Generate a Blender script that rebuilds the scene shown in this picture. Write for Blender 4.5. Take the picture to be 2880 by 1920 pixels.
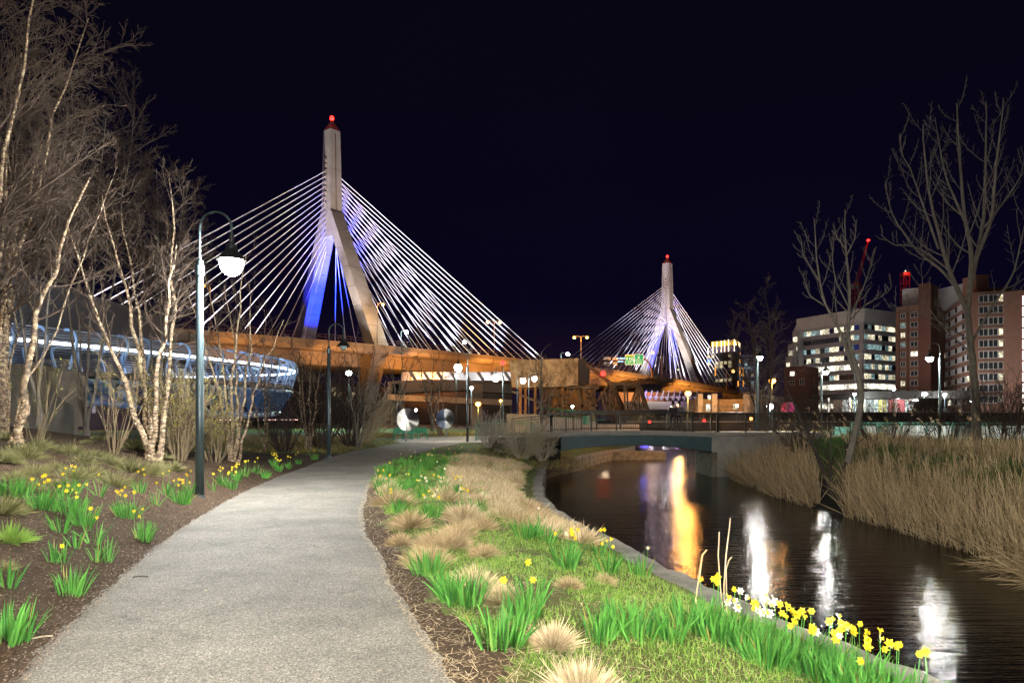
import bpy, bmesh, math, random
import numpy as np
from mathutils import Vector, Matrix
random.seed(7); np.random.seed(7)
sc = bpy.context.scene
for o in list(bpy.data.objects): bpy.data.objects.remove(o)
COL = sc.collection
# ------------------------------------------------------------------ camera, sky, exposure
EYE = 1.55; F = 1920.0; HOR = 1180.0          # eye height (m), focal length and horizon row in photo pixels
cam_d = bpy.data.cameras.new("camera"); cam = bpy.data.objects.new("camera", cam_d); COL.objects.link(cam)
cam.location = (0, 0, EYE); cam.rotation_euler = (math.radians(90), 0, 0)
cam_d.lens = 24.0; cam_d.sensor_width = 36.0; cam_d.shift_y = (HOR-960)/2880.0
cam_d.clip_start = 0.05; cam_d.clip_end = 5000
sc.camera = cam
world = bpy.data.worlds.new("World"); sc.world = world; world.use_nodes = True
nt = world.node_tree; nt.nodes.clear()
wo = nt.nodes.new("ShaderNodeOutputWorld"); bg = nt.nodes.new("ShaderNodeBackground")
tcw = nt.nodes.new("ShaderNodeTexCoord"); sx = nt.nodes.new("ShaderNodeSeparateXYZ"); rp = nt.nodes.new("ShaderNodeValToRGB")
nt.links.new(tcw.outputs["Generated"], sx.inputs[0]); nt.links.new(sx.outputs["Z"], rp.inputs[0])
nzw = nt.nodes.new("ShaderNodeTexNoise"); nzw.inputs["Scale"].default_value = 1.6; nzw.inputs["Detail"].default_value = 4
nt.links.new(tcw.outputs["Generated"], nzw.inputs["Vector"])
mxw = nt.nodes.new("ShaderNodeMixRGB"); mxw.blend_type = 'MULTIPLY'; mxw.inputs[0].default_value = 0.55
nt.links.new(rp.outputs[0], mxw.inputs[1]); nt.links.new(nzw.outputs["Fac"], mxw.inputs[2])
nt.links.new(mxw.outputs[0], bg.inputs[0])
cr = rp.color_ramp
cr.elements[0].position = 0.0; cr.elements[0].color = (0.0240, 0.0130, 0.0300, 1)
cr.elements[1].position = 0.16; cr.elements[1].color = (0.0042, 0.0027, 0.0175, 1)
e = cr.elements.new(0.42); e.color = (0.0040, 0.0030, 0.0110, 1)
bg.inputs[1].default_value = 0.75
nt.links.new(bg.outputs[0], wo.inputs[0])
sc.view_settings.view_transform = 'Standard'; sc.view_settings.look = 'None'
sc.view_settings.gamma = 1.0; sc.view_settings.exposure = 0.0
sc.view_settings.use_curve_mapping = False
cy = sc.cycles
cy.use_denoising = True; cy.max_bounces = 5; cy.diffuse_bounces = 2; cy.glossy_bounces = 3; cy.transmission_bounces = 3
cy.transparent_max_bounces = 6; cy.caustics_reflective = False; cy.caustics_refractive = False
cy.sample_clamp_indirect = 4.0; cy.use_light_tree = True

def X(px, d): return (px-1440.0)*d/F
def Z(py, d): return EYE + (HOR-py)*d/F
def P(px, py, d): return Vector((X(px, d), d, Z(py, d)))

# ------------------------------------------------------------------ tagging, objects
def tag(o, label=None, cat=None, group=None, kind=None):
    if label: o["label"] = label
    if cat: o["category"] = cat
    if group: o["group"] = group
    if kind: o["kind"] = kind
    return o
def thing(name, label, cat, loc=(0, 0, 0), rz=0.0, group=None):
    o = bpy.data.objects.new(name, None); COL.objects.link(o)
    o.location = loc; o.rotation_euler = (0, 0, rz); o.empty_display_size = 0.2
    return tag(o, label, cat, group)
def link(name, me, parent=None, loc=None, rot=None):
    o = bpy.data.objects.new(name, me); COL.objects.link(o)
    if parent: o.parent = parent
    if loc is not None: o.location = loc
    if rot is not None: o.rotation_euler = rot
    return o
def copy_tree(o, parent=None):
    c = o.copy(); COL.objects.link(c)
    if parent: c.parent = parent
    for ch in o.children: copy_tree(ch, c)
    return c

def np_mesh(name, verts, faces, mat, smooth=False):
    """verts (N,3), faces: list of (M,k) int arrays"""
    me = bpy.data.meshes.new(name)
    verts = np.asarray(verts, dtype=np.float32)
    me.vertices.add(len(verts)); me.vertices.foreach_set("co", verts.ravel())
    loops = np.concatenate([f.ravel() for f in faces]).astype(np.int32)
    cnt = np.concatenate([np.full(len(f), f.shape[1]) for f in faces]).astype(np.int32)
    start = np.concatenate([[0], np.cumsum(cnt)[:-1]]).astype(np.int32)
    me.loops.add(len(loops)); me.loops.foreach_set("vertex_index", loops)
    me.polygons.add(len(cnt)); me.polygons.foreach_set("loop_start", start)
    try: me.polygons.foreach_set("loop_total", cnt)
    except Exception: pass
    me.update(calc_edges=True)
    if smooth: me.polygons.foreach_set("use_smooth", np.ones(len(cnt), dtype=bool))
    if mat: me.materials.append(mat)
    return me

class MB:
    def __init__(s): s.v = []; s.f = []; s.m = []; s.cur = 0
    def add(s, vs, fs):
        b = len(s.v); s.v.extend([tuple(v) for v in vs])
        for f in fs: s.f.append([i+b for i in f]); s.m.append(s.cur)
        return s
    def box(s, c, d, rz=0.0, M=None):
        x, y, z = d[0]/2, d[1]/2, d[2]/2
        vs = [Vector((i*x, j*y, k*z)) for k in (-1, 1) for j in (-1, 1) for i in (-1, 1)]
        if M is not None: vs = [M @ v for v in vs]
        elif rz:
            R = Matrix.Rotation(rz, 3, 'Z'); vs = [R @ v for v in vs]
        c = Vector(c); vs = [v+c for v in vs]
        return s.add(vs, [(0, 2, 3, 1), (4, 5, 7, 6), (0, 1, 5, 4), (2, 6, 7, 3), (0, 4, 6, 2), (1, 3, 7, 5)])
    def loft(s, rings, cap=True, closed=True):
        n = len(rings[0]); vs = [v for r in rings for v in r]; fs = []
        for i in range(len(rings)-1):
            for j in range(n if closed else n-1):
                a = i*n+j; b = i*n+(j+1) % n
                fs.append((a, b, b+n, a+n))
        if cap and closed: fs.append(tuple(range(n))[::-1]); fs.append(tuple(range((len(rings)-1)*n, len(rings)*n)))
        return s.add(vs, fs)
    def tube(s, pts, r, n=6, cap=True):
        pts = [Vector(p) for p in pts]
        rr = r if isinstance(r, (list, tuple)) else [r]*len(pts)
        rings = []; ref = None
        for i, p in enumerate(pts):
            t = (pts[min(i+1, len(pts)-1)]-pts[max(i-1, 0)]).normalized()
            if ref is None:
                ref = Vector((0, 0, 1)) if abs(t.z) < 0.9 else Vector((1, 0, 0))
            a = t.cross(ref).normalized(); b = t.cross(a).normalized(); ref = -b if False else a.cross(t)
            rings.append([p + (a*math.cos(k*2*math.pi/n)+b*math.sin(k*2*math.pi/n))*rr[i] for k in range(n)])
        return s.loft(rings, cap)
    def bar(s, p, q, w, h):
        """rectangular bar from p to q, width w (horizontal), height h"""
        p = Vector(p); q = Vector(q); t = (q-p).normalized()
        up = Vector((0, 0, 1)) if abs(t.z) < 0.95 else Vector((0, 1, 0))
        a = t.cross(up).normalized()*w/2; b = a.cross(t).normalized()*h/2
        return s.loft([[c+a+b, c-a+b, c-a-b, c+a-b] for c in (p, q)])
    def lathe(s, prof, c=(0, 0, 0), n=14, cap=False):
        c = Vector(c)
        return s.loft([[c+Vector((r*math.cos(k*2*math.pi/n), r*math.sin(k*2*math.pi/n), z)) for k in range(n)] for r, z in prof], cap)
    def prism(s, poly, z0, z1):
        n = len(poly)
        vs = [(p[0], p[1], z0) for p in poly]+[(p[0], p[1], z1) for p in poly]
        fs = [tuple(range(n))[::-1], tuple(range(n, 2*n))]+[(i, (i+1) % n, (i+1) % n+n, i+n) for i in range(n)]
        return s.add(vs, fs)
    def mesh(s, name, mats, smooth=False):
        me = bpy.data.meshes.new(name); me.from_pydata(s.v, [], s.f); me.update()
        for m in (mats if isinstance(mats, (list, tuple)) else [mats]): me.materials.append(m)
        me.polygons.foreach_set("material_index", s.m)
        if smooth: me.polygons.foreach_set("use_smooth", [True]*len(s.f))
        bm = bmesh.new(); bm.from_mesh(me); bmesh.ops.recalc_face_normals(bm, faces=bm.faces); bm.to_mesh(me); bm.free()
        return me
    def build(s, name, mats, parent=None, smooth=False, loc=None, rot=None):
        return link(name, s.mesh(name, mats, smooth), parent, loc, rot)

# ------------------------------------------------------------------ materials
def mat(name, col, rough=0.7, metal=0.0, noise=None, bump=None, spec=0.4, second=None, coords="Object", emit=None, sampling=True, stretch=None, fac=None):
    """noise: scale of colour variation towards `second`; bump: (scale, strength, distance)"""
    m = bpy.data.materials.new(name); m.use_nodes = True; n = m.node_tree; b = n.nodes["Principled BSDF"]
    b.inputs["Base Color"].default_value = (*col, 1); b.inputs["Roughness"].default_value = rough; b.inputs["Metallic"].default_value = metal
    b.inputs["Specular IOR Level"].default_value = spec
    tc = n.nodes.new("ShaderNodeTexCoord"); src = tc.outputs[coords]
    if stretch:
        mp = n.nodes.new("ShaderNodeMapping"); mp.inputs["Scale"].default_value = stretch; n.links.new(src, mp.inputs[0]); src = mp.outputs[0]
    if noise:
        t = n.nodes.new("ShaderNodeTexNoise"); t.inputs["Scale"].default_value = noise; t.inputs["Detail"].default_value = 6; t.inputs["Roughness"].default_value = 0.65
        n.links.new(src, t.inputs["Vector"])
        r = n.nodes.new("ShaderNodeValToRGB"); lo, hi = fac or (0.35, 0.65)
        r.color_ramp.elements[0].position = lo; r.color_ramp.elements[1].position = hi
        r.color_ramp.elements[0].color = (*(second or [c*0.6 for c in col]), 1); r.color_ramp.elements[1].color = (*col, 1)
        n.links.new(t.outputs["Fac"], r.inputs[0]); n.links.new(r.outputs[0], b.inputs["Base Color"])
    if bump:
        t = n.nodes.new("ShaderNodeTexNoise"); t.inputs["Scale"].default_value = bump[0]; t.inputs["Detail"].default_value = 5
        n.links.new(src, t.inputs["Vector"])
        bp = n.nodes.new("ShaderNodeBump"); bp.inputs["Strength"].default_value = bump[1]; bp.inputs["Distance"].default_value = bump[2]
        n.links.new(t.outputs["Fac"], bp.inputs["Height"]); n.links.new(bp.outputs[0], b.inputs["Normal"])
    if emit:
        b.inputs["Emission Color"].default_value = (*emit[0], 1); b.inputs["Emission Strength"].default_value = emit[1]
        m.cycles.emission_sampling = 'AUTO' if sampling else 'NONE'
    return m
def glow(name, col, strength, sampling=False):
    return mat(name, (0.05, 0.05, 0.05), 0.4, emit=(col, strength), sampling=sampling)
def leafmat(name, c1, c2, trans=0.25, rough=0.55, old=None):
    """blade material: colour differs per blade (random per island) """
    m = bpy.data.materials.new(name); m.use_nodes = True; n = m.node_tree; b = n.nodes["Principled BSDF"]
    g = n.nodes.new("ShaderNodeNewGeometry"); r = n.nodes.new("ShaderNodeValToRGB")
    r.color_ramp.elements[0].color = (*c1, 1); r.color_ramp.elements[1].color = (*c2, 1)
    if old: r.color_ramp.elements[1].position = .90; q = r.color_ramp.elements.new(.93); q.color = (*old, 1); q = r.color_ramp.elements.new(1.0); q.color = (*[c*1.5 for c in old], 1)
    n.links.new(g.outputs["Random Per Island"], r.inputs[0]); n.links.new(r.outputs[0], b.inputs["Base Color"])
    b.inputs["Roughness"].default_value = rough; b.inputs["Specular IOR Level"].default_value = 0.3
    if trans:
        tr = n.nodes.new("ShaderNodeBsdfTranslucent"); n.links.new(r.outputs[0], tr.inputs[0])
        mx = n.nodes.new("ShaderNodeMixShader"); mx.inputs[0].default_value = trans
        n.links.new(b.outputs[0], mx.inputs[1]); n.links.new(tr.outputs[0], mx.inputs[2])
        n.links.new(mx.outputs[0], n.nodes["Material Output"].inputs[0])
    return m
def window_glow(name, c1, c2, strength, scale=1.2):
    """lit window: something uneven behind the glass (blinds, ceiling lights), brightness differs from window to window"""
    m = bpy.data.materials.new(name); m.use_nodes = True; n = m.node_tree; b = n.nodes["Principled BSDF"]
    b.inputs["Base Color"].default_value = (0.03, 0.03, 0.03, 1); b.inputs["Roughness"].default_value = 0.25
    tc = n.nodes.new("ShaderNodeTexCoord"); t = n.nodes.new("ShaderNodeTexNoise"); t.inputs["Scale"].default_value = scale; t.inputs["Detail"].default_value = 3
    mp = n.nodes.new("ShaderNodeMapping"); mp.inputs["Scale"].default_value = (1.0, 1.0, 1.6)
    oi = n.nodes.new("ShaderNodeObjectInfo"); ad = n.nodes.new("ShaderNodeVectorMath"); ad.operation = 'MULTIPLY_ADD'
    cmb = n.nodes.new("ShaderNodeCombineXYZ")
    for i in range(3): n.links.new(oi.outputs["Random"], cmb.inputs[i])
    ad.inputs[1].default_value = (40, 40, 40); n.links.new(cmb.outputs[0], ad.inputs[0]); n.links.new(tc.outputs["Object"], ad.inputs[2])
    n.links.new(ad.outputs[0], mp.inputs[0]); n.links.new(mp.outputs[0], t.inputs["Vector"])
    r = n.nodes.new("ShaderNodeValToRGB"); r.color_ramp.elements[0].position = 0.38; r.color_ramp.elements[1].position = 0.62
    r.color_ramp.elements[0].color = (*[c*0.25 for c in c1], 1); r.color_ramp.elements[1].color = (*c2, 1)
    n.links.new(t.outputs["Fac"], r.inputs[0]); n.links.new(r.outputs[0], b.inputs["Emission Color"])
    ml = n.nodes.new("ShaderNodeMath"); ml.operation = 'MULTIPLY_ADD'; n.links.new(oi.outputs["Random"], ml.inputs[0])
    ml.inputs[1].default_value = strength*1.2; ml.inputs[2].default_value = strength*0.35
    n.links.new(ml.outputs[0], b.inputs["Emission Strength"]); m.cycles.emission_sampling = 'NONE'
    return m

M_conc = mat("concrete", (0.42, 0.39, 0.34), 0.85, noise=1.5, second=(0.30, 0.28, 0.25), bump=(30, 0.2, 0.02))
M_tower = mat("tower_concrete", (0.32, 0.30, 0.27), 0.85, noise=0.25, second=(0.24, 0.22, 0.20), bump=(2, 0.15, 0.1))
M_deckc = mat("deck_concrete", (0.42, 0.38, 0.33), 0.8, noise=0.12, second=(0.30, 0.26, 0.22))
M_steel_dk = mat("dark_painted_steel", (0.015, 0.018, 0.017), 0.45, spec=0.5)
M_pole = mat("pole_paint", (0.060, 0.085, 0.092), 0.34, metal=0.35, noise=3, second=(0.045, 0.065, 0.07))
M_black = mat("black_paint", (0.012, 0.013, 0.013), 0.4)
M_green = mat("green_paint", (0.04, 0.34, 0.18), 0.45, noise=8, second=(0.02, 0.14, 0.08))
M_cable = mat("cable_sheath", (0.82, 0.80, 0.84), 0.5, spec=0.3)
M_girder = mat("girder_teal_paint", (0.05, 0.10, 0.11), 0.5, noise=1.2, second=(0.035, 0.07, 0.08))
M_blue = mat("blue_steel_paint", (0.16, 0.27, 0.42), 0.42, noise=2, second=(0.11, 0.20, 0.33))
M_rail = mat("galvanised_steel", (0.45, 0.48, 0.5), 0.4, metal=0.6)
M_rust = mat("weathered_steel", (0.17, 0.11, 0.06), 0.75, noise=1.5, second=(0.06, 0.035, 0.02), bump=(8, 0.4, 0.03))
M_white = mat("white_panel", (0.72, 0.70, 0.68), 0.6, noise=0.7, second=(0.6, 0.58, 0.56))
M_officew = mat("pale_office_cladding", (.52, .50, .52), .7, noise=.3, second=(.42, .40, .42))
M_redsteel = mat("red_crane_paint", (0.45, 0.02, 0.02), 0.5)
M_glassdk = mat("dark_window_glass", (0.03, 0.035, 0.04), 0.12, spec=0.6)
M_frame = mat("window_frame_paint", (0.42, 0.40, 0.37), 0.5)
M_lens = glow("lit_lamp_lens", (1.0, 0.98, 0.90), 60)
M_lens_o = glow("lit_sodium_lens", (1.0, 0.36, 0.05), 14)
M_lens_h = glow("lit_highway_lens", (1.0, 0.40, 0.07), 2.6)
M_lens_c = glow("lit_mercury_lens", (0.72, 1.0, 0.95), 60)
M_lens_off = mat("unlit_glass_lens", (0.35, 0.42, 0.42), 0.08, spec=0.8)
M_redlens = glow("red_beacon_lens", (1.0, 0.02, 0.015), 6)
LIT_A = window_glow("lit_office_window", (1.0, 0.80, 0.42), (1.0, 0.93, 0.68), 1.5)
LIT_B = window_glow("lit_warm_window", (1.0, 0.62, 0.22), (1.0, 0.85, 0.50), 1.1)
LIT_C = window_glow("lit_cool_window", (0.35, 0.75, 0.80), (0.65, 0.95, 0.95), 0.45)
LIT_H = window_glow("bright_hall_window", (1.0, 0.9, 0.6), (1.0, 0.97, 0.85), 2.6)

def light(loc, col, power, radius=0.14, spot=None, target=None, blend=0.5, name="lamp_light", parent=None):
    l = bpy.data.lights.new(name, 'SPOT' if spot else 'POINT'); l.color = col; l.energy = power; l.shadow_soft_size = radius
    o = bpy.data.objects.new(name, l); COL.objects.link(o); o.location = loc
    if spot:
        l.spot_size = math.radians(spot); l.spot_blend = blend
        o.rotation_euler = (Vector(target)-Vector(loc)).to_track_quat('-Z', 'Y').to_euler()
    return o
# ------------------------------------------------------------------ lie of the land
WATER = -1.8
_L = np.array([(-8, 1.4), (-3, -0.5), (0, -1.65), (4.02, -2.96), (4.5, -3.14), (5.05, -3.35), (5.85, -3.59), (6.8, -3.9), (8.13, -4.3), (10.3, -4.88), (12.9, -5.45),
               (15.4, -5.9), (18.7, -6.4), (21.7, -6.7), (27.8, -7.5), (33.4, -7.8), (48, -7.4), (60, -7)])
_R = np.array([(-8, 5.5), (-3, 2.6), (0, 1.15), (4.02, -.32), (4.46, -.46), (5.2, -.72), (6.43, -1.11), (7.73, -1.47), (9.05, -1.91), (11.1, -2.43), (14.7, -3.1), (18.1, -3.7),
               (23.1, -4.25), (30, -4.5), (37.2, -4.17), (46.5, -3.4), (60, -2)])
_W = np.array([(-12, 8.6), (0, 4.9), (3, 3.75), (4.96, 3.09), (5.52, 2.9), (6.0, 2.74), (6.4, 2.57), (6.94, 2.38), (7.7, 2.19), (8.57, 2.01), (9.8, 1.80), (10.97, 1.60), (11.8, 1.36),
               (13.1, 1.17), (14.6, .97), (17.2, .84), (21, .95), (25, 1.15), (31, 1.50), (38.7, 1.95), (41.5, 2.9), (44, 4.1), (49, 5.6), (55, 7.6), (64, 11.4), (72, 13), (110, 15)])
_WR = np.array([(-12, 8), (0, 10.0), (8, 10.5), (14, 10.6), (17.7, 10.9), (23, 10.9), (28.6, 10.7), (38.3, 11.7), (40, 12.2), (46, 14), (70, 22), (110, 34)])
def eL(y): return np.interp(y, _L[:, 0], _L[:, 1])
def eR(y): return np.interp(y, _R[:, 0], _R[:, 1])
def xW(y): return np.interp(y, _W[:, 0], _W[:, 1])
def xR(y): return np.interp(y, _WR[:, 0], _WR[:, 1])
def capz(y): return np.interp(y, [0, 12, 20, 36, 60, 110], [-0.33, -0.35, -0.45, -0.85, -1.0, -1.0])
def sst(a, b, x):
    t = np.clip((x-a)/(b-a), 0, 1); return t*t*(3-2*t)
def bumpy(x, y):
    return 0.5*(np.sin(x*1.7+y*0.9)+np.sin(x*0.8-y*1.3+1.7))+0.3*np.sin(x*4.1+1.1)*np.sin(y*3.7+.4)
def terr(x, y):
    x = np.asarray(x, float); y = np.asarray(y, float)
    l = eL(y); r = eR(y); w = xW(y)-0.25
    s = np.clip(l-x-0.15, 0, None)
    zl = 1.9*(1-np.exp(-s*0.19)) * (1-0.0*sst(17, 27, y)) * (1-sst(17.5, 25, y)*0.93) + 0.035*bumpy(x*2, y*2)*sst(0.2, 1.2, s)
    fr = np.clip((x-r)/np.maximum(w-r, 0.3), 0, 1)
    zr = capz(y)*fr**1.3 + 0.03*bumpy(x*2.2, y*2.2)*sst(0, .12, fr)*(1-sst(.85, 1, fr)) + 0.16*np.sin(fr*3.14)*sst(3, 6, y)*(1-sst(26, 36, y))
    return np.where(x < l, zl, np.where(x > r, zr, 0.0))
def terrR(x, y):
    s = np.asarray(x)-xR(y)
    return -1.95 + 2.2*sst(-0.3, 5.5, s) + 0.06*bumpy(x, y)*sst(0, 2, s)
def hit(px, py):
    """where the viewing ray through a photo pixel meets the left-hand bank"""
    d = 3.0; prev = 3.0
    while d < 120:
        x = X(px, d); z = Z(py, d)
        if z <= float(terr(x, d)):
            a, b = prev, d
            for _ in range(18):
                m = (a+b)/2
                if Z(py, m) <= float(terr(X(px, m), m)): b = m
                else: a = m
            return Vector((X(px, b), b, float(terr(X(px, b), b))))
        prev = d; d *= 1.01
    return P(px, py, 60)

# ground material with fine relief, pebbles and bits
def ground_mat(name, c1, c2, c3, sc_=9.0):
    m = bpy.data.materials.new(name); m.use_nodes = True; n = m.node_tree; b = n.nodes["Principled BSDF"]
    tc = n.nodes.new("ShaderNodeTexCoord")
    def nz(s, d=6):
        t = n.nodes.new("ShaderNodeTexNoise"); t.inputs["Scale"].default_value = s; t.inputs["Detail"].default_value = d; t.inputs["Roughness"].default_value = .7
        n.links.new(tc.outputs["Object"], t.inputs["Vector"]); return t
    a = nz(sc_); r = n.nodes.new("ShaderNodeValToRGB"); r.color_ramp.elements[0].position = .35; r.color_ramp.elements[1].position = .68
    r.color_ramp.elements[0].color = (*c1, 1); r.color_ramp.elements[1].color = (*c2, 1); n.links.new(a.outputs["Fac"], r.inputs[0])
    c = nz(0.9, 3); r2 = n.nodes.new("ShaderNodeValToRGB"); r2.color_ramp.elements[0].position = .45; r2.color_ramp.elements[1].position = .6; n.links.new(c.outputs["Fac"], r2.inputs[0])
    mx = n.nodes.new("ShaderNodeMixRGB"); n.links.new(r2.outputs[0], mx.inputs[0]); n.links.new(r.outputs[0], mx.inputs[1]); mx.inputs[2].default_value = (*c3, 1)
    mx2 = n.nodes.new("ShaderNodeMixRGB"); mx2.blend_type = 'MULTIPLY'; mx2.inputs[0].default_value = .8
    f = nz(60, 4); r3 = n.nodes.new("ShaderNodeValToRGB"); r3.color_ramp.elements[0].position = .3; r3.color_ramp.elements[1].position = .62; r3.color_ramp.elements[0].color = (.3, .3, .3, 1); r3.color_ramp.elements[1].color = (1.25, 1.25, 1.25, 1)
    n.links.new(f.outputs["Fac"], r3.inputs[0]); n.links.new(mx.outputs[0], mx2.inputs[1]); n.links.new(r3.outputs[0], mx2.inputs[2])
    n.links.new(mx2.outputs[0], b.inputs["Base Color"]); b.inputs["Roughness"].default_value = .95; b.inputs["Specular IOR Level"].default_value = .15
    bp = n.nodes.new("ShaderNodeBump"); bp.inputs["Strength"].default_value = .9; bp.inputs["Distance"].default_value = .03
    n.links.new(f.outputs["Fac"], bp.inputs["Height"]); n.links.new(bp.outputs[0], b.inputs["Normal"])
    return m
M_mulch = ground_mat("bark_mulch_soil", (0.055, 0.032, 0.018), (0.12, 0.08, 0.048), (0.085, 0.055, 0.032))
M_bank = ground_mat("thin_grass_soil", (0.09, 0.12, 0.03), (0.17, 0.13, 0.07), (0.12, 0.19, 0.035))
M_mud = ground_mat("dark_bank_mud", (0.02, 0.017, 0.012), (0.05, 0.04, 0.03), (0.035, 0.03, 0.02), 3)
M_farground = mat("far_ground", (0.06, 0.055, 0.05), 0.9, noise=0.2)
def asphalt():
    m = bpy.data.materials.new("path_asphalt"); m.use_nodes = True; n = m.node_tree; b = n.nodes["Principled BSDF"]
    tc = n.nodes.new("ShaderNodeTexCoord")
    v = n.nodes.new("ShaderNodeTexVoronoi"); v.inputs["Scale"].default_value = 125; n.links.new(tc.outputs["Object"], v.inputs["Vector"])
    r = n.nodes.new("ShaderNodeValToRGB"); e = r.color_ramp.elements
    sepc = n.nodes.new("ShaderNodeSeparateColor"); n.links.new(v.outputs["Color"], sepc.inputs[0])
    e[0].position = 0.0; e[0].color = (.10, .094, .084, 1); e[1].position = 1.0; e[1].color = (.46, .43, .36, 1)
    k = e.new(.45); k.color = (.185, .17, .145, 1); k = e.new(.82); k.color = (.27, .25, .205, 1)
    n.links.new(sepc.outputs[0], r.inputs[0])
    t = n.nodes.new("ShaderNodeTexNoise"); t.inputs["Scale"].default_value = .8; t.inputs["Detail"].default_value = 7; t.inputs["Roughness"].default_value = .7; n.links.new(tc.outputs["Object"], t.inputs["Vector"])
    r2 = n.nodes.new("ShaderNodeValToRGB"); r2.color_ramp.elements[0].position = .3; r2.color_ramp.elements[1].position = .7
    r2.color_ramp.elements[0].color = (.55, .53, .51, 1); r2.color_ramp.elements[1].color = (1.15, 1.13, 1.08, 1); n.links.new(t.outputs["Fac"], r2.inputs[0])
    mx = n.nodes.new("ShaderNodeMixRGB"); mx.blend_type = 'MULTIPLY'; mx.inputs[0].default_value = 1; n.links.new(r.outputs[0], mx.inputs[1]); n.links.new(r2.outputs[0], mx.inputs[2])
    # fine wandering cracks
    dn = n.nodes.new("ShaderNodeTexNoise"); dn.inputs["Scale"].default_value = 2.2; dn.inputs["Detail"].default_value = 6; n.links.new(tc.outputs["Object"], dn.inputs["Vector"])
    ad = n.nodes.new("ShaderNodeMixRGB"); ad.blend_type = 'ADD'; ad.inputs[0].default_value = .9; n.links.new(tc.outputs["Object"], ad.inputs[1]); n.links.new(dn.outputs["Color"], ad.inputs[2])
    vc = n.nodes.new("ShaderNodeTexVoronoi"); vc.feature = 'DISTANCE_TO_EDGE'; vc.inputs["Scale"].default_value = .42; n.links.new(ad.outputs[0], vc.inputs["Vector"])
    rc = n.nodes.new("ShaderNodeValToRGB"); rc.color_ramp.elements[0].position = .0; rc.color_ramp.elements[1].position = .006; rc.color_ramp.elements[0].color = (.35, .33, .3, 1); n.links.new(vc.outputs["Distance"], rc.inputs[0])
    mc = n.nodes.new("ShaderNodeMixRGB"); mc.blend_type = 'MULTIPLY'; mc.inputs[0].default_value = .55; n.links.new(mx.outputs[0], mc.inputs[1]); n.links.new(rc.outputs[0], mc.inputs[2])
    n.links.new(mc.outputs[0], b.inputs["Base Color"]); b.inputs["Roughness"].default_value = .8; b.inputs["Specular IOR Level"].default_value = .35
    bp = n.nodes.new("ShaderNodeBump"); bp.inputs["Strength"].default_value = .5; bp.inputs["Distance"].default_value = .008; n.links.new(v.outputs["Distance"], bp.inputs["Height"])
    bp.invert = True; n.links.new(bp.outputs[0], b.inputs["Normal"])
    return m
M_asph = asphalt()
M_plaza = mat("pale_concrete_paving", (0.38, 0.36, 0.31), 0.85, noise=2.5, second=(0.29, 0.27, 0.24), bump=(60, .3, .01))

def grid_mesh(name, ys, cols, zf, mats, midx=None):
    """cols(y)-> array of x positions, same count for every row"""
    V = []; K = len(cols(ys[0]))
    for y in ys:
        xs = cols(y); V.append(np.stack([xs, np.full(K, y), zf(xs, np.full(K, y))], 1))
    V = np.concatenate(V); n = len(ys)
    i, j = np.meshgrid(np.arange(n-1), np.arange(K-1), indexing='ij'); a = (i*K+j).ravel()
    F_ = np.stack([a, a+1, a+1+K, a+K], 1)
    me = np_mesh(name, V, [F_], None, smooth=True)
    for m in (mats if isinstance(mats, list) else [mats]): me.materials.append(m)
    if midx is not None:
        c = V[F_].mean(1); me.polygons.foreach_set("material_index", midx(c).astype(np.int32))
    return me
ys = np.concatenate([np.arange(-10, 2, .8), np.arange(2, 20, .16), np.arange(20, 50, .5), np.arange(50, 111, 4)])
def colsL(y):
    l, r, w = float(eL(y)), float(eR(y)), float(xW(y))-.25
    a = l-np.linspace(1, 0, 60)**2.2*90
    return np.concatenate([a, np.linspace(l, r, 7)[1:-1], np.linspace(r, max(w, r+.3), 44)])
left_ground = link("ground_west_bank", grid_mesh("ground_west_bank", ys, colsL, terr, [M_mulch, M_bank],
    lambda c: ((c[:, 0] > eR(c[:, 1])+0.35+0.15*np.sin(c[:, 1]*3)) | (c[:, 1] > 30)).astype(int)))
tag(left_ground, kind="structure")
ysr = np.concatenate([np.arange(-10, 12, 2.), np.arange(12, 48, .8), np.arange(48, 136, 5)])
def colsR(y): return float(xR(y))-.6+np.concatenate([np.linspace(0, 7, 26), 7+np.linspace(0, 1, 22)[1:]**1.6*150])
right_ground = link("ground_east_bank", grid_mesh("ground_east_bank", ysr, colsR, terrR, [M_mud, M_bank],
    lambda c: (c[:, 0]-xR(c[:, 1]) > 2.6).astype(int)))
tag(right_ground, kind="structure")
mb = MB(); mb.prism([(-900, 110), (14, 110), (14, 260), (-900, 260)], -3, -0.02); mb.prism([(-900, 260), (1500, 260), (1500, 1800), (-900, 1800)], -3, -0.03)
tag(mb.build("far_ground", M_farground), kind="structure")
mb = MB(); mb.prism([(40, 136), (520, 136), (520, 259), (40, 259)], -3, 3.0)
tag(mb.build("raised_street_ground", M_farground), kind="structure")
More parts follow.
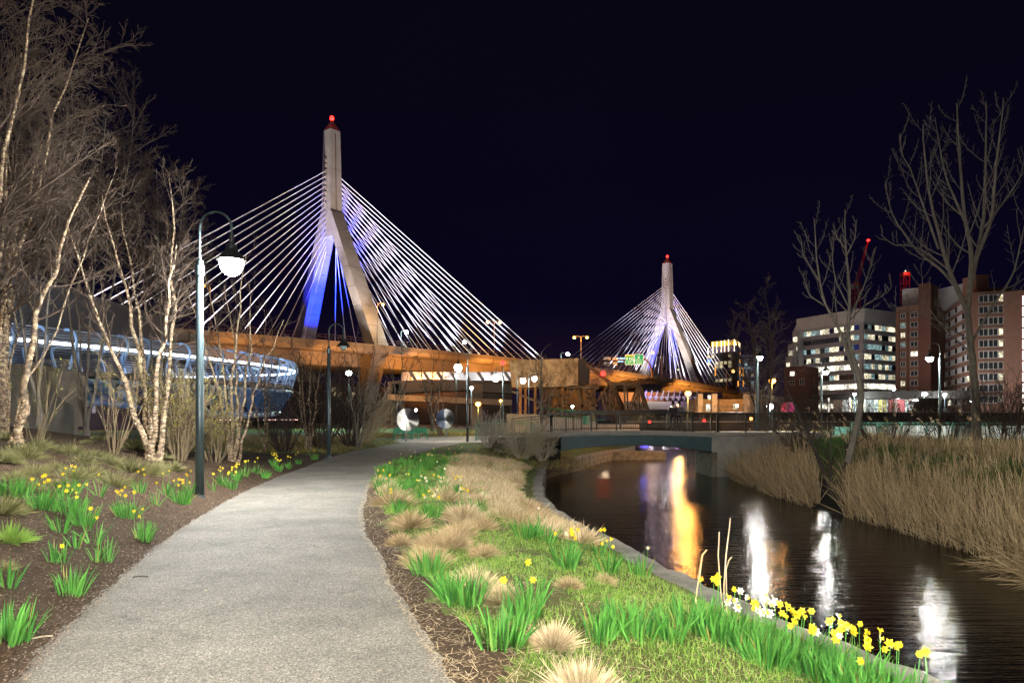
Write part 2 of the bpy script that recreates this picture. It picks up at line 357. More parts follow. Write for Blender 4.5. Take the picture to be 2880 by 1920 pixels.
# water
def water_mat():
    m = bpy.data.materials.new("canal_water"); m.use_nodes = True; n = m.node_tree; b = n.nodes["Principled BSDF"]
    b.inputs["Base Color"].default_value = (0.003, 0.0022, 0.0015, 1); b.inputs["Roughness"].default_value = 0.125; b.inputs["IOR"].default_value = 1.33
    tc = n.nodes.new("ShaderNodeTexCoord")
    def layer(s, st, dist, prev=None):
        mp = n.nodes.new("ShaderNodeMapping"); mp.inputs["Scale"].default_value = st; n.links.new(tc.outputs["Object"], mp.inputs[0])
        t = n.nodes.new("ShaderNodeTexNoise"); t.inputs["Scale"].default_value = s; t.inputs["Detail"].default_value = 3; n.links.new(mp.outputs[0], t.inputs["Vector"])
        bp = n.nodes.new("ShaderNodeBump"); bp.inputs["Strength"].default_value = 1.0; bp.inputs["Distance"].default_value = dist
        n.links.new(t.outputs["Fac"], bp.inputs["Height"])
        if prev: n.links.new(prev.outputs[0], bp.inputs["Normal"])
        return bp
    l1 = layer(1.2, (.16, 1, 1), .009); l2 = layer(7, (.14, 1, 1), .011, l1); l3 = layer(34, (.25, 1, 1), .0045, l2)
    n.links.new(l3.outputs[0], b.inputs["Normal"]); return m
mb = MB(); mb.add([(-40, -12, WATER), (520, -12, WATER), (520, 262, WATER), (-40, 262, WATER)], [(0, 1, 2, 3)])
tag(mb.build("water", water_mat()), kind="structure")
# path and plaza
dr0 = random.Random(2)
def colsP(y):
    l, r = float(eL(y)), float(eR(y)); wob = .015*math.sin(y*5.1)+.012*math.sin(y*11.7+1)+.012*math.sin(y*23)+dr0.uniform(-.012, .012)
    wo2 = .02*math.sin(y*2.3+2)+.012*math.sin(y*13.1)+.01*math.sin(y*27)+dr0.uniform(-.012, .012)
    return np.linspace(l+wob, r+wo2, 9)
yp = np.concatenate([np.arange(-10, 2, .5), np.arange(2, 20, .07), np.arange(20, 47, .25)])
tag(link("path", grid_mesh("path", yp, colsP, lambda x, y: 0.012-0.010*np.abs((x-(eL(y)+eR(y))/2)/((eR(y)-eL(y))/2))**6+0*x, M_asph)), kind="structure")
pl = [(-7.5, 46.2), (-3.3, 46.2), (1.2, 46), (2.8, 52), (2.0, 63), (-2.2, 66), (-7, 60), (-11, 60), (-9.5, 52)]
mb = MB(); mb.prism(pl, -0.15, 0.02); tag(mb.build("plaza_paving", M_plaza), kind="structure")

# ------------------------------------------------------------------ park lamps
def park_lamp(base, side, lit, label, H=5.45, power=1500, col=(1, .97, .88), lens=None, reach=0.60, rz=0.0, pole_w=.066, group="arched park lamps", lr=.155):
    t = thing("park_lamp", label, "lamp post", base, rz, group)
    mb = MB(); mb.lathe([(pole_w*2.2, 0), (pole_w*2.2, .03), (pole_w*1.5, .035), (pole_w*1.25, .12)], n=14, cap=True); mb.build("base_plate", M_pole, t)
    zt = H-reach/2-0.62
    mb = MB(); mb.lathe([(pole_w*1.25, .1), (pole_w*1.12, 1.5), (pole_w, zt), (pole_w*.7, zt+.02)], n=14, cap=True); mb.build("pole", M_pole, t, smooth=True)
    mb = MB(); mb.lathe([(pole_w*1.35, zt-.28), (pole_w*1.35, zt-.10)], n=12, cap=True); mb.build("collar", M_pole, t)
    mb = MB(); R = reach/2; cz = H-R
    pts = [(0, 0, zt), (0, 0, cz)]+[(side*(R-R*math.cos(a)), 0, cz+R*math.sin(a)) for a in np.linspace(.15, math.pi-.05, 12)]+[(side*2*R, 0, cz-.12)]
    mb.tube(pts, .024, 8); mb.build("arched_arm", M_pole, t, smooth=True)
    zs = cz-.12
    mb = MB(); mb.lathe([(.03, zs+.02), (.045, zs-.02), (.045, zs-.16), (.09, zs-.20), (.10, zs-.28), (.13, zs-.32), (.265, zs-.47), (.27, zs-.50), (.25, zs-.485), (.10, zs-.36)], c=(side*2*R, 0, 0), n=18)
    mb.build("lamp_shade", M_black, t, smooth=False)
    lz = zs-.50
    mb = MB(); mb.lathe([(lr*math.cos(a), -lr*math.sin(a)*(1.15 if lr > .17 else 1)) for a in np.linspace(-.2 if lr < .17 else -.75, 1.5, 9)], c=(side*2*R, 0, lz-max(0, lr-.155)*.7), n=14, cap=True)  # lens; a large lr swells it into a ball standing in for glare
    mb.build("lens", (lens or M_lens) if lit else M_lens_off, t, smooth=True)
    if lit:
        w = Matrix.Translation(base) @ Matrix.Rotation(rz, 4, 'Z') @ Vector((side*2*R, 0, lz-.05))
        light(w-Vector((0, 0, max(0, lr-.155)*.9)), col, power, lr+.01)
    return t
park_lamp((X(562, 12.9), 12.9, 0.02), 1, True, "tall grey lamp post with its lit lamp blazing, beside the birch clumps and asphalt path", power=22000, col=(.93, .97, 1), lr=.215, reach=.60)
park_lamp((X(925, 27.8), 27.8, 0.0), 1, False, "unlit lamp post with black bell shade, left of the path bend")
park_lamp((X(1315, 47.5), 47.5, 0.0), -1, True, "lit lamp post at the far end of the path by the pale plaza", H=6.2, lr=.26, power=9000, reach=.66)
park_lamp((-2.6, -1.6, 0.0), 1, True, "assumed lit lamp post beside the path, out of view just behind the viewpoint", power=24000, col=(1, .96, .88))  # unseen lamp, assumed and added to light the foreground path and beds
park_lamp((5.9, -3.2, terr(5.9, -3.2)), -1, True, "assumed lit lamp post near the canal wall, out of view behind the viewpoint", power=30000, col=(1, .95, .84))  # second assumed lamp out of view, added to brighten the right-hand bank
park_lamp((X(1415, 66), 66, .3), -1, True, "lit lamp post beyond the grey shrubs, with a red light behind it", H=Z(1030, 66)-.3, lr=.33, power=6000, reach=.7)
park_lamp((X(1455, 96), 96, 2.4), 1, True, "lit lamp post in front of the counterweight, the left one of the pair", H=Z(1047, 96)-2.4, lr=.36, power=2200, reach=.8)
park_lamp((X(1487, 96), 96, 2.4), 1, True, "lit lamp post in front of the counterweight, the right one of the pair", H=Z(1041, 96)-2.4, lr=.36, power=2200, reach=.8)
park_lamp((X(2129, 44), 44, .25), 1, True, "lit lamp post with brightly lit pole right of the footbridge", H=5.1+.95, lr=.2, power=7500, reach=.16, pole_w=.08)
park_lamp((X(2643, 43), 43, .25), -1, True, "lit lamp post in front of the brick apartment building, by the green railing", H=5.2+.95, lr=.2, power=9500, reach=.64)
park_lamp((X(2310, 47), 47, .25), 1, True, "lit lamp post before the pale office building, behind the leaning bare tree", H=4.9+.5, lr=.19, power=6500, reach=.3)

def street_light(px, deck_y, top_y, d, heads, label, col=(1, .50, .14), power=9000, lens=None, group="street lights on the highway", r=.13):
    z0 = Z(deck_y, d); z1 = Z(top_y, d)
    t = thing("street_light", label, "street light", (X(px, d), d, z0), 0, group)
    h = z1-z0
    mb = MB(); mb.tube([(0, 0, 0), (0, 0, h*.93)], [r*1.2, r*.8], 8); mb.build("pole", M_rust if lens is None else M_pole, t)
    for hx in heads:
        w = (hx-px)*d/F
        mb = MB(); mb.tube([(0, 0, h*.92), (w*.15, 0, h*.98), (w*.5, 0, h), (w, 0, h*.99)], r*.55, 6); mb.build("arm", M_rust if lens is None else M_pole, t)
        mb = MB(); s = max(.55, d*.0042); mb.lathe([(.05*s, -.9*s), (.5*s, -.75*s), (.62*s, -.3*s), (.3*s, .15*s), (.05*s, .2*s)], c=(w, 0, h-.1), n=10, cap=True); mb.build("lamp_head", lens or M_lens_h, t, smooth=True)
        if power: light((X(px, d)+w, d-.8*s, z1-.9*s), col, power, .5)
    return t
# ------------------------------------------------------------------ cable-stayed bridge
AX = Vector((.634, .773, 0)).normalized(); PX = Vector((AX.y, -AX.x, 0))
T1 = Vector((-62, 235, 0)); SPAN = 252.0
def D(t, s=0.0, z=0.0, o=T1): v = o+AX*t+PX*s; v.z = z; return v
def deckz(t): return 25.6-((t-70)/182.0)**2*3.3
def rect(c, wa, wp): return [c+AX*wa/2+PX*wp/2, c-AX*wa/2+PX*wp/2, c-AX*wa/2-PX*wp/2, c+AX*wa/2-PX*wp/2]
bridge = thing("cable_stayed_bridge", "huge cable-stayed highway bridge with two pale concrete towers and white cables", "bridge", T1)
def bb(mb, name, m, smooth=False): return mb.build(name, m, bridge, smooth, loc=-T1)
def tower(t, sl, sr, top, apex_z, split_z, red_r, k=1.0):
    tw = bpy.data.objects.new("tower", None); COL.objects.link(tw); tw.parent = bridge; tw.location = (0, 0, 0)
    def part(mb, name, m, smooth=False): return mb.build(name, m, tw, smooth, loc=-T1)
    dz = deckz(t)
    # mast in lifts with fine joints
    zs = [split_z, split_z+8.5, split_z+14.5, split_z+20.5, top-3.8]
    def wid(z): f = (z-split_z)/(top-split_z); return (5.0-1.1*f)*k, (5.0-1.2*f)*k
    for i in range(len(zs)-1):
        za, zb = zs[i]+.09, zs[i+1]-.0
        mb = MB(); mb.loft([rect(D(t, 0, z), *wid(z)) for z in (za, zb)]); part(mb, "mast_segment", M_tower)
    mb = MB(); mb.loft([rect(D(t, 0, z), wid(z)[0]-.25, wid(z)[1]-.25) for z in (split_z-.5, top-4)]); part(mb, "mast_core", M_deckc)
    mb = MB(); mb.loft([rect(D(t, 0, top-3.8), *wid(top-3.8)), rect(D(t, 0, top), .25, .25)]); part(mb, "mast_cap", M_tower)
    # vertical groove down the face
    mb = MB(); z = (split_z+.5, top-5)
    mb.loft([rect(D(t, wid(zz)[1]/2+.03, zz), .28, .12) for zz in z]); part(mb, "face_groove", M_rust)
    # recess holding the anchors
    mb = MB()
    for i in range(9): mb.loft([rect(D(t-wid(zz)[0]/2-.1, -.2, zz), .5, .9) for zz in (split_z+2+i*1.9, split_z+3.1+i*1.9)])
    tag(part(mb, "anchor_recess", M_deckc), kind='stuff')
    # legs: outer joined shoulder then free legs
    for sgn, s0 in ((-1, sl), (1, sr)):
        def c(z):
            f = (split_z-z)/(split_z-dz); return sgn*(1.3+(s0-1.3)*f) if z > dz-.01 else sgn*(s0-(dz-z)*.35)
        n = 7
        for i in range(n):
            za = split_z-(split_z-dz)*i/n; zb = split_z-(split_z-dz)*(i+1)/n+.12
            wpa = 3.4+1.2*i/n; wpb = 3.4+1.2*(i+1)/n
            mb = MB(); mb.loft([rect(D(t, c(zz), zz), 5.0*k+.8*f_, w_) for zz, w_, f_ in ((za, wpa, i/n), (zb, wpb, (i+1)/n))]); part(mb, "leg_segment", M_tower)
        mb = MB(); mb.loft([rect(D(t, c(zz), zz), 4.6*k, 3.0) for zz in (split_z, dz)]); part(mb, "leg_core", M_deckc)
        mb = MB(); mb.loft([rect(D(t, c(zz), zz), 5.6, 4.8) for zz in (dz-.3, 0)]); part(mb, "lower_leg", M_tower)
    # web filling the fork above the apex
    mb = MB(); wz = lambda z: ((sl+sr)/2*(split_z-z)/(split_z-dz)+.2)
    mb.loft([[D(t+2.2, wz(z)+.1, z), D(t-2.2, wz(z)+.1, z), D(t-2.2, -wz(z)-.1, z), D(t+2.2, -wz(z)-.1, z)] for z in (split_z, apex_z)]); part(mb, "fork_web", M_tower)
    mb = MB(); mb.lathe([(.1, 0), (.9*red_r, .2), (1.0*red_r, 1.1*red_r), (.7*red_r, 1.8*red_r), (.1, 2*red_r)], c=D(t, 0, top), n=12, cap=True); part(mb, "red_beacon", M_redlens, True)
    light(D(t, 0, top+3.0), (1, .03, .02), 2500, .6)
    return tw
tower(0, 18, 24, 104.5, 64.0, 72.5, .75)
tower(SPAN, 19, 21, 103.5, 62.0, 71.0, .8, 1.15)
# cables: each one a part
def cable(p, q, r=.17):
    mb = MB(); mb.tube([p, q], r, 5, cap=False); bb(mb, "cable", M_cable)
for i in range(17):
    z = 86.6-1.72*i
    cable(D(-2.2, -.3, z), D(-12-4.75*(16-i), 0, deckz(-12-4.75*(16-i))+.3), .145)
for side in (-1, 1):
    for i in range(17):
        z = 85.8-1.55*i; t = 14+5.6*(16-i)
        cable(D(2.2, side*.7, z), D(t, side*17.5, deckz(t)+.2), .14)
        cable(D(SPAN-2.2, side*.7, z), D(SPAN-t, side*17.5, deckz(SPAN-t)+.2), .17)
for i in range(14):
    z = 84.0-1.9*i; t = SPAN+10+5.2*(13-i); s = (t-SPAN)*.24
    cable(D(SPAN+2.2, .5, z), D(t, s, deckz(t)+.4), .19)
for i in range(6):
    z = 84.0-4.0*i; t = SPAN+14+12*(5-i)
    cable(D(SPAN+2.2, -.5, z), D(t, -4, deckz(t)+.4), .2)
# deck: fascia panels, slab, ribs, box
def road(ts, s0, s1, zf, name, m, th, drop=0.0, so=0.0):
    mb = MB(); mb.loft([[D(t, s1+so, zf(t)-drop), D(t, s0+so, zf(t)-drop), D(t, s0+so, zf(t)-drop-th), D(t, s1+so, zf(t)-drop-th)] for t in ts]); bb(mb, name, m)
TS = list(np.linspace(-190, SPAN+95, 40))
road(TS, -28, 28.5, deckz, "deck_slab", M_deckc, .9, .8)
road(TS, -14, 20, deckz, "box_girder", M_deckc, 4.0, 2.6)
road(TS, -26, 25, lambda t: deckz(t), "slab_soffit", M_deckc, .8, 1.75)
def fascia(t0, t1):
    mb = MB(); sec = []
    for t in (t0+.06, t1-.06):
        z = deckz(t); sec.append([D(t, 29.0, z), D(t, 28.55, z), D(t, 28.55, z-1.6), D(t, 28.2, z-2.4), D(t, 28.8, z-2.5), D(t, 29.3, z-1.5)])
    mb.loft(sec); bb(mb, "fascia_panel", M_deckc)
tt = -190
while tt < SPAN+90:
    fascia(tt, tt+9.5); tt += 9.5
for t in np.arange(60, SPAN+60, 8.0):
    mb = MB(); z = deckz(t)-2.5; mb.loft([[D(t-.35, 27.5, z), D(t+.35, 27.5, z), D(t+.35, 27.5, z-.5), D(t-.35, 27.5, z-.5)], [D(t-.35, 20, z), D(t+.35, 20, z), D(t+.35, 20, z-2.2), D(t-.35, 20, z-2.2)]]); bb(mb, "floor_beam", M_deckc)
for t in np.arange(-120, SPAN+60, 28.5):
    mb = MB(); mb.tube([D(t, 29.38, deckz(t)-.6), D(t, 29.38, deckz(t)-2.6), D(t, 28.4, deckz(t)-3.2)], .13, 5); bb(mb, "drain_pipe", M_rust)
mb = MB()
for t in np.arange(-185, SPAN+80, 4.5): mb.tube([D(t, 28.8, deckz(t)), D(t, 28.8, deckz(t)+1.7)], .06, 4)
for h in (.9, 1.7): mb.tube([D(t, 28.8, deckz(t)+h) for t in np.arange(-185, SPAN+80, 9)], .05, 4)
tag(bb(mb, "deck_fence", M_rust), kind="stuff")
for t in (-150, -75, 140, 205):
    mb = MB(); z = deckz(t)-6.5
    mb.loft([[D(t+a, s, zz) for a, s in ((-1.6, -12), (-1.6, 17), (1.6, 17), (1.6, -12))] for zz in (z, 0)]); bb(mb, "pier", M_tower)
# approach curving down to the right
ap = [(D(SPAN+90, 29), 20.3), (Vector((200, 462, 0)), 17.5), (Vector((222, 440, 0)), 14.5), (Vector((262, 430, 0)), 11.5), (Vector((330, 430, 0)), 9)]
rmp = thing("approach_ramp", "pale concrete ramp sloping down to the right behind the lamp posts", "road bridge", (0, 0, 0))
mb = MB(); rings = []
apz = [(X(2095, 430), 430, Z(1100, 430)), (X(2200, 405), 405, Z(1116, 405)), (X(2280, 390), 390, Z(1127, 390)), (X(2400, 380), 380, Z(1138, 380)), (X(2600, 372), 372, Z(1150, 372))]
for x, y, z in apz: rings.append([Vector((x, y, z)), Vector((x, y+12, z)), Vector((x, y+12, z-3.5)), Vector((x, y+3, z-5)), Vector((x, y, z-2.6))])
mb.loft(rings); mb.build("ramp_deck", M_deckc, rmp)
for i in (1, 2, 3):
    x, y, z = apz[i]; mb = MB(); mb.box((x, y+6, z/2-2), (2.5, 2.5, z-2)); mb.build("pier", M_tower, rmp)
# lights that wash the bridge
def flood(loc, target, col, power, ang, r=.5, blend=.6): light(loc, col, power, r, spot=ang, target=target, blend=blend, name="flood_light")
WHT = (1.0, .93, .96); VIO = (.80, .78, 1.0)
for t0 in (0, SPAN):
    far = 1.0 if t0 == 0 else 1.15
    sg_ = 1 if t0 == 0 else -1
    for dt, pw, ln in ((30, 90000, -5), (44, 90000, -4), (68, 62000, -2), (92, 42000, 0)):
        for sd in (-1, 1): flood(D(t0+sg_*dt, sd*20, deckz(t0+sg_*dt)+.6), D(t0+sg_*(dt+ln), sd*12, 75), VIO, pw*1.35*far, 74 if dt < 50 else 88, .5)
        if dt < 90: flood(D(t0-sg_*dt, 3, deckz(t0-sg_*dt)+.6), D(t0-sg_*(dt+ln), 1, 75), WHT, pw*1.15*far, 76 if dt < 50 else 88, .5)
    # mast from both sides, warm white
    flood(D(t0-18, 36, 24), D(t0, 3, 70), (1, .88, .82), 170000, 50, 1)
    flood(D(t0-30, 4, deckz(t0)+1), D(t0, 0, 84), (1, .87, .82), 110000 if t0 == 0 else 230000, 40, 1)
    if t0: flood(D(t0-34, -3, deckz(t0)+1), D(t0, 0, 46), WHT, 190000, 70, 1)
    # blue inside the fork
    flood(D(t0+1, 10, deckz(t0)+.5), D(t0, -9, 50), (.0, .02, 1.0), 480000*(1 if t0 == 0 else .35), 64, .6)
    flood(D(t0, 2, deckz(t0)+.5), D(t0, 0, 64), (.0, .035, 1.0), 300000*(1 if t0 == 0 else .5), 40, .6)
    flood(D(t0-9, -2, deckz(t0)+.5), D(t0, -5, 60), (.01, .03, 1.0), 150000, 55, .6)
flood(D(-9, 30.5, 27), D(0, 25, 40), (1, .93, .9), 9000, 80, .4)
# sodium light on the fascia
for px, d, pw in ((720, 125, 110000), (960, 135, 90000), (1200, 165, 80000), (1420, 200, 90000), (1640, 255, 210000), (1800, 290, 230000), (1960, 320, 200000)):
    fd = {480: 162, 720: 184, 960: 210, 1200: 232, 1420: 262, 1640: 305, 1800: 335, 1960: 385}[px]; flood((X(px, fd-24), fd-24, 7), P(px, 1180-23.5*1920/fd, fd), (1, .355, .06), (38000 if px < 1100 else 58000)*(fd/200.)**1.2, 66 if px in (720, 960) else 92, .8, .9)

# ------------------------------------------------------------------ street lights on the bridge
street_light(592, 935, 800, 170, (573,), "orange street light on the highway, just right of the near lamp post's pole", power=3000)
street_light(1061, 968, 852, 214, (1077,), "orange street light at the foot of the tall tower's right leg")
street_light(1390, 996, 902, 262, (1372, 1407), "two-armed orange street light on the highway, right of the near cables")
street_light(1634, 1010, 945, 300, (1615, 1651), "two-armed orange street light above the counterweight block")
street_light(1128, 975, 930, 225, (1143,), "white street light behind the right-hand cables of the near tower", (.9, 1, .97), 6000, M_lens_c)
street_light(1325, 990, 958, 255, (1306,), "small white street light low behind the end of the near cables", (.9, 1, .97), 4000, M_lens_c)
street_light(1578, 1008, 992, 300, (1597,), "white street light just above the counterweight block", (1, 1, .97), 6000, M_lens)
street_light(1861, 1062, 988, 340, (1836,), "street light before the left leg of the far tower", (1, .7, .35), 3000)
street_light(2043, 1098, 1040, 380, (2062,), "street light at the right end of the far cables", (1, .6, .3), 2000)
# ------------------------------------------------------------------ sign gantry
dg = 330
g = thing("sign_gantry", "curved sign gantry over the highway carrying two green signs and four blank backs", "sign gantry", (X(1758, dg), dg, Z(1062, dg)))
def gb(mb, name, m): return mb.build(name, m, g, loc=-Vector(g.location))
def gp(px, py): return P(px, py, dg)
mb = MB(); mb.tube([gp(1676, 1040), gp(1680, 1028), gp(1688, 1018), gp(1700, 1013), gp(1750, 1012), gp(1812, 1009), gp(1822, 1016), gp(1830, 1030), gp(1833, 1045), gp(1833, 1062)], .42, 8); gb(mb, "frame", M_rust)
for x0, x1 in ((1697, 1706), (1707, 1717), (1722, 1729), (1730, 1736)):
    for y0, y1 in ((1004, 1013), (1018, 1028)):
        mb = MB(); c = gp((x0+x1)/2, (y0+y1)/2); mb.box(c+Vector((0, -.9, 0)), ((x1-x0)*dg/F-.1, .12, (y1-y0)*dg/F-.1)); gb(mb, "sign_back", M_white)
M_signg = mat("green_sign_glow", (.01, .33, .19), .4, emit=((.0, .42, .22), .35), sampling=False)  # this and the next two sign materials glow by themselves, though no lamps
M_signy = mat("yellow_sign_glow", (.7, .45, .03), .4, emit=((.9, .55, .02), .4), sampling=False)
M_signw = mat("white_print_glow", (.8, .8, .8), .4, emit=((1, 1, 1), .6), sampling=False)
def text(body, size, loc, parent, m, name="lettering", ext=.01, rz=0, align='CENTER'):
    cu = bpy.data.curves.new(name, 'FONT'); cu.body = body; cu.size = size; cu.extrude = ext; cu.align_x = align; cu.align_y = 'CENTER'; cu.materials.append(m)
    o = bpy.data.objects.new(name, cu); COL.objects.link(o); o.location = loc; o.rotation_euler = (math.radians(90), 0, rz)
    if parent: o.parent = parent
    me = bpy.data.meshes.new_from_object(o); o2 = bpy.data.objects.new(name, me); o2.location = o.location; o2.rotation_euler = o.rotation_euler; o2.parent = o.parent; COL.objects.link(o2)
    bpy.data.objects.remove(o); tag(o2, kind='stuff'); return o2
u = dg/F
def sign(x0, x1, y0, y1, strip, rows, shields):
    s = MB(); c = gp((x0+x1)/2, (y0+y1)/2)+Vector((0, -1.2, 0)); s.box(c, ((x1-x0)*u, .15, (y1-y0)*u)); so = gb(s, "sign_panel", M_signg)
    def at(px, py, k=.12): v = gp(px, py); v.y = c.y-k; return v-Vector(g.location)-Vector(so.location)
    fr = MB()
    for a, b in (((x0, y0), (x1, y0)), ((x1, y0), (x1, y1)), ((x1, y1), (x0, y1)), ((x0, y1), (x0, y0))): fr.bar(at(*a, .1), at(*b, .1), .12, .12)
    fr.build("border", M_signw, so)
    if strip: b = MB(); b.box(at((x0+x1)/2, y0+2.5), ((x1-x0)*u, .06, 4*u)); b.build("yellow_strip", M_signy, so)
    for px, py, w in shields: b = MB(); b.box(at(px, py), (w*u, .05, 4*u)); b.build("route_shield", M_signw, so)
    for py, txt, sz in rows: text(txt, sz*u, at((x0+x1)/2, py), so, M_signw)
sign(1757, 1781, 998, 1026, True, [(1014, "Storrow Drive", 3.4), (1018, "NORTH", 3), (1023, "NEXT LEFT 1/2 MILE", 2.4)], [(1762, 1008.5, 3), (1770, 1008.5, 3), (1776, 1008.5, 3)])
sign(1783, 1808, 997, 1025, False, [(1000.5, "NORTH", 2), (1012, "GOVERNMENT CTR", 2.8), (1017, "North Station", 3), (1022, "KEEP RIGHT", 2.6)], [(1795, 1006, 4)])

# ------------------------------------------------------------------ counterweight drawbridge
dc = 118
cw = thing("drawbridge_counterweight", "massive orange-lit concrete counterweight block of the old rail drawbridge on steel towers", "drawbridge", (X(1550, dc), dc, 0))
cl = Vector(cw.location)
M_cw = mat("stained_concrete", (.48, .33, .19), .9, noise=.8, second=(.13, .075, .035), bump=(2.5, .8, .2), stretch=(1, 1, .6), fac=(.36, .6))
M_cwd = mat("dark_and_shaded_concrete", (.12, .11, .10), .9, noise=.8, second=(.06, .055, .05), stretch=(3, 3, .3))  # dark concrete; on the counterweight's side block the colour carries the shade
def quadbox(name, pts, depth, m, parent, loc):
    """prism from a front outline (points at their own depth) pushed back by depth"""
    n = len(pts); mb = MB(); pts = [Vector(p) for p in pts]; back = [p+Vector((0, depth, 0)) for p in pts]
    mb.add(pts+back, [tuple(range(n)), tuple(range(n, 2*n))[::-1]]+[(i, (i+1) % n, (i+1) % n+n, i+n) for i in range(n)])
    return mb.build(name, m, parent, loc=-loc)
quadbox("counterweight", [P(1510, 1011, dc), P(1626, 1007, dc), P(1626, 1087, dc), P(1510, 1088, dc)], 9, M_cw, cw, cl)
quadbox("counterweight", [P(1432, 1014, dc+2), P(1509, 1011, dc+2), P(1509, 1089, dc+2), P(1440, 1088, dc+2)], 9, M_cw, cw, cl)
quadbox("side_block", [P(1627, 1007, dc), P(1645, 1008, dc+3), P(1660, 1030, dc+4), P(1657, 1080, dc+4), P(1627, 1084, dc)], 7, M_cwd, cw, cl)
mb = MB(); mb.box((P(1640, 1088, dc)+Vector((0, 4, 0))), (5.5, 8, .5)); mb.build("platform", M_rust, cw, loc=-cl)
mb = MB()
for px in (1612, 1628, 1644, 1660, 1678):
    mb.tube([P(px, 1086, dc-1), P(px, 1076, dc-1)], .04, 4)
mb.tube([P(1610, 1077, dc-1), P(1680, 1082, dc-1)], .04, 4); mb.build("platform_rail", M_rust, cw, loc=-cl)
M_yel = mat("ochre_steel", (.32, .15, .025), .7, noise=1.2, second=(.10, .05, .02), bump=(6, .4, .04))
for px, w in ((1463, 1.0), (1478, .8), (1505, .9), (1525, .7), (1560, 1.5), (1582, .9), (1596, .5), (1617, .5), (1635, 1.6), (1652, .6), (1668, 1.3)):
    b = MB(); zz = Z(1088, dc); b.box((X(px, dc+3), dc+3, zz/2), (w*.5, .7, zz)); b.build("tower_post", M_yel, cw, loc=-cl)
for (a, b_) in (((1440, 1100), (1560, 1150)), ((1510, 1150), (1560, 1095)), ((1560, 1095), (1615, 1155)), ((1615, 1095), (1560, 1155)), ((1625, 1092), (1640, 1160)), ((1640, 1092), (1676, 1155)), ((1676, 1092), (1625, 1158)), ((1550, 1112), (1600, 1112)), ((1560, 1140), (1680, 1140))):
    b = MB(); b.bar(P(*a, dc+1.5), P(*b_, dc+1.5), .35, .35); b.build("brace", M_rust, cw, loc=-cl)
b = MB(); b.tube([P(1655+16*math.cos(a), 1135+24*math.sin(a), dc+2) for a in np.linspace(-1.9, 1.9, 12)], .55, 6); b.build("bull_wheel", M_rust, cw, loc=-cl)
# truss
tr = thing("truss_bridge", "weathered steel railway truss leaf hanging from the counterweight frame", "truss bridge", (X(1740, dc), dc, 0)); tl = Vector(tr.location)
top = [(1650, 1025), (1712, 1075), (1718, 1078), (1796, 1082), (1822, 1162)]
for off in (0, 5.5):
    dd = dc+off; sh = off*3.0
    def q(px, py): return P(px, py, dc)+Vector((off*.25, off, 0))
    def br(a, b_, w, h, nm="chord", m=M_rust): k = MB(); k.bar(q(*a), q(*b_), w, h); k.build(nm, m, tr, loc=-tl)
    for i in range(len(top)-1): br(top[i], top[i+1], .42, .5)
    br((1680, 1162), (1830, 1164), .5, .6)
    for a, b_ in (((1712, 1078), (1680, 1128)), ((1712, 1078), (1738, 1130)), ((1738, 1130), (1716, 1162)), ((1738, 1130), (1757, 1162)), ((1720, 1085), (1755, 1160)), ((1700, 1100), (1716, 1160)), ((1757, 1082), (1757, 1162)),
                  ((1716, 1085), (1716, 1160)), ((1796, 1084), (1763, 1160)), ((1793, 1084), (1793, 1162)), ((1796, 1084), (1818, 1162)), ((1808, 1128), (1797, 1162)), ((1779, 1130), (1790, 1162)), ((1690, 1100), (1703, 1160)), ((1703, 1160), (1712, 1120))):
        br(a, b_, .28, .32, "diagonal")
k = MB()
for i in range(9):
    x = 1716+i*9; k.bar(P(x, 1082, dc), P(x+4.5, 1086, dc)+Vector((1.4, 5.5, 0)), .12, .2); k.bar(P(x+9, 1082, dc), P(x+4.5, 1086, dc)+Vector((1.4, 5.5, 0)), .12, .2)
k.build("top_lacing", M_rust, tr, loc=-tl)
k = MB(); c = P(1695, 1051, dc); k.lathe([(.02, -.45), (.38, -.3), (.42, .1), (.25, .4), (.02, .45)], c=c+Vector((0, -.8, 0)), n=12, cap=True)
ro = k.build("signal_light", M_redlens); tag(ro, "red signal light glowing on the sloping steel of the railway truss", "signal light"); light(c+Vector((0, -2, 0)), (1, .03, .02), 40, .4)
k = MB(); k.tube([P(1414, 1180, 80), P(1414, 1024, 80)], .055, 6); k.lathe([(.02, -.25), (.24, -.2), (.26, .15), (.02, .3)], c=P(1414, 1020, 80), n=10, cap=True)
k2 = thing("signal_mast", "thin mast topped by a red light, just left of the counterweight block", "signal mast", (X(1414, 80), 80, Z(1185, 80)))
k = MB(); k.tube([P(1414, 1180, 80), P(1414, 1024, 80)], .055, 6); k.build("mast", M_pole, k2, loc=-Vector(k2.location))
k = MB(); k.lathe([(.02, -.25), (.24, -.2), (.26, .15), (.02, .3)], c=P(1414, 1020, 80), n=10, cap=True); k.build("red_lens", M_redlens, k2, loc=-Vector(k2.location))
light(P(1414, 1020, 79), (1, .03, .02), 150, .3)
flood((X(1500, 100), 100, 7.5), P(1540, 1040, dc), (1, .56, .22), 6500, 95, .3)
flood((X(1650, 96), 96, 1.5), P(1700, 1120, dc), (1, .55, .22), 2500, 100, .3)
light((X(1560, 128), 128, 8), (1, .5, .15), 900, .5); light((X(1700, 130), 130, 5), (1, .75, .5), 1500, .5)
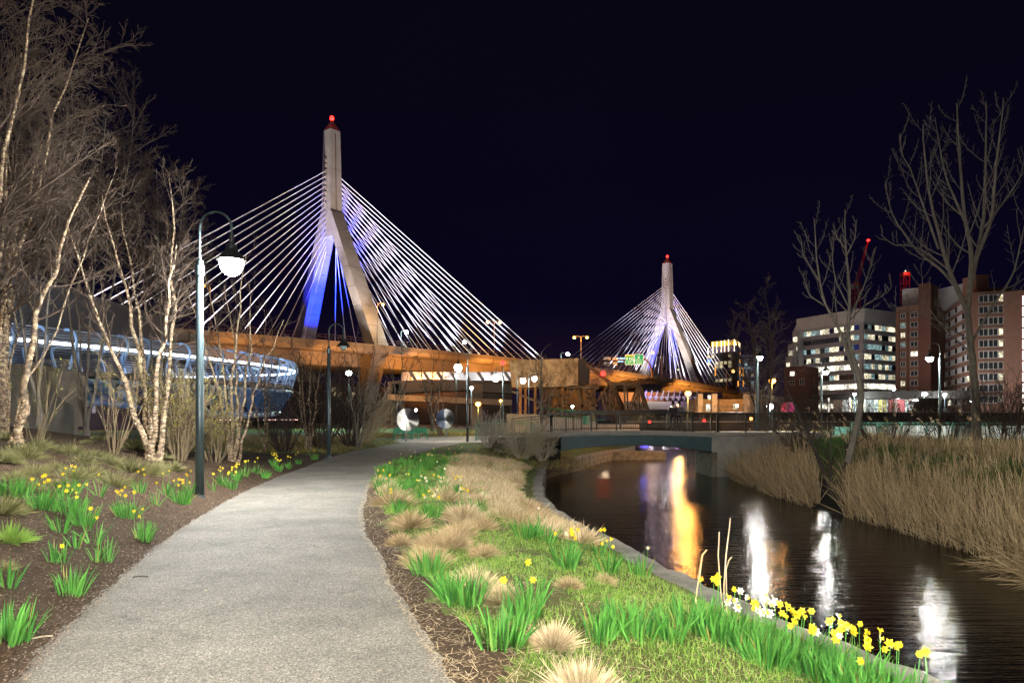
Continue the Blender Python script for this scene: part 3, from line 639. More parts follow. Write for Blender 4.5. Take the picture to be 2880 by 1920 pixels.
# second, lower viaduct behind the trees with floodlit struts
vi = thing("lower_viaduct", "dark lower highway ramp with white floodlit struts, seen behind the trees left of the counterweight", "viaduct", (X(1280, 200), 200, 0)); vl = Vector(vi.location)
mb = MB(); mb.loft([[P(px, y0, dd), P(px, y0, dd)+Vector((0, 10, 0)), P(px, y1, dd)+Vector((0, 10, 0)), P(px, y1, dd)] for px, y0, y1, dd in ((1090, 1073, 1108, 190), (1200, 1066, 1100, 195), (1300, 1068, 1098, 200), (1440, 1080, 1106, 205))]); mb.build("ramp_deck", M_deckc, vi, loc=-vl)
mb = MB(); mb.loft([[P(px, y0, dd), P(px, y0, dd)+Vector((0, 10, 0)), P(px, y1, dd)+Vector((0, 10, 0)), P(px, y1, dd)] for px, y0, y1, dd in ((700, 1030, 1052, 195), (900, 1040, 1062, 200), (1090, 1108, 1124, 180), (1300, 1118, 1134, 180), (1440, 1124, 1140, 180))][2:]); mb.build("ramp_deck", M_deckc, vi, loc=-vl)
mb = MB(); mb.box(P(1290, 1058, 214), (36, .6, 2.6)); mb.build("soffit_standin_wall", M_officew, vi, loc=-vl)  # pale panel added behind the struts to stand for the lamplit underside
for px in range(1140, 1440, 38):
    mb = MB(); mb.bar(P(px+14, 1046, 206), P(px+30, 1070, 206), .5, .9); mb.build("strut", M_white, vi, loc=-vl)
for px in (1180, 1270, 1360, 1430): light(P(px, 1064, 209), (1, 1, .95), 1500, .5)
for px in (1118, 1122, 1340):
    mb = MB(); mb.box(P(px, 1150, 192), (3.2, 3, 14)); mb.build("pier", M_deckc, vi, loc=-vl)
light(P(1100, 1120, 170), (1, .42, .12), 5000, .5); light(P(1250, 1150, 165), (1, .5, .2), 1500, .5)
vb = thing("dark_viaduct", "brown unlit bridge abutment wall under the highway, behind the shrubs", "viaduct", (X(1250, 150), 150, 0))
M_brn = mat("brown_abutment", (.07, .045, .033), .9, noise=.4)
mb = MB(); mb.loft([[P(px, y0, 230), P(px, y0, 230)+Vector((0, 3, 0)), P(px, 1190, 230)+Vector((0, 3, 0)), P(px, 1190, 230)] for px, y0 in ((820, 1072), (980, 1080), (1200, 1094), (1440, 1098))]); mb.build("abutment_wall", M_brn, vb, loc=-Vector(vb.location))
for (px, py) in ((940, 1095), (940, 1108), (955, 1108), (997, 1109), (1012, 1110)):
    mb = MB(); mb.box(P(px, py, 228), (1.3, .3, 1.3)); mb.build("window", LIT_B, vb, loc=-Vector(vb.location))
# struts under the far span
fs = thing("far_station_canopy", "brightly lit white canopy struts under the far end of the bridge", "canopy", (X(1850, 300), 300, 0)); fl = Vector(fs.location)
mb = MB(); mb.box(P(1880, 1120, 330), (52, .6, 6)); mb.build("back_wall", mat("lilac_panel", (.16, .13, .2), .7, noise=.3), fs, loc=-fl)
for px in range(1812, 1960, 16):
    mb = MB(); mb.bar(P(px, 1125, 300), P(px+6, 1098, 300), .5, .5); mb.build("strut", M_white, fs, loc=-fl)
    mb = MB(); mb.lathe([(.1, -1.6), (1.0, -.4), (1.3, .2), (.1, .5)], c=P(px+1, 1116, 300), n=8); mb.build("pod", M_white, fs, loc=-fl)
mb = MB(); mb.box(P(1890, 1140, 298), (40, 6, 3.4)); mb.build("dark_deck", M_deckc, fs, loc=-fl)
for px, c in ((1830, (1, .95, 1)), (1870, (1, .97, .95)), (1905, (.7, .4, 1))): light(P(px, 1112, 292), c, 900, .5)
light(P(1812, 1102, 296), (.1, .1, 1), 2000, .5)

def standing_lamp(px, lamp_y, base_z, d, label, lens, col, power, r=.3, group="distant street lamps", h=None):
    r *= 1.3  # lamp heads enlarged, the extra size stands in for glare
    z1 = Z(lamp_y, d)
    t = thing("street_lamp", label, "street lamp", (X(px, d), d, base_z), 0, group)
    mb = MB(); mb.tube([(0, .1, 0), (0, .1, z1-base_z)], .06*max(1, d/90), 6); mb.build("pole", M_pole, t)
    mb = MB(); mb.lathe([(.02, -r), (.7*r, -.7*r), (r, 0), (.6*r, .55*r), (.02, .6*r)], c=(0, 0, z1-base_z), n=12, cap=True); mb.build("lamp_head", lens, t, smooth=True)
    if power: light((X(px, d), d-r*1.3, z1-r*.4), col, power, r)
    return t
SOD = (1, .40, .08)
standing_lamp(1935, 1105, -2.0, 54, "very bright orange street lamp above the middle of the footbridge railing", M_lens_o, SOD, 2300, .19)
standing_lamp(2172, 1070, 0, 85, "orange street lamp right of the white-lit pole", M_lens_o, SOD, 6000, .33)
standing_lamp(2166, 1142, 0, 80, "cold white lamp low above the dark railway wall", M_lens, (.85, .95, 1), 5000, .30)
standing_lamp(1345, 1135, 0, 82, "yellow street lamp just right of the plaza lamp post", M_lens_o, (1, .58, .12), 3500, .26)
standing_lamp(1408, 1126, 0, 120, "small orange street lamp beside the thin signal mast", M_lens_o, SOD, 1200, .22)
standing_lamp(981, 1048, 0, 100, "greenish white street lamp behind the unlit lamp post", M_lens_c, (.6, 1, .9), 16000, .35)
standing_lamp(1326, 1090, 0, 110, "small white street lamp over the plaza lamp post's right side", M_lens, (.9, .95, 1), 1500, .22)
standing_lamp(1283, 1056, 0, 130, "white street lamp right behind the plaza lamp post's head", M_lens, (1, 1, .95), 2000, .2)
standing_lamp(1170, 1152, 0, 75, "small white lamp at the upper edge of the left steel disc", M_lens, (1, .95, .85), 900, .12)
standing_lamp(2600, 1107, 3.0, 150, "bright white lamp on the front of the dark truck yard", M_lens, (1, 1, .96), 9000, .42)
standing_lamp(2657, 1110, 3.0, 155, "white street lamp right of the brightest lamp of the far street", M_lens, (.95, 1, 1), 3500, .3)
standing_lamp(2403, 1108, 3.0, 155, "white street lamp in front of the lit shop windows", M_lens, (.95, 1, 1), 9000, .3)
standing_lamp(2735, 1129, 3.0, 150, "white street lamp behind the trunk of the big pale tree", M_lens, (.85, .95, 1), 2500, .3)
standing_lamp(2795, 1107, 3.0, 160, "small white lamp between the big tree and the right edge", M_lens, (.95, .95, 1), 1500, .25)
standing_lamp(2862, 1107, 3.0, 160, "white lamp under the vertical strip of light at the right edge", M_lens, (.95, .9, 1), 3000, .28)
standing_lamp(2514, 1093, 3.0, 165, "white lamp at the corner between the office building and the brick building", M_lens, (.9, 1, 1), 7000, .3)
standing_lamp(1908, 1138, 0, 130, "small warm lamp left of the big orange lamp", M_lens_o, (1, .42, .10), 4500, .25)
standing_lamp(1890, 1145, 0, 135, "small pinkish lamp over the footbridge railing", M_lens, (1, .8, .7), 300, .2)
standing_lamp(2073, 1140, 0, 130, "small pinkish lamp above the curved fence", M_lens, (1, .8, .75), 400, .22)
standing_lamp(1610, 1142, 0, 100, "small white lamp between the steel tower posts", M_lens, (1, 1, 1), 300, .15)
# ------------------------------------------------------------------ buildings on the right
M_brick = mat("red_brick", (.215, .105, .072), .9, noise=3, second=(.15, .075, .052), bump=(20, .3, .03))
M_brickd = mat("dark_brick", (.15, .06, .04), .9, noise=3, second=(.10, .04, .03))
M_metal = mat("ribbed_metal_siding", (.50, .44, .43), .6, noise=.5, second=(.42, .38, .37))
def facade(parent, pl, name, m, a, b, z0, z1, depth=8.0):
    """wall slab from plan point a to plan point b (as seen from the front), between heights"""
    a = Vector((a[0], a[1], 0)); b = Vector((b[0], b[1], 0)); u = (b-a).normalized(); n = Vector((u.y, -u.x, 0))   # n faces the viewer
    mb = MB(); q = [a, b, b-n*depth, a-n*depth]
    mb.add([v+Vector((0, 0, z0)) for v in q]+[v+Vector((0, 0, z1)) for v in q], [(0, 1, 2, 3), (4, 5, 6, 7), (0, 1, 5, 4), (1, 2, 6, 5), (2, 3, 7, 6), (3, 0, 4, 7)])
    mb.build(name, m, parent, loc=-pl); return a, u, n
def window(parent, pl, a, u, n, s, z, w, h, glass, frame=True, mull=1, m_fr=None, proud=.10):
    c = a+u*(s+w/2)+n*proud*.5; c.z = z+h/2
    mb = MB(); R = Matrix((u, -n, Vector((0, 0, 1)))).transposed()
    mb.box(c, (w, .08, h), M=R); wo_ = mb.build("window", glass, parent, loc=-pl)
    if frame:
        mb = MB(); t = .11
        for dx in [-w/2, w/2]+[(-w/2+w*(k+1)/(mull+1)) for k in range(mull)]: mb.box(c+u*dx+n*.06, (t, .09, h+t), M=R)
        for dz_ in (-h/2, h/2): mb.box(c+Vector((0, 0, dz_))+n*.07, (w+t*1.5, .12, t), M=R)
        fo = mb.build("frame", m_fr or M_frame, wo_)
    return wo_
rng = random.Random(3)
# pale office building, three facade stretches, eight window bands
ob = thing("office_building", "pale stepped office building with long rows of brightly lit windows", "building", (X(2400, 200), 200, 3)); ol = Vector(ob.location)
pts = [(X(2242, 226), 226), (X(2428, 204), 204), (X(2518, 212), 212)]
ztop = Z(872, 206)
nfl = 9; fh = 2.95
for seg in range(2):
    a_, b_ = pts[seg], pts[seg+1]
    a, u, n = facade(ob, ol, "wall", M_officew, a_, b_, 3, ztop, .5)
    L = (Vector((b_[0], b_[1], 0))-a).length
    facade(ob, ol, "roof_band", M_white, (Vector((a_[0], a_[1], 0))+n*.3)[:2], (Vector((b_[0], b_[1], 0))+n*.3)[:2], ztop-3.6, ztop+.25, .9)
    for k in range(nfl):
        z = ztop-6.0-k*fh
        bright = {4: 1 if seg == 0 else 0, 6: 1, 8: 1}.get(k, 0)
        nb = int(L/1.75)
        # spandrel ledge proud of the window band
        mb = MB(); R = Matrix((u, -n, Vector((0, 0, 1)))).transposed(); c = a+u*L/2+n*.28; c.z = z-.62; mb.box(c, (L, .3, 1.15), M=R); mb.build("spandrel_panel", M_officew, ob, loc=-ol)
        for j in range(nb):
            s = .4+j*1.75
            if seg == 0 and k in (1,) and j < 9: g_ = M_glassdk
            elif bright and (seg == 1 or k > 5 and j > nb*.25 or k == 4 and .1*nb < j < .8*nb): g_ = LIT_H
            else:
                r_ = rng.random(); g_ = LIT_A if r_ < .50 else (LIT_C if r_ < .72 else M_glassdk)
            window(ob, ol, a, u, n, s, z, 1.6, 1.5, g_, frame=False, proud=.12)
mb = MB(); mb.prism([(pts[0][0]+.6, pts[0][1]+.5), (pts[1][0], pts[1][1]+1.2), (pts[2][0]-.5, pts[2][1]+.6), (pts[2][0]+4, pts[2][1]+22), (pts[0][0]+8, pts[0][1]+22)], 3, ztop-.3); mb.build('core', M_officew, ob, loc=-ol)
for px0, px1, ytop in ((2229, 2244, 930), (2216, 2232, 968), (2210, 2222, 1002)):
    a, u, n = facade(ob, ol, "step_block", M_officew, (X(px0, 224), 224), (X(px1+3, 222), 222), 3, Z(ytop, 223), 9)
    for k in range(4): window(ob, ol, a, u, n, .3, Z(ytop, 223)-3.6-k*3.1, 1.4, 1.5, LIT_A if rng.random() < .6 else M_glassdk, frame=False)
# brown block left of it
bb_ = thing("brown_building", "low brown building with a single lit window, left of the office building", "building", (X(2225, 190), 190, 3)); bl = Vector(bb_.location)
a, u, n = facade(bb_, bl, "wall", M_brickd, (X(2205, 192), 192), (X(2262, 188), 188), 3, Z(1030, 190), 10)
window(bb_, bl, a, u, n, 1.7, Z(1057, 190), 1.3, 1.3, LIT_H); window(bb_, bl, a, u, n, 4.4, Z(1082, 190), 1.2, 1.6, M_glassdk); window(bb_, bl, a, u, n, 1.8, Z(1082, 190), 1.2, 1.2, M_glassdk)
# brick apartment building
ab = thing("apartment_building", "tall red brick apartment building with bay windows and a metal-clad roof house", "building", (X(2700, 180), 180, 3)); al = Vector(ab.location)
A0, A1 = (X(2519, 186), 186), (X(2602, 180), 180)
a, u, n = facade(ab, al, "wall", M_brick, A0, A1, 3, Z(861, 184), 12)
fh2 = 2.6
for k in range(10):
    z = Z(895, 184)-k*fh2
    window(ab, al, a, u, n, 1.35, z, 1.15, 1.35, LIT_A if k in (2, 7) else (LIT_C if rng.random() < .35 else M_glassdk))
    window(ab, al, a, u, n, 3.9, z, 1.75, 1.35, LIT_H if k == 4 else M_glassdk)
for s in (1.0, 3.2):
    mb = MB(); c = a+u*s+n*.05; c.z = (3+Z(861, 184))/2; mb.box(c, (.2, .2, Z(861, 184)-3)); mb.build("brick_pilaster", M_brickd, ab, loc=-al)
facade(ab, al, "roof_house", M_metal, (X(2537, 188), 188), (X(2584, 186), 186), Z(863, 187), Z(811, 187), 6)
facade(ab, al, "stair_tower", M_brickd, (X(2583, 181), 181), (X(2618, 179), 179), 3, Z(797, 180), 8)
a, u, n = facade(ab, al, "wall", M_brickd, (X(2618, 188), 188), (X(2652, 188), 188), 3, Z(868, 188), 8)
for k in range(6): window(ab, al, a, u, n, 1.6, Z(890+k*27.5, 188)-.6, .9, 1.2, LIT_H if k == 4 else M_glassdk)
facade(ab, al, "roof_house", M_metal, (X(2618, 190), 190), (X(2725, 178), 178), Z(870, 185), Z(806, 184), 3)
B0, B1 = (X(2652, 190), 190), (X(2732, 160), 160)
a, u, n = facade(ab, al, "wall", M_brick, B0, B1, 3, Z(862, 180), 10)
L = (Vector((*B1, 0))-a).length
for k in range(10):
    z = Z(893, 182)-k*fh2
    mb = MB(); R = Matrix((u, -n, Vector((0, 0, 1)))).transposed(); c = a+u*L/2+n*.04; c.z = z+.7; mb.box(c, (L-1.6, .12, 1.45), M=R); mb.build("white_band", M_officew, ab, loc=-al)
    for s in (1.2, 8, 16, 24, 29):
        if s < L-2: window(ab, al, a, u, n, s, z+.05, 2.2, 1.3, LIT_A if rng.random() < .12 else M_glassdk, frame=False, proud=.3)
facade(ab, al, "stair_tower", M_brickd, (X(2733, 168), 168), (X(2750, 164), 164), 3, Z(815, 166), 7)
C0, C1 = (X(2748, 160), 160), (X(2822, 158), 158)
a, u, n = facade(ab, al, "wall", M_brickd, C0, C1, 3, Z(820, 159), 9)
for k in range(10):
    z = Z(850, 159)-k*fh2
    mb = MB(); R = Matrix((u, -n, Vector((0, 0, 1)))).transposed(); c = a+u*3.0+n*.35; c.z = z-.62; mb.box(c, (5.9, .7, 1.0), M=R); mb.build("brick_spandrel", M_brick, ab, loc=-al)
    for j in range(3):
        g_ = LIT_A if (j == 2 and k in (0, 3, 4)) or (j == 2 and k in (5, 7, 9) and True) else M_glassdk
        window(ab, al, a, u, n, .25+j*1.9, z, 1.75, 1.65, g_, proud=1.2, mull=1)
facade(ab, al, "roof_house", M_brick, (X(2745, 166), 166), (X(2782, 166), 166), Z(822, 166), Z(772, 166), 5)
a, u, n = facade(ab, al, "wall", M_brick, (X(2822, 157), 157), (X(2990, 150), 150), 3, Z(822, 157), 10)
M_strip = glow("white_light_strip", (1, .92, .88), 5)
for k in range(11):
    window(ab, al, a, u, n, 3.55, Z(862, 157)-k*2.48, .45, 2.0, M_strip, frame=False)
# far tower with gold crown
ct = thing("gold_crowned_building", "far dark office block with a glowing yellow crown and vertical light strips", "building", (X(2035, 470), 470, 3)); cl2 = Vector(ct.location)
dk = 470
poly = [(X(1987, dk+14), dk+14), (X(2060, dk), dk), (X(2068, dk+1), dk+1), (X(2074, dk+6), dk+6), (X(2078, dk+16), dk+16), (X(2079, dk+34), dk+34), (X(1992, dk+50), dk+50)]
mb = MB(); mb.prism(poly, 3, Z(990, dk)); mb.build("wall", mat("dark_curtain_wall", (.05, .045, .045), .4, noise=.1), ct, loc=-cl2)
def ins(p_, f=.9, sh=(0, 4)): c = Vector((sum(q[0] for q in p_)/len(p_), sum(q[1] for q in p_)/len(p_))); return [tuple(c+(Vector(q)-c)*f+Vector(sh)) for q in p_]
mb = MB(); mb.prism(ins(poly, .96, (1, 0)), Z(990, dk)+.02, Z(970, dk)); mb.build("upper_storey", mat("slate_glow", (.07, .06, .10), .5, emit=((.1, .08, .2), .25), sampling=False), ct, loc=-cl2)  # storey walls given a faint glow of their own
mb = MB(); mb.prism(ins(poly, .86, (1.5, 1)), Z(970, dk)+.02, Z(954, dk)); mb.build("glowing_crown", glow("gold_crown_glow", (1, .60, .08), 1.1), ct, loc=-cl2)
M_ls = glow("crown_light_strip", (1, .75, .45), 6)
def on_face(px): f = (px-1987)/(2060-1987.); return Vector((X(1987, dk+14)+(X(2060, dk)-X(1987, dk+14))*f, dk+14-14*f-1.0, 0))
for px, y0, y1 in ((1990, 972, 991), (2004, 958, 990), (2015, 957, 989), (2028, 956, 988), (2037, 955, 987), (2048, 954, 987)):
    c = on_face(px); c.z = (Z(y0, dk)+Z(y1, dk))/2; mb = MB(); mb.box(c, (.35, .35, Z(y0, dk)-Z(y1, dk))); mb.build("light_strip", M_ls, ct, loc=-cl2)
for i, px in enumerate((2064, 2068, 2071.5, 2074.5, 2077, 2079)):
    mb = MB(); c = Vector((X(px, dk+i*5), dk+i*5-1, (Z(954, dk)+Z(987, dk))/2)); mb.box(c, (.35, .35, Z(954, dk)-Z(987, dk))); mb.build("light_strip", M_ls, ct, loc=-cl2)
a = Vector((poly[0][0], poly[0][1], 0)); u = (Vector((poly[1][0], poly[1][1], 0))-a).normalized(); n = Vector((u.y, -u.x, 0))
L = (Vector((poly[1][0], poly[1][1], 0))-a).length
pat = {994: "110001", 1014: "101111", 1024: "001101", 1063: "001111", 1040: "000000"}
for y0, ps in pat.items():
    for j, c_ in enumerate(ps):
        window(ct, cl2, a, u, n, .6+j*L/6.1, Z(y0+9, dk), L/6.1*.68, 2.1, LIT_B if c_ == "1" else M_glassdk, frame=False, proud=.3)
window(ct, cl2, a, u, n, .6, Z(1014, dk), 2.6, 2.1, glow("blue_screen_glow", (.05, .25, 1), 1.4), frame=False)
text("LOVEJOY", 2.4, Vector((X(2022, dk), dk+4.6, Z(978, dk)))-cl2, ct, glow("dim_sign_letters", (.35, .35, .5), .5), ext=.05, rz=math.atan2(u.y, u.x))
a2 = Vector((poly[4][0], poly[4][1], 0))
for (px, y0, y1) in ((2012, 1030, 1058), (2081, 1012, 1022), (2081, 1034, 1060), (2090, 1035, 1060), (2076, 1072, 1088), (2091, 1066, 1088), (2081, 995, 1004)):
    mb = MB(); c = Vector((X(px, dk-6), dk-6, (Z(y0, dk)+Z(y1, dk))/2)); mb.box(c, (.7, .4, Z(y0, dk)-Z(y1, dk))); mb.build("orange_light_strip", glow("amber_strip", (1, .35, .06), 1.6), ct, loc=-cl2)
gb2 = thing("glass_building", "dim grey glass building beside the gold-crowned block", "building", (X(2100, 500), 500, 3)); gl2 = Vector(gb2.location)
a, u, n = facade(gb2, gl2, "wall", mat("grey_glass_glow", (.10, .10, .14), .3, emit=((.3, .3, .5), .12), sampling=False), (X(2072, 500), 500), (X(2122, 500), 500), 3, Z(998, 500), 14)  # the wall itself glows faintly, apart from its windows
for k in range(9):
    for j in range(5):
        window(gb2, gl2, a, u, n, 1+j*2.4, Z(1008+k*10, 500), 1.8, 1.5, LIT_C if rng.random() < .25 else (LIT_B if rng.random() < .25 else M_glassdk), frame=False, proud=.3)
hb = thing("hall_building", "dim grey hall behind the far cables, left of the far tower", "building", (X(1720, 640), 640, 3)); hl = Vector(hb.location)
a, u, n = facade(hb, hl, "wall", mat("dim_wall_glow", (.16, .13, .15), .8, emit=((.2, .12, .16), .10), sampling=False), (X(1690, 640), 640), (X(1930, 640), 640), 3, Z(1000, 640), 20)  # wall brightened by a weak glow of its own, no lamp
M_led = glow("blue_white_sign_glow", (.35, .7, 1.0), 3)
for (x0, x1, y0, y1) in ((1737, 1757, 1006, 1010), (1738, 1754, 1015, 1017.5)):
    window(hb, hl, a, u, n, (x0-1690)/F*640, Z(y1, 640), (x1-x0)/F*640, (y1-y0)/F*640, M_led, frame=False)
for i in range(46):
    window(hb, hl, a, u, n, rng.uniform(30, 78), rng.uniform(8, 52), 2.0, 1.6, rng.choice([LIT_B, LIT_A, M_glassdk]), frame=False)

# cranes
def crane(px, d, y0, y1, jib, label, w):
    t = thing("tower_crane", label, "crane", (X(px, d), d, 3)); tl_ = Vector(t.location)
    mb = MB(); z0, z1 = 3, Z(y1, d); h = w/2
    for i in (-1, 1):
        for j in (-1, 1): mb.bar((X(px, d)+i*h, d+j*h, z0), (X(px, d)+i*h, d+j*h, z1), .3, .3)
    z = z0; s = 1
    while z < z1-w:
        for j in (-1, 1): mb.bar((X(px, d)-h*s, d+j*h, z), (X(px, d)+h*s, d+j*h, z+w), .22, .22)
        for i in (-1, 1): mb.bar((X(px, d)+i*h, d-h, z), (X(px, d)+i*h, d+h, z), .22, .22); mb.bar((X(px, d)-h, d+i*h, z), (X(px, d)+h, d+i*h, z), .22, .22)
        z += w; s = -s
    mb.build("mast", M_redsteel, t, loc=-tl_)
    mb = MB(); c = P(px, y1, d); mb.box(c, (w*1.15, w*1.15, w*.6)); mb.build("cab", M_redsteel, t, loc=-tl_)
    if jib:
        q = P(jib[0], jib[1], d); mb = MB(); o = Vector((.9, 0, 0))
        mb.bar(c-o, q, .35, .35); mb.bar(c+o, q, .35, .35)
        for k in range(14):
            f0, f1 = k/14, (k+1)/14; aa = (c-o).lerp(q, f0); b2 = (c+o).lerp(q, f1); mb.bar(aa, b2, .2, .2)
        mb.build("jib", M_redsteel, t, loc=-tl_)
        mb = MB(); mb.lathe([(.1, -.7), (.9, 0), (.1, .7)], c=q, n=8); mb.build("red_beacon", M_redlens, t, loc=-tl_); light(q+Vector((0, -3, 0)), (1, .03, .02), 500, .8)
        mb = MB(); mb.box(c+Vector((-1.5, 0, -1)), (3.5, 2, 2)); mb.build("counterweight", M_white, t, loc=-tl_)
    else:
        mb = MB(); mb.lathe([(.1, -.4), (.45, 0), (.1, .4)], c=c+Vector((0, -.5, 1.6)), n=8); mb.build("lamp", LIT_A, t, loc=-tl_)
        light(c+Vector((0, -4, 1)), (1, .3, .2), 600, .8)
crane(2408, 330, 872, 800, (2442, 676), "red tower crane with raised jib behind the pale office building", 2.6)
crane(2545, 330, 812, 772, None, "top of a red crane mast sticking up behind the brick building's roof house", 2.8)

# street level in front of the buildings
rw = thing("railway_wall", "long dark railway embankment wall between the promenade and the buildings", "wall", (X(2400, 130), 130, 0)); rl = Vector(rw.location)
M_dkwall = mat("dark_wall", (.035, .030, .026), .95, noise=.6, second=(.02, .017, .015))  # near-black wall colour, varied by noise
for i in range(11):
    x0 = 37+i*13
    mb = MB(); mb.box((x0+6.45, 133, 1.2), (12.9, 4, 3.5)); mb.build("wall_panel", M_dkwall, rw, loc=-rl)
mb = MB(); mb.box((108, 132.8, 3.0), (144, 4.3, .14)); mb.build("coping", M_deckc, rw, loc=-rl)
ps = thing("rail_platform", "low dark railway platform and tracks behind the footbridge", "railway platform", (30, 100, 0))
mb = MB(); mb.box((2, 0, .6), (32, 10, 1.2)); mb.build("platform_body", M_dkwall, ps)
mb = MB(); mb.box((2, -4.8, 1.3), (32, .3, .08)); mb.build("platform_edge", M_conc, ps)
fn = thing("curved_top_fence", "steel fence with inward-curved tops beyond the footbridge", "fence", (X(2000, 112), 112, Z(1162, 112))); fz = Vector(fn.location)
for i in range(16):
    px = 1880+i*16; mb = MB(); b0 = P(px, 1162, 112); mb.tube([b0, b0+Vector((0, 0, 1.05)), b0+Vector((.15, 0, 1.25)), b0+Vector((.4, 0, 1.32)), b0+Vector((.6, 0, 1.25))], .045, 5); mb.build("fence_post", M_rail, fn, loc=-fz)
for h in (.05, .5, 1.0):
    mb = MB(); mb.tube([P(1880, 1162, 112)+Vector((0, 0, h)), P(2124, 1162, 112)+Vector((0, 0, h))], .03, 4); mb.build("rail", M_rail, fn, loc=-fz)
cn = thing("street_canopy", "long dark flat canopy over the lit shop fronts", "canopy", (X(2520, 160), 160, 3)); cnl = Vector(cn.location)
mb = MB(); mb.loft([[P(2318, 1110, 166), P(2318, 1110, 166)+Vector((0, 8, 0)), P(2318, 1122, 166)+Vector((0, 8, 0)), P(2318, 1122, 166)], [P(2445, 1100, 158), P(2445, 1100, 158)+Vector((0, 8, 0)), P(2445, 1121, 158)+Vector((0, 8, 0)), P(2445, 1121, 158)], [P(2745, 1098, 156), P(2745, 1098, 156)+Vector((0, 8, 0)), P(2745, 1120, 156)+Vector((0, 8, 0)), P(2745, 1120, 156)]])
mb.build("roof", mat("dark_canopy", (.018, .015, .013), .8), cn, loc=-cnl)
for px in (2330, 2390, 2430, 2520, 2560, 2700): mb = MB(); mb.box(P(px, 1140, 160), (.4, .4, 3.6)); mb.build("column", M_deckc, cn, loc=-cnl)
sh = thing("shop_row", "row of brightly lit shop windows with yellow posters at street level", "shop", (X(2450, 172), 172, 3)); sl_ = Vector(sh.location)
a, u, n = facade(sh, sl_, "wall", M_white, (X(2370, 172), 172), (X(2530, 172), 172), 3, Z(1116, 172), 5)
M_shopc = window_glow("shop_window_cool", (.5, .9, .8), (.85, 1, .95), 1.5, .8); M_shopy = window_glow("yellow_poster_glow", (.8, .75, .05), (.95, .9, .2), 1.0)
for j in range(13):
    window(sh, sl_, a, u, n, .3+j*1.08, 3.2, .95, 3.6, M_shopy if j in (1, 4, 8, 9) else M_shopc)
pk = thing("pink_shop", "pink-lit shop wall with a blank door, right of the lit shop windows", "shop", (X(2520, 170), 170, 3)); pl_ = Vector(pk.location)
a, u, n = facade(pk, pl_, "wall", mat("pink_wall", (.55, .16, .17), .8), (X(2510, 170), 170), (X(2548, 170), 170), 3, Z(1118, 170), 4)
window(pk, pl_, a, u, n, 3.1, 3.2, .8, 3.6, M_shopc)
light((X(2525, 160), 160, 6), (1, .8, .8), 1500, .3); light((X(2440, 156), 156, 6), (.8, 1, .95), 2500, .3)
kz = thing("pink_kiosk", "small pink kiosk with a white-edged gable roof", "kiosk", (X(2225, 140), 140, 3)); kzl = Vector(kz.location)
k = 140/F
mb = MB(); x0, x1, zb, ze, zt_ = X(2213, 140), X(2236, 140), 2.9, Z(1138, 140), Z(1130, 140)
mb.loft([[Vector((x0, y, zb)), Vector((x1, y, zb)), Vector((x1, y, ze)), Vector(((x0+x1)/2, y, zt_)), Vector((x0, y, ze))] for y in (140, 143)]); mb.build("body", mat("magenta_glow", (.45, .05, .16), .6, emit=((.6, .05, .2), .25), sampling=False), kz, loc=-kzl)  # kiosk walls glow by themselves, though they are no lamp
mb = MB(); mb.tube([(x0, 139.9, zb), (x0, 139.9, ze), ((x0+x1)/2, 139.9, zt_), (x1, 139.9, ze), (x1, 139.9, zb)], .10, 5); mb.build("trim", M_frame, kz, loc=-kzl)
light((X(2225, 136), 136, 5), (1, .85, .9), 500, .2)
# truck parked in the yard
tk = thing("parked_truck", "dark box truck parked under the brightest lamp of the far street", "truck", (X(2600, 146), 146, 3)); tkl = Vector(tk.location)
mb = MB(); mb.box(P(2608, 1136, 146), (5.4, 2.3, 2.5)); mb.build("cargo_box", mat("dark_truck_paint", (.05, .045, .04), .5), tk, loc=-tkl)
mb = MB(); c = P(2572, 1139, 146); mb.loft([[c+Vector((x, y, z)) for x, z in ((-.9, -1), (.9, -1), (.9, 1.0), (-.3, 1.0), (-.9, .1))] for y in (-1.1, 1.1)]); mb.build("cab", mat("dark_cab_paint", (.06, .05, .045), .4), tk, loc=-tkl)
mb = MB(); mb.box(c+Vector((-.2, -1.13, .45)), (.7, .05, .6)); mb.build("cab_window", M_glassdk, tk, loc=-tkl)
for px in (2571, 2598, 2630): mb = MB(); cc = P(px, 1152, 145); mb.tube([cc, cc+Vector((0, 1.9, 0))], .48, 12); mb.build("wheel", M_black, tk, loc=-tkl)
mb = MB(); mb.box(P(2575, 1125, 144.8), (.9, .1, .14)); mb.build("roof_lamps", M_lens, tk, loc=-tkl)
for i in range(12):
    px = 2420+i*22
    mb = MB(); mb.lathe([(.13, 0), (.13, .85), (.08, .95)], n=8, cap=True); o = mb.build("bollard", M_conc, loc=(X(px, 137), 137, 3.0)); tag(o, "short pale bollard in the row along the top of the railway wall", "bollard", "bollards on the railway wall")
# orange lit lock house and piers under the ramp
lk = thing("lock_house", "low amber-lit building under the highway behind the curved fence", "building", (X(2030, 150), 150, 0)); lkl = Vector(lk.location)
M_amb = mat("amber_wall", (.5, .36, .2), .8, noise=.4, second=(.35, .24, .13))
a, u, n = facade(lk, lkl, "wall", M_amb, (X(1955, 152), 152), (X(2130, 152), 152), 0, Z(1122, 152), 6)
for px, py, w, h, g_ in ((1990, 1124, 1.5, 1.0, LIT_H), (1985, 1156, 2.0, 1.6, LIT_H), (1960, 1152, .8, 1.8, LIT_B), (2060, 1152, 1, 1.3, LIT_B), (2090, 1150, .7, 2, LIT_B)):
    window(lk, lkl, a, u, n, (px-1955)*152/F, Z(py, 152), w, h, g_)
for px in (1968, 2008, 2100):
    mb = MB(); mb.box(P(px, 1138, 149), (1.1, 1.1, 4.8)); mb.build("pier", M_deckc, lk, loc=-lkl)
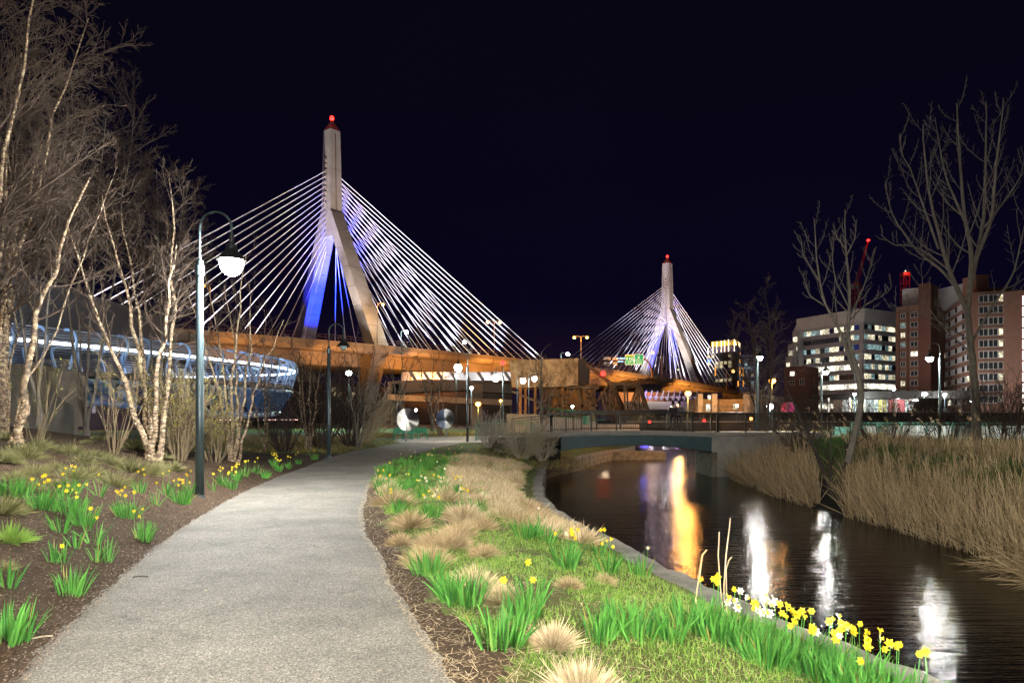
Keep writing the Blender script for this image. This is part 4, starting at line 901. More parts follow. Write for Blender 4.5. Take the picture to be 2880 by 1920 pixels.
light(P(2005, 1135, 142), (1, .55, .2), 2600, .4); light(P(2080, 1135, 142), (1, .42, .15), 1600, .4)
for px, py, d in ((1981, 1182, 95), (2112, 1177, 90), (1827, 1186, 95)):
    mb = MB(); mb.lathe([(.02, -.18), (.17, -.1), (.2, .05), (.02, .2)], c=(0, 0, 0), n=10, cap=True); mb.cur = 0
    s = mb.build("rail_signal", M_redlens if px != 2112 else glow("orange_signal_lens", (1, .15, .03), 30), loc=P(px, py, d)); tag(s, {1981: "round red rail signal seen through the footbridge railing", 2112: "orange rail signal right of the footbridge", 1827: "red rail signal seen through the middle of the footbridge railing"}[px], "signal light")
    if px == 1827: mb2 = MB()
# big dim hangar-like flank far left behind the birches
hg = thing("elevated_highway", "pale grey underside of an elevated highway looming behind the birches at far left", "viaduct", (X(120, 120), 120, 0)); hgl = Vector(hg.location)
M_hg = mat("dim_grey_concrete", (.17, .17, .21), .9, noise=.05, second=(.12, .12, .15))
mb = MB(); mb.loft([[P(-500, 640, 95), P(-500, 640, 95)+Vector((0, 8, 0)), P(-500, 1000, 95)+Vector((0, 8, 0)), P(-500, 1000, 95)], [P(60, 775, 120), P(60, 775, 120)+Vector((0, 8, 0)), P(60, 985, 120)+Vector((0, 8, 0)), P(60, 985, 120)], [P(430, 880, 150), P(430, 880, 150)+Vector((0, 8, 0)), P(430, 985, 150)+Vector((0, 8, 0)), P(430, 985, 150)]]); mb.build("deck_flank", M_hg, hg, loc=-hgl)
for px, d in ((-200, 100), (230, 130)):
    mb = MB(); mb.box((X(px, d), d+3, 6), (3, 3, 12)); mb.build("pier", M_hg, hg, loc=-hgl)
light((X(60, 80), 80, 4), (.55, .62, 1), 3600, .6); light((X(-150, 80), 80, 4), (.55, .62, 1), 3600, .6)
# amber walls glimpsed under the blue bridge
um = thing("amber_lit_wall", "orange-lit wall glimpsed beneath the blue footbridge", "wall", (X(280, 90), 90, 0)); uml = Vector(um.location)
a, u, n = facade(um, uml, "wall", M_brn, (X(120, 95), 95), (X(420, 95), 95), -1, Z(1010, 95), 2)
window(um, uml, a, u, n, (222-120)*95/F, Z(1166, 95), .5, 1.0, LIT_H); window(um, uml, a, u, n, (262-120)*95/F, Z(1160, 95), .3, 1.4, LIT_H)
light((X(240, 86), 86, 3), (1, .4, .1), 350, .3)
for (px, d, ln) in ((790, 80, 4), (640, 82, 2.2), (1230, 82, 1)):
    o = MB().box((0, 0, 0), (ln, .15, .08)).build("light_strip", glow("pink_white_strip", (1, .6, .5), 3), loc=P(px, 1180, d)); tag(o, {790: "long pinkish light strip on the dark ground below the blue footbridge's end", 640: "short pinkish light strip glimpsed between birch stems", 1230: "short light strip between the two steel discs"}[px], "light strip")
# ------------------------------------------------------------------ canal wall: capstones and wall stones, each a piece
M_cap = mat("granite_capstone", (.24, .225, .19), .85, noise=4, second=(.13, .12, .10), bump=(14, .9, .03))
M_stone = mat("old_granite_block", (.26, .23, .17), .9, noise=1.8, second=(.12, .105, .08), bump=(9, 1.0, .04))
def stone(L, W, H, rg, name="stone", m=None, jit=.03, seg=3):
    mb = MB(); V = []
    nx, ny = seg, 2
    rings = []
    for i in range(nx+1):
        x = -L/2+L*i/nx; e = .02 if i in (0, nx) else 0; r = []
        for y, z in ((-W/2, -H/2), (-W/2, H/2-.03), (-W/2+.035, H/2), (0, H/2), (W/2-.035, H/2), (W/2, H/2-.03), (W/2, -H/2)):
            r.append(Vector((x+rg.uniform(-jit, jit)*.4, y+rg.uniform(-jit, jit), z-e+rg.uniform(-jit, jit)*.5)))
        rings.append(r)
    mb.loft(rings); me = mb.mesh(name, m or M_cap); return me
rg = random.Random(11)
wall = thing("canal_wall", "old granite canal wall with flat uneven capstones curving along the water", "retaining wall", (0, 0, 0))
yy = np.arange(-9, 73, .02); xx = xW(yy); sarc = np.concatenate([[0], np.cumsum(np.hypot(np.diff(xx), np.diff(yy)))])
def wp(s): return float(np.interp(s, sarc, xx)), float(np.interp(s, sarc, yy))
s = 0; capm = [stone(1, .5, .18, rg, "capstone", jit=.022) for _ in range(9)]; blk = [stone(1, .3, 1, rg, "wall_stone", M_stone, .03) for _ in range(8)]
while s < sarc[-1]-1:
    near = wp(s)[1]; ln = rg.uniform(.7, 1.5) if near < 30 else rg.uniform(1.2, 2.0)
    (x0, y0), (x1, y1) = wp(s), wp(s+ln); ang = math.atan2(y1-y0, x1-x0); L = math.hypot(x1-x0, y1-y0)-.02
    nx_, ny_ = math.sin(ang), -math.cos(ang)       # towards the water
    z = float(capz((y0+y1)/2))
    w = rg.uniform(.44, .58); k = -w/2+.02+rg.uniform(-.03, .03)
    o = link("capstone", rg.choice(capm), wall, ((x0+x1)/2+nx_*k, (y0+y1)/2+ny_*k, z-.07+rg.uniform(-.012, .012)), (rg.uniform(-.015, .015), rg.uniform(-.02, .02), ang)); o.scale = (L, w/.5, 1)
    # courses under it
    rows = [(.42, 0), (.40, 0), (.40, 0), (.40, 0)] if y0 > 20 else [(.72, 0), (.75, 0)]
    zt2 = z-.165
    if y0 > 3:
        for hh, _ in rows:
            if zt2 < WATER-.05: break
            q = 0
            while q < ln-.05:
                l2 = min(rg.uniform(.5, 1.1), ln-q); a0, a1 = wp(s+q), wp(s+q+l2)
                xm, ym = (a0[0]+a1[0])/2+nx_*(-.17+rg.uniform(-.02, .02)), (a0[1]+a1[1])/2+ny_*(-.17)
                o = link("wall_stone", rg.choice(blk), wall, (xm, ym, zt2-hh/2), (0, 0, math.atan2(a1[1]-a0[1], a1[0]-a0[0]))); o.scale = (max(l2-.015, .1), 1, hh-.012)
                q += l2
            zt2 -= hh
    s += ln
mb = MB(); pa = [wp(q) for q in np.arange(0, sarc[-1], .5)]
for i in range(len(pa)-1):
    (x0, y0), (x1, y1) = pa[i], pa[i+1]; z0 = float(capz(y0))-.2
    mb.add([(x0-.18, y0, z0), (x1-.18, y1, z0), (x1-.18, y1, WATER-.6), (x0-.18, y0, WATER-.6)], [(0, 1, 2, 3)])
mb.build("mortar_core", M_dkwall, wall)
# stone quay block under the bridge on the far side
qb = MB(); c = P(1790, 1277, 58); qb.box(c+Vector((0, 0, -.1)), (4.6, 1.6, .7), rz=.12); tag(qb.build("quay_block", M_stone), "long dressed stone block lying at the water's edge under the footbridge", "stone block")

# ------------------------------------------------------------------ arched footbridge
YB = 40.0
fb = thing("arched_footbridge", "low arched footbridge with dark teal girder, pale edge slab and black railings", "footbridge", (6.9, YB, 0)); fbl = Vector(fb.location)
XA, XB = X(1547, YB), X(2003, YB)
def dz_(x): return .80+.12*(1-((x-(XA+XB)/2)/((XB-XA)/2))**2)
xs = np.linspace(XA, XB, 25)
def so(x): f = (x-(XA+XB)/2)/((XB-XA)/2); return Z(1252, YB)-.42*f*f
for y0, nm in ((YB+.10, "girder"), (YB+3.3, "girder")):
    mb = MB(); mb.loft([[Vector((x, y0, dz_(x)-.26)), Vector((x, y0+.12, dz_(x)-.26)), Vector((x, y0+.12, so(x))), Vector((x, y0, so(x)))] for x in xs]); mb.build(nm, M_girder, fb, loc=-fbl)
    mb = MB(); mb.loft([[Vector((x, y0-.14, so(x)+.045)), Vector((x, y0+.26, so(x)+.045)), Vector((x, y0+.26, so(x)-.001)), Vector((x, y0-.14, so(x)-.001))] for x in xs]); mb.build("flange", M_steel_dk, fb, loc=-fbl)
mb = MB(); mb.loft([[Vector((x, YB+.05, dz_(x)-.03)), Vector((x, YB+3.5, dz_(x)-.03)), Vector((x, YB+3.5, dz_(x)-.27)), Vector((x, YB+.05, dz_(x)-.27))] for x in xs]); mb.build("deck", M_conc, fb, loc=-fbl)
jx = [X(p, YB) for p in (1538, 1608, 1714, 1821, 1929, 2003)]
for i in range(5):
    seg = np.linspace(jx[i]+.012, jx[i+1]-.012, 8)
    mb = MB(); mb.loft([[Vector((x, YB-.22, dz_(x))), Vector((x, YB+.35, dz_(x))), Vector((x, YB+.35, dz_(x)-.21)), Vector((x, YB-.22, dz_(x)-.21))] for x in seg]); mb.build("edge_slab", M_conc, fb, loc=-fbl)
# railings on both edges
def railing(y, xs_, parent, pl, top=1.08, m=M_black, zf=dz_, post=.075, lattice=None, bal=.115, name="railing"):
    r0 = bpy.data.objects.new(name, None); COL.objects.link(r0); r0.parent = parent
    for x in xs_:
        k = MB(); k.box((x, y, zf(x)+top/2), (post, post, top)); k.build("post", m, r0, loc=-pl)
    full = np.linspace(xs_[0], xs_[-1], 30)
    k = MB(); k.loft([[Vector((x, y-.05, zf(x)+top+.03)), Vector((x, y+.05, zf(x)+top+.03)), Vector((x, y+.05, zf(x)+top-.04)), Vector((x, y-.05, zf(x)+top-.04))] for x in full]); k.build("top_rail", m, r0, loc=-pl)
    for h in (.12, top-.16):
        k = MB(); k.tube([(x, y, zf(x)+h) for x in full], .018, 4); k.build("rail", m, r0, loc=-pl)
    k = MB(); x = xs_[0]
    while x < xs_[-1]: k.bar((x, y, zf(x)+.12), (x, y, zf(x)+top-.16), .016, .016); x += bal
    tag(k.build("balusters", m, r0, loc=-pl), kind="stuff")
    if lattice:
        k = MB(); x = lattice[0]
        while x < lattice[1]: k.bar((x, y, zf(x)+top-.15), (x+.1, y, zf(x)+top-.03), .014, .014); k.bar((x+.1, y, zf(x)+top-.03), (x+.2, y, zf(x)+top-.15), .014, .014); x += .2
        tag(k.build("lattice", m, r0, loc=-pl), kind="stuff")
    return r0
railing(YB-.05, [X(p, YB) for p in (1549, 1591, 1663, 1733, 1804, 1875, 1945, 2016)], fb, fbl)
railing(YB+3.5, [X(p, YB+3.5) for p in (1549, 1612, 1635, 1678, 1745, 1815, 1880, 1945, 2000)], fb, fbl, top=1.2, lattice=(X(1549, YB+3.5), X(1640, YB+3.5)))
mb = MB(); c = P(1551, 1188, YB-.05); mb.lathe([(.09, -.62), (.09, .28), (.14, .36), (.14, .42)], c=c, n=8, cap=True); mb.build("end_post", M_black, fb, loc=-fbl)
# abutments
la = thing("left_abutment", "rough stone abutment at the left end of the footbridge behind grey shrubs", "abutment", (X(1500, YB), YB, 0)); lal = Vector(la.location)
bx0, bx1 = X(1486, YB), X(1546, YB)
r = 0; z = -1.0
while z < .58:
    x = bx0+rg.uniform(0, .3); hh = rg.uniform(.30, .42)
    while x < bx1-.1:
        l2 = min(rg.uniform(.45, .95), bx1-x); o = link("stone", rg.choice(blk), la, (x+l2/2-lal.x, YB+.2-lal.y, z+hh/2)); o.scale = (l2-.02, 1.5, hh-.02); x += l2
    z += hh
mb = MB(); mb.box(((bx0+bx1)/2, YB+2.3, -.4), (bx1-bx0, 4.0, 1.9)); mb.build("core", M_dkwall, la, loc=-lal)
mb = MB(); mb.box(((bx0+bx1)/2-.02, YB+1.8, .68), (bx1-bx0-.02, 4.0, .22)); mb.build("edge_slab", M_conc, la, loc=-lal)
mb = MB(); mb.box((X(1551, YB)+.1, YB+1.8, -.4), (.9, 3.4, 1.85)); mb.build("bearing_wall", M_dkwall, la, loc=-lal)
ra = thing("right_abutment", "smooth concrete abutment at the right end of the footbridge", "abutment", (X(2030, YB), YB, 0)); ral = Vector(ra.location)
cx0, cx1 = X(2004, YB), X(2320, YB)
mb = MB(); mb.box(((cx0+cx1)/2, YB+1.95, -.75), (cx1-cx0, 3.6, 2.7)); mb.build("wall", M_conc, ra, loc=-ral)
mb = MB(); mb.box(((cx0+cx1)/2, YB+1.9, .73), (cx1-cx0, 4.1, .2)); mb.build("edge_slab", M_conc, ra, loc=-ral)
mb = MB(); mb.box((XB+.16, YB+1.8, -1.3), (.3, 3.6, 1.9)); mb.build("bearing_block", M_stone, ra, loc=-ral)
railing(YB, list(np.linspace(X(2020, YB), X(2330, YB), 5)), ra, ral, zf=lambda x: .83)
# low fence and left ramp railing
lf = thing("ramp_railing", "black railing descending from the footbridge's left end past the shrubs", "railing", (X(1490, 42), 42, .3)); lfl = Vector(lf.location)
railing(41.2, list(np.linspace(X(1440, 41.2), X(1548, 41.2), 3)), lf, lfl, zf=lambda x: .76+(x-X(1548, 41.2))*.10)
gr = thing("green_fence", "green-posted fence beside the plaza, behind the pale shrub", "fence", (X(1345, 49), 49, 0)); grl = Vector(gr.location)
railing(49, [X(1339, 49), X(1383, 49), X(1440, 49), X(1500, 49)], gr, grl, m=M_green, top=1.3, post=.09, bal=.13, zf=lambda x: .05)
lw = thing("rubble_wall", "low rubble stone wall behind the grey shrubs, right of the plaza lamp post", "wall", (X(1440, 44), 44, 0)); lwl = Vector(lw.location)
for row in range(3):
    x = X(1372, 44)+rg.uniform(0, .3)
    while x < X(1520, 44):
        l2 = rg.uniform(.4, .9); o = link("stone", rg.choice(blk), lw, (x+l2/2-lwl.x, 0+rg.uniform(-.04, .04), -.45+row*.36)); o.scale = (l2-.03, 1.4, .34); x += l2
mb = MB(); mb.box((X(1446, 44.3), 44.6, .60), (X(1522, 44)-X(1370, 44), .8, .14)); mb.build("coping", M_conc, lw, loc=-lwl)
rt = thing("ramp_wall", "white concrete ramp wall with a green sloping handrail behind the footbridge", "ramp", (X(1600, 90), 90, 0)); rt["label"] = "white concrete ramp with a green sloping handrail behind the footbridge's left end"; rtl = Vector(rt.location)
mb = MB(); mb.loft([[Vector((X(px, 90), 90, Z(y, 90))), Vector((X(px, 90), 112, Z(y, 90))), Vector((X(px, 90), 112, -.1)), Vector((X(px, 90), 90, -.1))] for px, y in ((1425, 1163), (1545, 1166), (1680, 1186))]); mb.build("wall", M_conc, rt, loc=-rtl)
mb = MB(); mb.tube([P(1526, 1147, 90), P(1560, 1150, 90), P(1620, 1156, 90), P(1700, 1163, 90)], .11, 6); mb.tube([P(1526, 1166, 90), P(1600, 1174, 90), P(1700, 1182, 90)], .06, 6); mb.build("handrail", M_green, rt, loc=-rtl)
for px, y0 in ((1545, 1149), (1579, 1152), (1625, 1157), (1671, 1160)): mb = MB(); mb.bar(P(px, y0, 90), P(px, y0+19, 90), .12, .12); mb.build("post", M_green, rt, loc=-rtl)
tb = thing("litter_bin", "green cylindrical litter bin seen through the footbridge railing", "litter bin", (X(1648, 60), 60, Z(1193, 60)-.02))
mb = MB(); mb.lathe([(.26, 0), (.28, .05), (.28, .72), (.31, .74), (.31, .82), (.2, .86)], n=14, cap=True); mb.build("body", M_green, tb)
mb = MB(); mb.lathe([(.13, .87), (.13, .89)], n=10, cap=True); mb.build("lid_opening", M_black, tb)
mb = MB(); mb.box((X(1650, 60), 61, Z(1193, 60)/2-.05), (9, 3.5, Z(1193, 60)+.1)); tag(mb.build("upper_walkway", M_conc), "raised concrete walkway behind the footbridge carrying the green bin", "walkway")

# ------------------------------------------------------------------ people on the footbridge (small)
M_skin = mat("skin", (.45, .28, .2), .6); M_coat = mat("dark_coat_cloth", (.03, .028, .03), .9); M_coat2 = mat("grey_coat_cloth", (.12, .11, .11), .9); M_trou = mat("dark_trousers", (.02, .022, .03), .9); M_hair = mat("dark_hair", (.03, .02, .015), .6)
def skin_obj(name, verts, edges, radii, m, parent, sub=1):
    me = bpy.data.meshes.new(name); me.from_pydata(verts, edges, []); o = link(name, me, parent)
    o.modifiers.new("skin", 'SKIN'); bm_ = o.modifiers.new("sub", 'SUBSURF'); bm_.levels = sub; bm_.render_levels = sub
    for i, r_ in enumerate(radii): me.skin_vertices[0].data[i].radius = (r_, r_*.85)
    me.skin_vertices[0].data[0].use_root = True
    me.materials.append(m); return o
def person(loc, rz, label, coat):
    t = thing("person", label, "person", loc, rz)
    V = [(0, 0, .95), (0, 0, 1.15), (0, 0, 1.38), (0, -.01, 1.50), (0, -.03, 1.62), (0, -.03, 1.73),
         (.10, 0, .88), (.11, -.02, .50), (.11, .02, .10), (.11, -.13, .04), (-.10, 0, .88), (-.11, .04, .50), (-.11, .06, .10), (-.11, -.09, .04),
         (.19, 0, 1.40), (.24, -.02, 1.14), (.20, -.20, .98), (.17, -.29, .97), (-.19, 0, 1.40), (-.24, -.02, 1.14), (-.20, -.20, .98), (-.17, -.29, .97)]
    E = [(0, 1), (1, 2), (2, 3), (3, 4), (4, 5), (0, 6), (6, 7), (7, 8), (8, 9), (0, 10), (10, 11), (11, 12), (12, 13), (2, 14), (14, 15), (15, 16), (16, 17), (2, 18), (18, 19), (19, 20), (20, 21)]
    R = [.13, .12, .13, .055, .085, .07, .085, .06, .04, .035, .085, .06, .04, .035, .055, .042, .03, .03, .055, .042, .03, .03]
    skin_obj("body", V, E, R, M_skin, t)
    skin_obj("trousers", [V[i] for i in (0, 6, 7, 8, 10, 11, 12)], [(0, 1), (1, 2), (2, 3), (0, 4), (4, 5), (5, 6)], [.14, .10, .075, .055, .10, .075, .055], M_trou, t)
    skin_obj("coat", [(0, 0, .78), V[1], V[2], (0, 0, 1.47), V[14], V[15], V[16], V[18], V[19], V[20]], [(0, 1), (1, 2), (2, 3), (2, 4), (4, 5), (5, 6), (2, 7), (7, 8), (8, 9)], [.18, .15, .15, .08, .075, .06, .045, .075, .06, .045], coat, t)
    mb = MB(); mb.lathe([(.02, .12), (.07, .10), (.10, .04), (.105, -.03), (.09, -.08)], c=(0, .005, 1.70), n=10); mb.build("hair", M_hair, t, True)
    return t
person((X(1893, YB+2.2), YB+2.2, .88), math.radians(175), "person in dark clothes standing at the footbridge railing with hands on the rail", M_coat)
person((X(1911, YB+2.6), YB+2.6, .88), math.radians(160), "person in a lighter grey coat standing next to the darker figure on the footbridge", M_coat2)

# ------------------------------------------------------------------ blue tube footbridge on the left
bf = thing("blue_pedestrian_bridge", "curving blue steel footbridge with curled ribs, wire sides and a bright light strip", "footbridge", (X(300, 45), 45, 3))
bfl = Vector(bf.location)
cen = [(-31.3, 26), (-29.4, 32), (-27.6, 37), (-25.4, 44), (-23.6, 51), (-22.6, 57), (-22.3, 62), (-22.9, 66.5), (-24.8, 70), (-28, 72.6), (-33, 74.5), (-42, 76.5)]
cs = np.array(cen); cd = np.concatenate([[0], np.cumsum(np.hypot(*np.diff(cs, axis=0).T))]); CL = cd[-1]
def cpt(s):
    ss = np.array([s-1.2, s-.4, s+.4, s+1.2]); x = np.interp(ss, cd, cs[:, 0]).mean(); y = np.interp(ss, cd, cs[:, 1]).mean()
    dx = np.interp(s+1.5, cd, cs[:, 0])-np.interp(s-1.5, cd, cs[:, 0]); dy = np.interp(s+1.5, cd, cs[:, 1])-np.interp(s-1.5, cd, cs[:, 1]); l = math.hypot(dx, dy)
    return Vector((x, y, 0)), Vector((dy/l, -dx/l, 0))
def bz(s): return 4.15+.0155*min(s, 50)
def bpnt(s, u, h): c, n = cpt(s); v = c+n*u; v.z = bz(s)+h; return v
HW = 1.55
sv = np.arange(1.5, CL-1.5, 1.0)
def along(u, h, r, name, m, n=6, svv=sv): k = MB(); k.tube([bpnt(s_, u, h) for s_ in svv], r, n); return k.build(name, m, bf, smooth=n > 5, loc=-bfl)
mb = MB(); mb.loft([[bpnt(s_, HW, 0), bpnt(s_, -HW, 0), bpnt(s_, -HW, -.32), bpnt(s_, HW, -.32)] for s_ in sv]); mb.build("deck", mat("dark_deck_edge", (.07, .06, .055), .8, noise=2), bf, loc=-bfl)
for k_ in np.arange(1.5, CL-4, 2.4):
    mb = MB(); mb.loft([[bpnt(s_, HW+.04, -.02), bpnt(s_, HW+.0, -.02), bpnt(s_, HW, -.30), bpnt(s_, HW+.04, -.30)] for s_ in (k_+.05, k_+1.2, k_+2.35)]); mb.build("edge_plate", mat("edge_plate_grey", (.09, .08, .075), .6) if k_ < 2 else bpy.data.materials["edge_plate_grey"], bf, loc=-bfl)
prof = [(0, -.38), (.02, 0), (.30, .85), (.52, 1.45), (.56, 1.75), (.44, 2.05), (.2, 2.25), (-.12, 2.33), (-.35, 2.34)]
profF = [(0, -.1), (.02, 0), (.22, .6), (.40, 1.05), (.44, 1.3), (.30, 1.5), (.05, 1.58)]
for i, s_ in enumerate(np.arange(2.0, CL-2, 1.75)):
    for sg, pr in ((1, prof), (-1, profF)):
        mb = MB(); rings = []
        pts_ = [bpnt(s_, sg*(HW+u_), h_) for u_, h_ in pr]; nrm = cpt(s_)[1]; tg = Vector((-nrm.y, nrm.x, 0))
        for q_, p_ in enumerate(pts_):
            t_ = (pts_[min(q_+1, len(pts_)-1)]-pts_[max(q_-1, 0)]).normalized(); o_ = t_.cross(tg).normalized()
            rings.append([p_+tg*.04+o_*.08, p_-tg*.04+o_*.08, p_-tg*.04-o_*.08, p_+tg*.04-o_*.08])
        mb.loft(rings); mb.build("rib", bpy.data.materials.get("pale_blue_rib") or mat("pale_blue_rib", (.36, .50, .66), .4), bf, loc=-bfl)
M_wire = mat("steel_wire", (.5, .55, .6), .35, metal=.5)
def prof_at(pr, h): return float(np.interp(h, [q_[1] for q_ in pr], [q_[0] for q_ in pr]))
wr = bpy.data.objects.new("wire_side", None); COL.objects.link(wr); wr.parent = bf
for h in np.arange(.12, 2.2, .15):
    mb = MB(); mb.tube([bpnt(s_, HW+prof_at(prof, h)-.04, h) for s_ in sv], .011, 3); mb.build("wire", M_wire, wr, loc=-bfl)
for h in np.arange(.12, 1.5, .16):
    mb = MB(); mb.tube([bpnt(s_, -HW-prof_at(profF, h)+.04, h) for s_ in sv], .011, 3); mb.build("wire", M_wire, wr, loc=-bfl)
along(HW-.35, 2.34, .04, "top_rail", M_rail, 6); along(-HW-.0, 1.6, .04, "top_rail", M_rail, 6)
M_led = glow("white_led_strip", (.80, .88, 1.0), 7, True)
for s_ in np.arange(2.3, CL-3, 1.75):
    k = MB(); k.loft([[bpnt(q_, HW+.36, 1.37), bpnt(q_, HW+.36, 1.54), bpnt(q_, HW+.28, 1.54), bpnt(q_, HW+.28, 1.37)] for q_ in (s_+.03, s_+.8, s_+1.6)]); k.build("light_strip", M_led, bf, loc=-bfl)
for s_ in np.arange(4, CL-4, 8.0): light(bpnt(s_, .3, 1.6), (.50, .66, 1.0), 270, .25)
for s_ in np.arange(8, CL-2, 11.0): light(bpnt(s_, HW+1.8, -3.4), (.16, .34, 1.0), 110, .3)
# truss tube below
along(HW-.1, -.55, .17, "upper_chord", M_blue, 8)
along(-HW+.1, -.55, .17, "upper_chord", M_blue, 8)
def belly(s_): f = (s_-12)/(CL-20); return -.7-2.0*max(0, math.sin(min(max(f, 0), 1)*math.pi))**.7
sb = np.arange(12.5, CL-7.5, 1.0)
k = MB(); k.tube([bpnt(s_, .3, belly(s_)) for s_ in sb], .26, 10); k.build("belly_tube", M_blue, bf, smooth=True, loc=-bfl)
k = MB(); k.tube([bpnt(12, .2, -.8), bpnt(6, .2, -.5)], .3, 8); k.build("belly_tube", M_black, bf, loc=-bfl)
for i, s_ in enumerate(np.arange(13, CL-9, 1.3)):
    for sg in (1, -1):
        k = MB(); a_, b_ = bpnt(s_, sg*(HW-.15), -.55), bpnt(s_+1.9, .3, belly(s_+1.9)); tdir = (b_-a_).normalized(); sd = tdir.cross(Vector((0, 0, 1))).normalized()
        k.loft([[c_+sd*w_+Vector((0, 0, .04)), c_-sd*w_+Vector((0, 0, .04)), c_-sd*w_-Vector((0, 0, .04)), c_+sd*w_-Vector((0, 0, .04))] for c_, w_ in ((a_, .30), (b_, .12))]); k.build("diagonal_blade", M_blue, bf, loc=-bfl)
# crossed pipes by the abutment
for (a_, b_) in (((165, 1120), (300, 1070)), ((175, 1135), (260, 1075)), ((200, 1130), (330, 1100)), ((225, 1130), (310, 1126)), ((290, 1090), (370, 1120))):
    k = MB(); k.tube([P(*a_, 37), P(*b_, 44)], .28, 9); k.build("cross_pipe", M_blue, bf, smooth=True, loc=-bfl)
bt = thing("concrete_abutment", "angular pale concrete abutment carrying the left end of the blue footbridge", "abutment", (X(120, 31), 31, 0)); btl = Vector(bt.location)
f_ = [P(205, 1238, 31), P(205, 1105, 31), P(186, 1090, 31), P(186, 1238, 31)]
def pri(pts, off, m, name="block"):
    n_ = len(pts); k = MB(); b_ = [p_+Vector(off) for p_ in pts]; k.add(pts+b_, [tuple(range(n_)), tuple(range(n_, 2*n_))[::-1]]+[(i, (i+1) % n_, (i+1) % n_+n_, i+n_) for i in range(n_)]); k.build(name, m, bt, loc=-btl)
pri([P(134, 1260, 31), P(134, 1044, 31), P(161, 1044, 31), P(161, 1112, 31), P(185, 1128, 31), P(209, 1143, 31), P(209, 1260, 31)], (-2.2, 3.5, 0), M_conc, "stem")
pri([P(48, 1024, 29.2), P(96, 1024, 29.2), P(134, 1044, 30.9), P(134, 1200, 30.9), P(100, 1200, 30.3)], (-.5, 3.5, 0), M_conc, "wedge")
pri([P(-60, 1023, 29), P(47, 1023, 29), P(52, 1240, 29), P(-60, 1240, 29)], (0, 4, 0), M_conc, "wing_wall")
pri([P(96, 1023, 29.3), P(113, 1020, 32), P(161, 1043, 32), P(134, 1043, 31)], (0, .4, 0.02), M_cwd, "sloping_cap")

# ------------------------------------------------------------------ steel discs, benches
def disc_mat():
    m = bpy.data.materials.new("spun_steel"); m.use_nodes = True; n = m.node_tree; b = n.nodes["Principled BSDF"]
    b.inputs["Base Color"].default_value = (.62, .62, .60, 1); b.inputs["Metallic"].default_value = 1; b.inputs["Roughness"].default_value = .30; b.inputs["Anisotropic"].default_value = .95
    tg = n.nodes.new("ShaderNodeTangent"); tg.direction_type = 'RADIAL'; tg.axis = 'Z'; n.links.new(tg.outputs[0], b.inputs["Tangent"]); return m
M_disc = disc_mat()
def steel_disc(px, py, d, r, polex, base_py, front, label, tilt):
    t = thing("steel_disc", label, "sculpture", (X(polex, d), d, 0), 0, "spun steel discs on posts")
    tl2 = Vector(t.location)
    k = MB(); k.lathe([(r, -.012), (.001, -.02)], n=64); k.lathe([(r, -.012), (r, .0)], n=64); k.build('disc_back', M_rail, t, loc=P(px, py, d)-tl2, rot=(math.radians(90+tilt[0]), 0, math.radians(tilt[1])))
    k = MB(); k.lathe([(0.002, .05), (r*.5, .028), (r, .002)], n=96)
    c = P(px, py, d); k.build("disc", M_disc, t, smooth=True, loc=c-tl2, rot=(math.radians(90+tilt[0]), 0, math.radians(tilt[1])))
    zt = Z(1186, d) if front else Z(py+8, d)
    k = MB(); y_ = -.14 if front else .12; k.tube([(0, y_, 0), (0, y_, zt-.08), (0, y_*.4, zt)], .055, 10); k.build("post", M_rail, t, True)
steel_disc(1147, 1179, 48.8, .81, 1143, 1240, True, "large spun steel disc on a bright post, before the green benches", (-4, 14))
steel_disc(1252, 1177, 60, .86, 1255, 1227, False, "spun steel disc on a short grey post, the right of the two", (-3, -10))
def bench(x, y, rz, label):
    t = thing("park_bench", label, "bench", (x, y, .02), rz, "green park benches")
    for i in range(4): k = MB(); k.box((0, -.22+i*.12, .44), (1.5, .095, .035)); k.build("seat_slat", M_green, t)
    for i in range(4): k = MB(); k.box((0, .26+i*.035, .55+i*.11), (1.5, .03, .09)); k.build("back_slat", M_green, t)
    for sx_ in (-.7, 0, .7):
        k = MB(); k.tube([(sx_, -.26, 0), (sx_, -.22, .25), (sx_, -.24, .42), (sx_, .24, .42), (sx_, .38, .95)], .028, 6); k.tube([(sx_, .32, 0), (sx_, .22, .25), (sx_, .24, .42)], .028, 6); k.build("cast_leg", M_green, t)
        if sx_: k = MB(); k.tube([(sx_, -.22, .42), (sx_, -.24, .66), (sx_, .28, .68)], .025, 6); k.tube([(sx_, -.24+.05*math.cos(a_), .70+.05*math.sin(a_)) for a_ in np.linspace(0, 5.5, 8)], .018, 5); k.build("armrest", M_green, t)
bench(X(1133, 52.5), 52.5, math.radians(200), "green slatted park bench, the left one, partly behind the left steel disc")
bench(X(1177, 54), 54, math.radians(172), "green slatted park bench right of the left steel disc's post")
